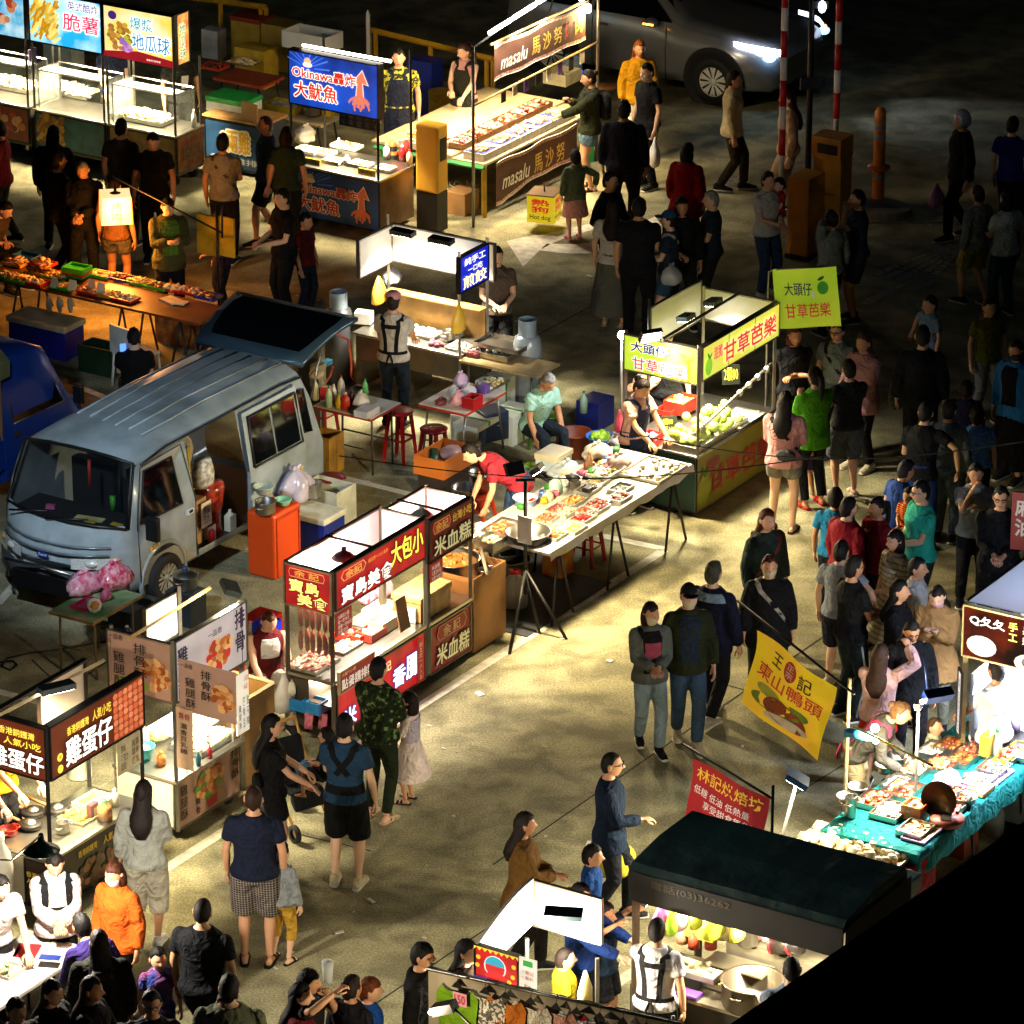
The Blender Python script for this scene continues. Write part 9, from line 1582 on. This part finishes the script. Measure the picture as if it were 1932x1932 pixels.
p((1118,1592),1.20,80,'boy in a blue tee walking ahead of the masked woman',('tee','1a4c98'),('shorts','1a1f2a'),('short','110d0b'),legs='walk')
p((1096,1664),1.60,70,'masked woman in a dark blue jacket reaching towards the canopy stall',('long','14306e'),(T,'121830'),('ponytail','16110f'),L='reach',R='reach',mask='5a78a8')
p((1142,1700),1.30,60,'boy in a navy tee with both arms raised beside the canopy stall',('tee','18283a'),('shorts','0f1014'),('short','120e0c'),R='up',L='up',shoe='sandal',shoes='1a1a1a')
p((1066,1786),1.18,100,'boy in a yellow tee beside the octopus ball stall',('tee','d8c01a'),('shorts','2a2a30'),('buzz','20150f'),wide=1.15)
bag((1125,1850),.5,.13,mt('d0c040',.35,n=.12),'yellow plastic bag hanging by the boy with raised arms',.42)
p((1240,1728),1.66,160,'seller in a white and blue tie dye tee with black apron straps',('tee',fab('d0cac4','tie','3a4a7a',None,1)),(T,'111113'),('buzz','14100d'),L='reach',R='down',extra=[('backstraps','121214')])
p((1494,1802),1.66,190,'cook in a grey blue tee under the dark canopy',('tee','8090a8'),(T,'15161a'),('buzz','14100e'),L='reach',R='reachlow')
p((153,304),1.70,-10,'grey haired man in black looking at his hands beside the lantern',('jacket','100f0e'),(T,'0f0e0e'),('buzz','8a857a'),L='hold',R='hold',look=(0,25))
p((110,285),1.66,120,'person in dark brown clothes passing behind the grey haired man',('jacket','1f1410'),(T,'14100e'),('short','130e0c'),legs='walk')
p((216,330),1.60,160,'person in a tan top and shorts half hidden by the glowing lantern',('tee','5a3a1c'),('shorts','4a4438',.5),('short','130e0c'),sk='b07a50')
p((318,374),1.66,15,'man in a green plaid shirt under an open jacket using his phone',('jacket','4a4a26',.76),(T,'17181c'),('short','140f0c'),L='phone',R='phone',extra=[('front',fab('14241a','plaid','6a9a2a',None,2.2))],look=(0,25))
p((420,250),1.70,170,'man in a grey white tee with a bag strap seen from behind',('tee','8a8880'),(T,'15161a'),('short','120e0c'),R='front',extra=[('sling','4a4a44',1)])
p((500,216),1.72,-75,'man in a slate blue tee walking left before the noodle stall',('tee','3c4a5c'),('shorts','1c1e24'),('buzz','4a3626'),legs='walk')
p((540,238),1.62,170,'person in a dark green tee facing the squid stall',('tee','2c4030'),(T,'17181c'),('bob','20140e'))
p((532,354),1.70,-60,'balding man in a black polo looking left by the squid stall',('polo','0e0d10'),(T,'0f0f12'),('short','1c1410'),L='front',R='front')
p((576,400),1.30,60,'child in a dark red top behind the balding man',('tee','5a1210'),(T,'1c2230'),('short','130e0c'))
p((288,250),1.70,5,'man in a dark shirt with a backpack in front of the ball cart',('tee','1c1a16'),(T,'131214'),('short','110d0b'),extra=[('frontpack','2a281c')],look=(0,20))
p((228,222),1.70,160,'person in a dim grey top facing the fries cart',('tee','3a342e'),(T,'16130f'),('bun','130e0c'))
p((100,235),1.64,170,'person in a dark top in front of the fries cart',('jacket','1a1512'),(T,'120f0d'),('long','130e0c',.2))
p((412,396),1.32,-60,'child in a dark purple top beside the yellow board',('tee','2a1a3a'),(T,'15151c'),('short','130e0c'),look=(-20,10),L='front')
p((16,380),1.62,60,'man in a brown grey shirt sitting behind the long table at the left edge',('tee','4a3a28'),(T,'1a1816'),('short','120e0c'),legs='sit',lean=25,L='hold',R='hold',look=(0,20))
p((-4,225),1.66,-100,'person in a red tee and dark trousers cut by the left edge',('tee','8a1a1c'),(T,'2a2f1c'),('short','130e0c'),legs='walk')
p((252,616),1.62,185,'man in black sitting on the white chair with a glowing phone',('tee','0e0e10'),(T,'15161a'),('short','14100e'),legs='sit',L='phone',R='front',look=(0,20))
t=thing('phone','glowing blue phone held by the seated man','phone',at(232,658,1.0),.2);mb=MB(BLACK);mb.box(-.04,.04,.0,.01,-.07,.07);mb.build('case',t);mb=MB(mt('4a78ff',.3,em=2.2,n=0));mb.box(-.036,.036,-.003,-.001,-.064,.064);mb.build('screen',t)
p((338,76),1.68,20,'man in a black printed tee behind the ball cart',('tee','131313'),(T,'17181a'),('short','3a2c20'),extra=[('print','c8c4b8',-6,24,1.08,1.26)])
p((196,150),1.64,10,'seller in a navy tee behind the fries cart',('tee','1a2036'),(T,'15161a'),('short','130e0c'),L='reachlow',R='reachlow',lean=14,root=F1.w(1.0,.95))
p((742,548),1.64,165,'seller in a white tee with black apron straps at the dumpling stall',('tee','d4cdc0'),(J_,'1c2733'),('bun','2a1a14'),L='front',R='reachlow',extra=[('backstraps','17181a'),('hatband','c88a8a')])
p((835,480),1.66,10,'customer in a taupe shirt beyond the dumpling stall',('tee','5a4c42'),(T,'18181c'),('short','140f0c'),L='front',R='front',root=F8.w(1.18,1.25))
p((1040,706),1.62,35,'grey haired man in a mint green tee sitting behind the white cartons',('tee','9cc8b4'),(T,'1a2430'),('short','8a8880'),legs='sit',lean=22,L='knee',R='knee',look=(0,25))
p((880,836),1.66,-75,'woman in a dark red tee bending over the steel pail',('tee','9a2434'),(J_,'2c4468'),('bun','140f0d'),lean=52,L=(.1,-.42,.62),R=(.16,-.5,.66),look=(0,10))
p((1218,716),1.58,45,'seller in a pale pink tee and navy apron inside the guava stall',('tee','d8a898'),(T,'1c2030'),('bun','1c1410'),L='reachlow',R='reachlow',extra=[('apron','1c2444')],look=(0,28),lean=8)
p((1258,610),1.70,10,'man in black watching from behind the guava sign',('tee','121214'),(T,'131316'),('short','110d0b'))
p((1384,668),1.58,-60,'assistant in a pale pink shirt behind the guava case',('long','dcb0a8'),(T,'2a2a30'),('ponytail','16110e'),L='reachlow',R='front',look=(0,15),root=F10.w(1.2,1.2))
p((570,1160),1.66,20,'cook in a white hat and maroon vest grilling sausages at the red cart',('tee','5a1418',.86,0),(T,'a8a090'),('buzz','5a3a20'),L='reachlow',R='reachlow',extra=[('print','e0dcd4',-30,30,1.2,1.4),('gloves',)],lean=12,look=(0,25),root=F13.w(.16,.92),legs='sit')
p((62,1440),1.62,50,'seller in a yellow shirt behind the egg waffle counter',('tee','e0a41c'),(T,'1a1a1e'),('short','14100e'),L='table',R='reachlow',lean=10,root=F17.w(.55,.98))
p((-14,1450),1.66,60,'second seller in yellow gripping a waffle iron at the left edge',('tee','dc9c18'),(T,'1a1a1e'),('short','14100e'),L='reachlow',R='reachlow',lean=12,root=F17.w(-.12,.95))
pc=at(560,1560);t=thing('pushchair','black and tan pushchair parked beside the man in blue','pushchair',pc,radians(35))
mb=MB(fab('14161a'));mb.ring([[Vector((x,y+o,z))for x in(-.17,.17)]+[Vector((x,y+o+.04,z+.02))for x in(.17,-.17)]for y,z,o in((.16,.84,0),(.10,.55,0),(.02,.42,0),(-.22,.44,0),(-.26,.30,0))],True,False);mb.build('seat',t)
mb=MB(mt('e0a850',.4,.2))
for x in(-.19,.19):mb.tube([(x,.3,.98),(x,.05,.5),(x,-.28,.10)],.015,6);mb.tube([(x,-.02,.48),(x,.30,.10)],.015,6)
mb.tube([(-.19,.3,.98),(.19,.3,.98)],.018,6);mb.build('frame',t)
for x in(-.2,.2):
 for y in(-.28,.30):mb=MB(RUBBER);mb.M=Matrix.Translation((x,y,.09))@Matrix.Rotation(pi/2,4,'Y');mb.lathe([(.05,-.02),(.09,-.02),(.09,.02),(.05,.02)],n=18);o=mb.build('wheel',t);mb=MB(mt('c8b890',.5));mb.M=Matrix.Translation((x,y,.09))@Matrix.Rotation(pi/2,4,'Y');mb.lathe([(.05,.01),(0,.012)],n=14);mb.build('rim',o)
t=thing('jacket','light blue denim jacket hung over the pushchair','jacket',pc+Vector((.1,.0,.62)),.6);mb=MB(fab('4f7aa0'));food(mb,-.1,.1,-.06,.06,-.1,10,.07,[fab('4f7aa0')],3,'ball',.1);mb.build('cloth',t)
hung_bag(None,at(530,1490,.7),mt('b06a9a',.3),'purple plastic bag hung on the pushchair',.32,.08)
t=thing('cup','clear plastic cup held up by the long haired woman','cup',at(618,1832,1.55));mb=MB(glass('e8f0f4',.4));mb.lathe([(0,-.09),(.04,-.09),(.05,.09),(0,.09)],n=14);mb.build('cup_body',t)
t=thing('cup','yellow cup of snacks held by the masked woman in tan','cup',at(1775,1180,1.12));mb=MB(mt('e0b02a',.5));mb.lathe([(0,-.08),(.03,-.08),(.045,.06),(0,.06)],n=14);mb.build('cup_body',t)
build_people()
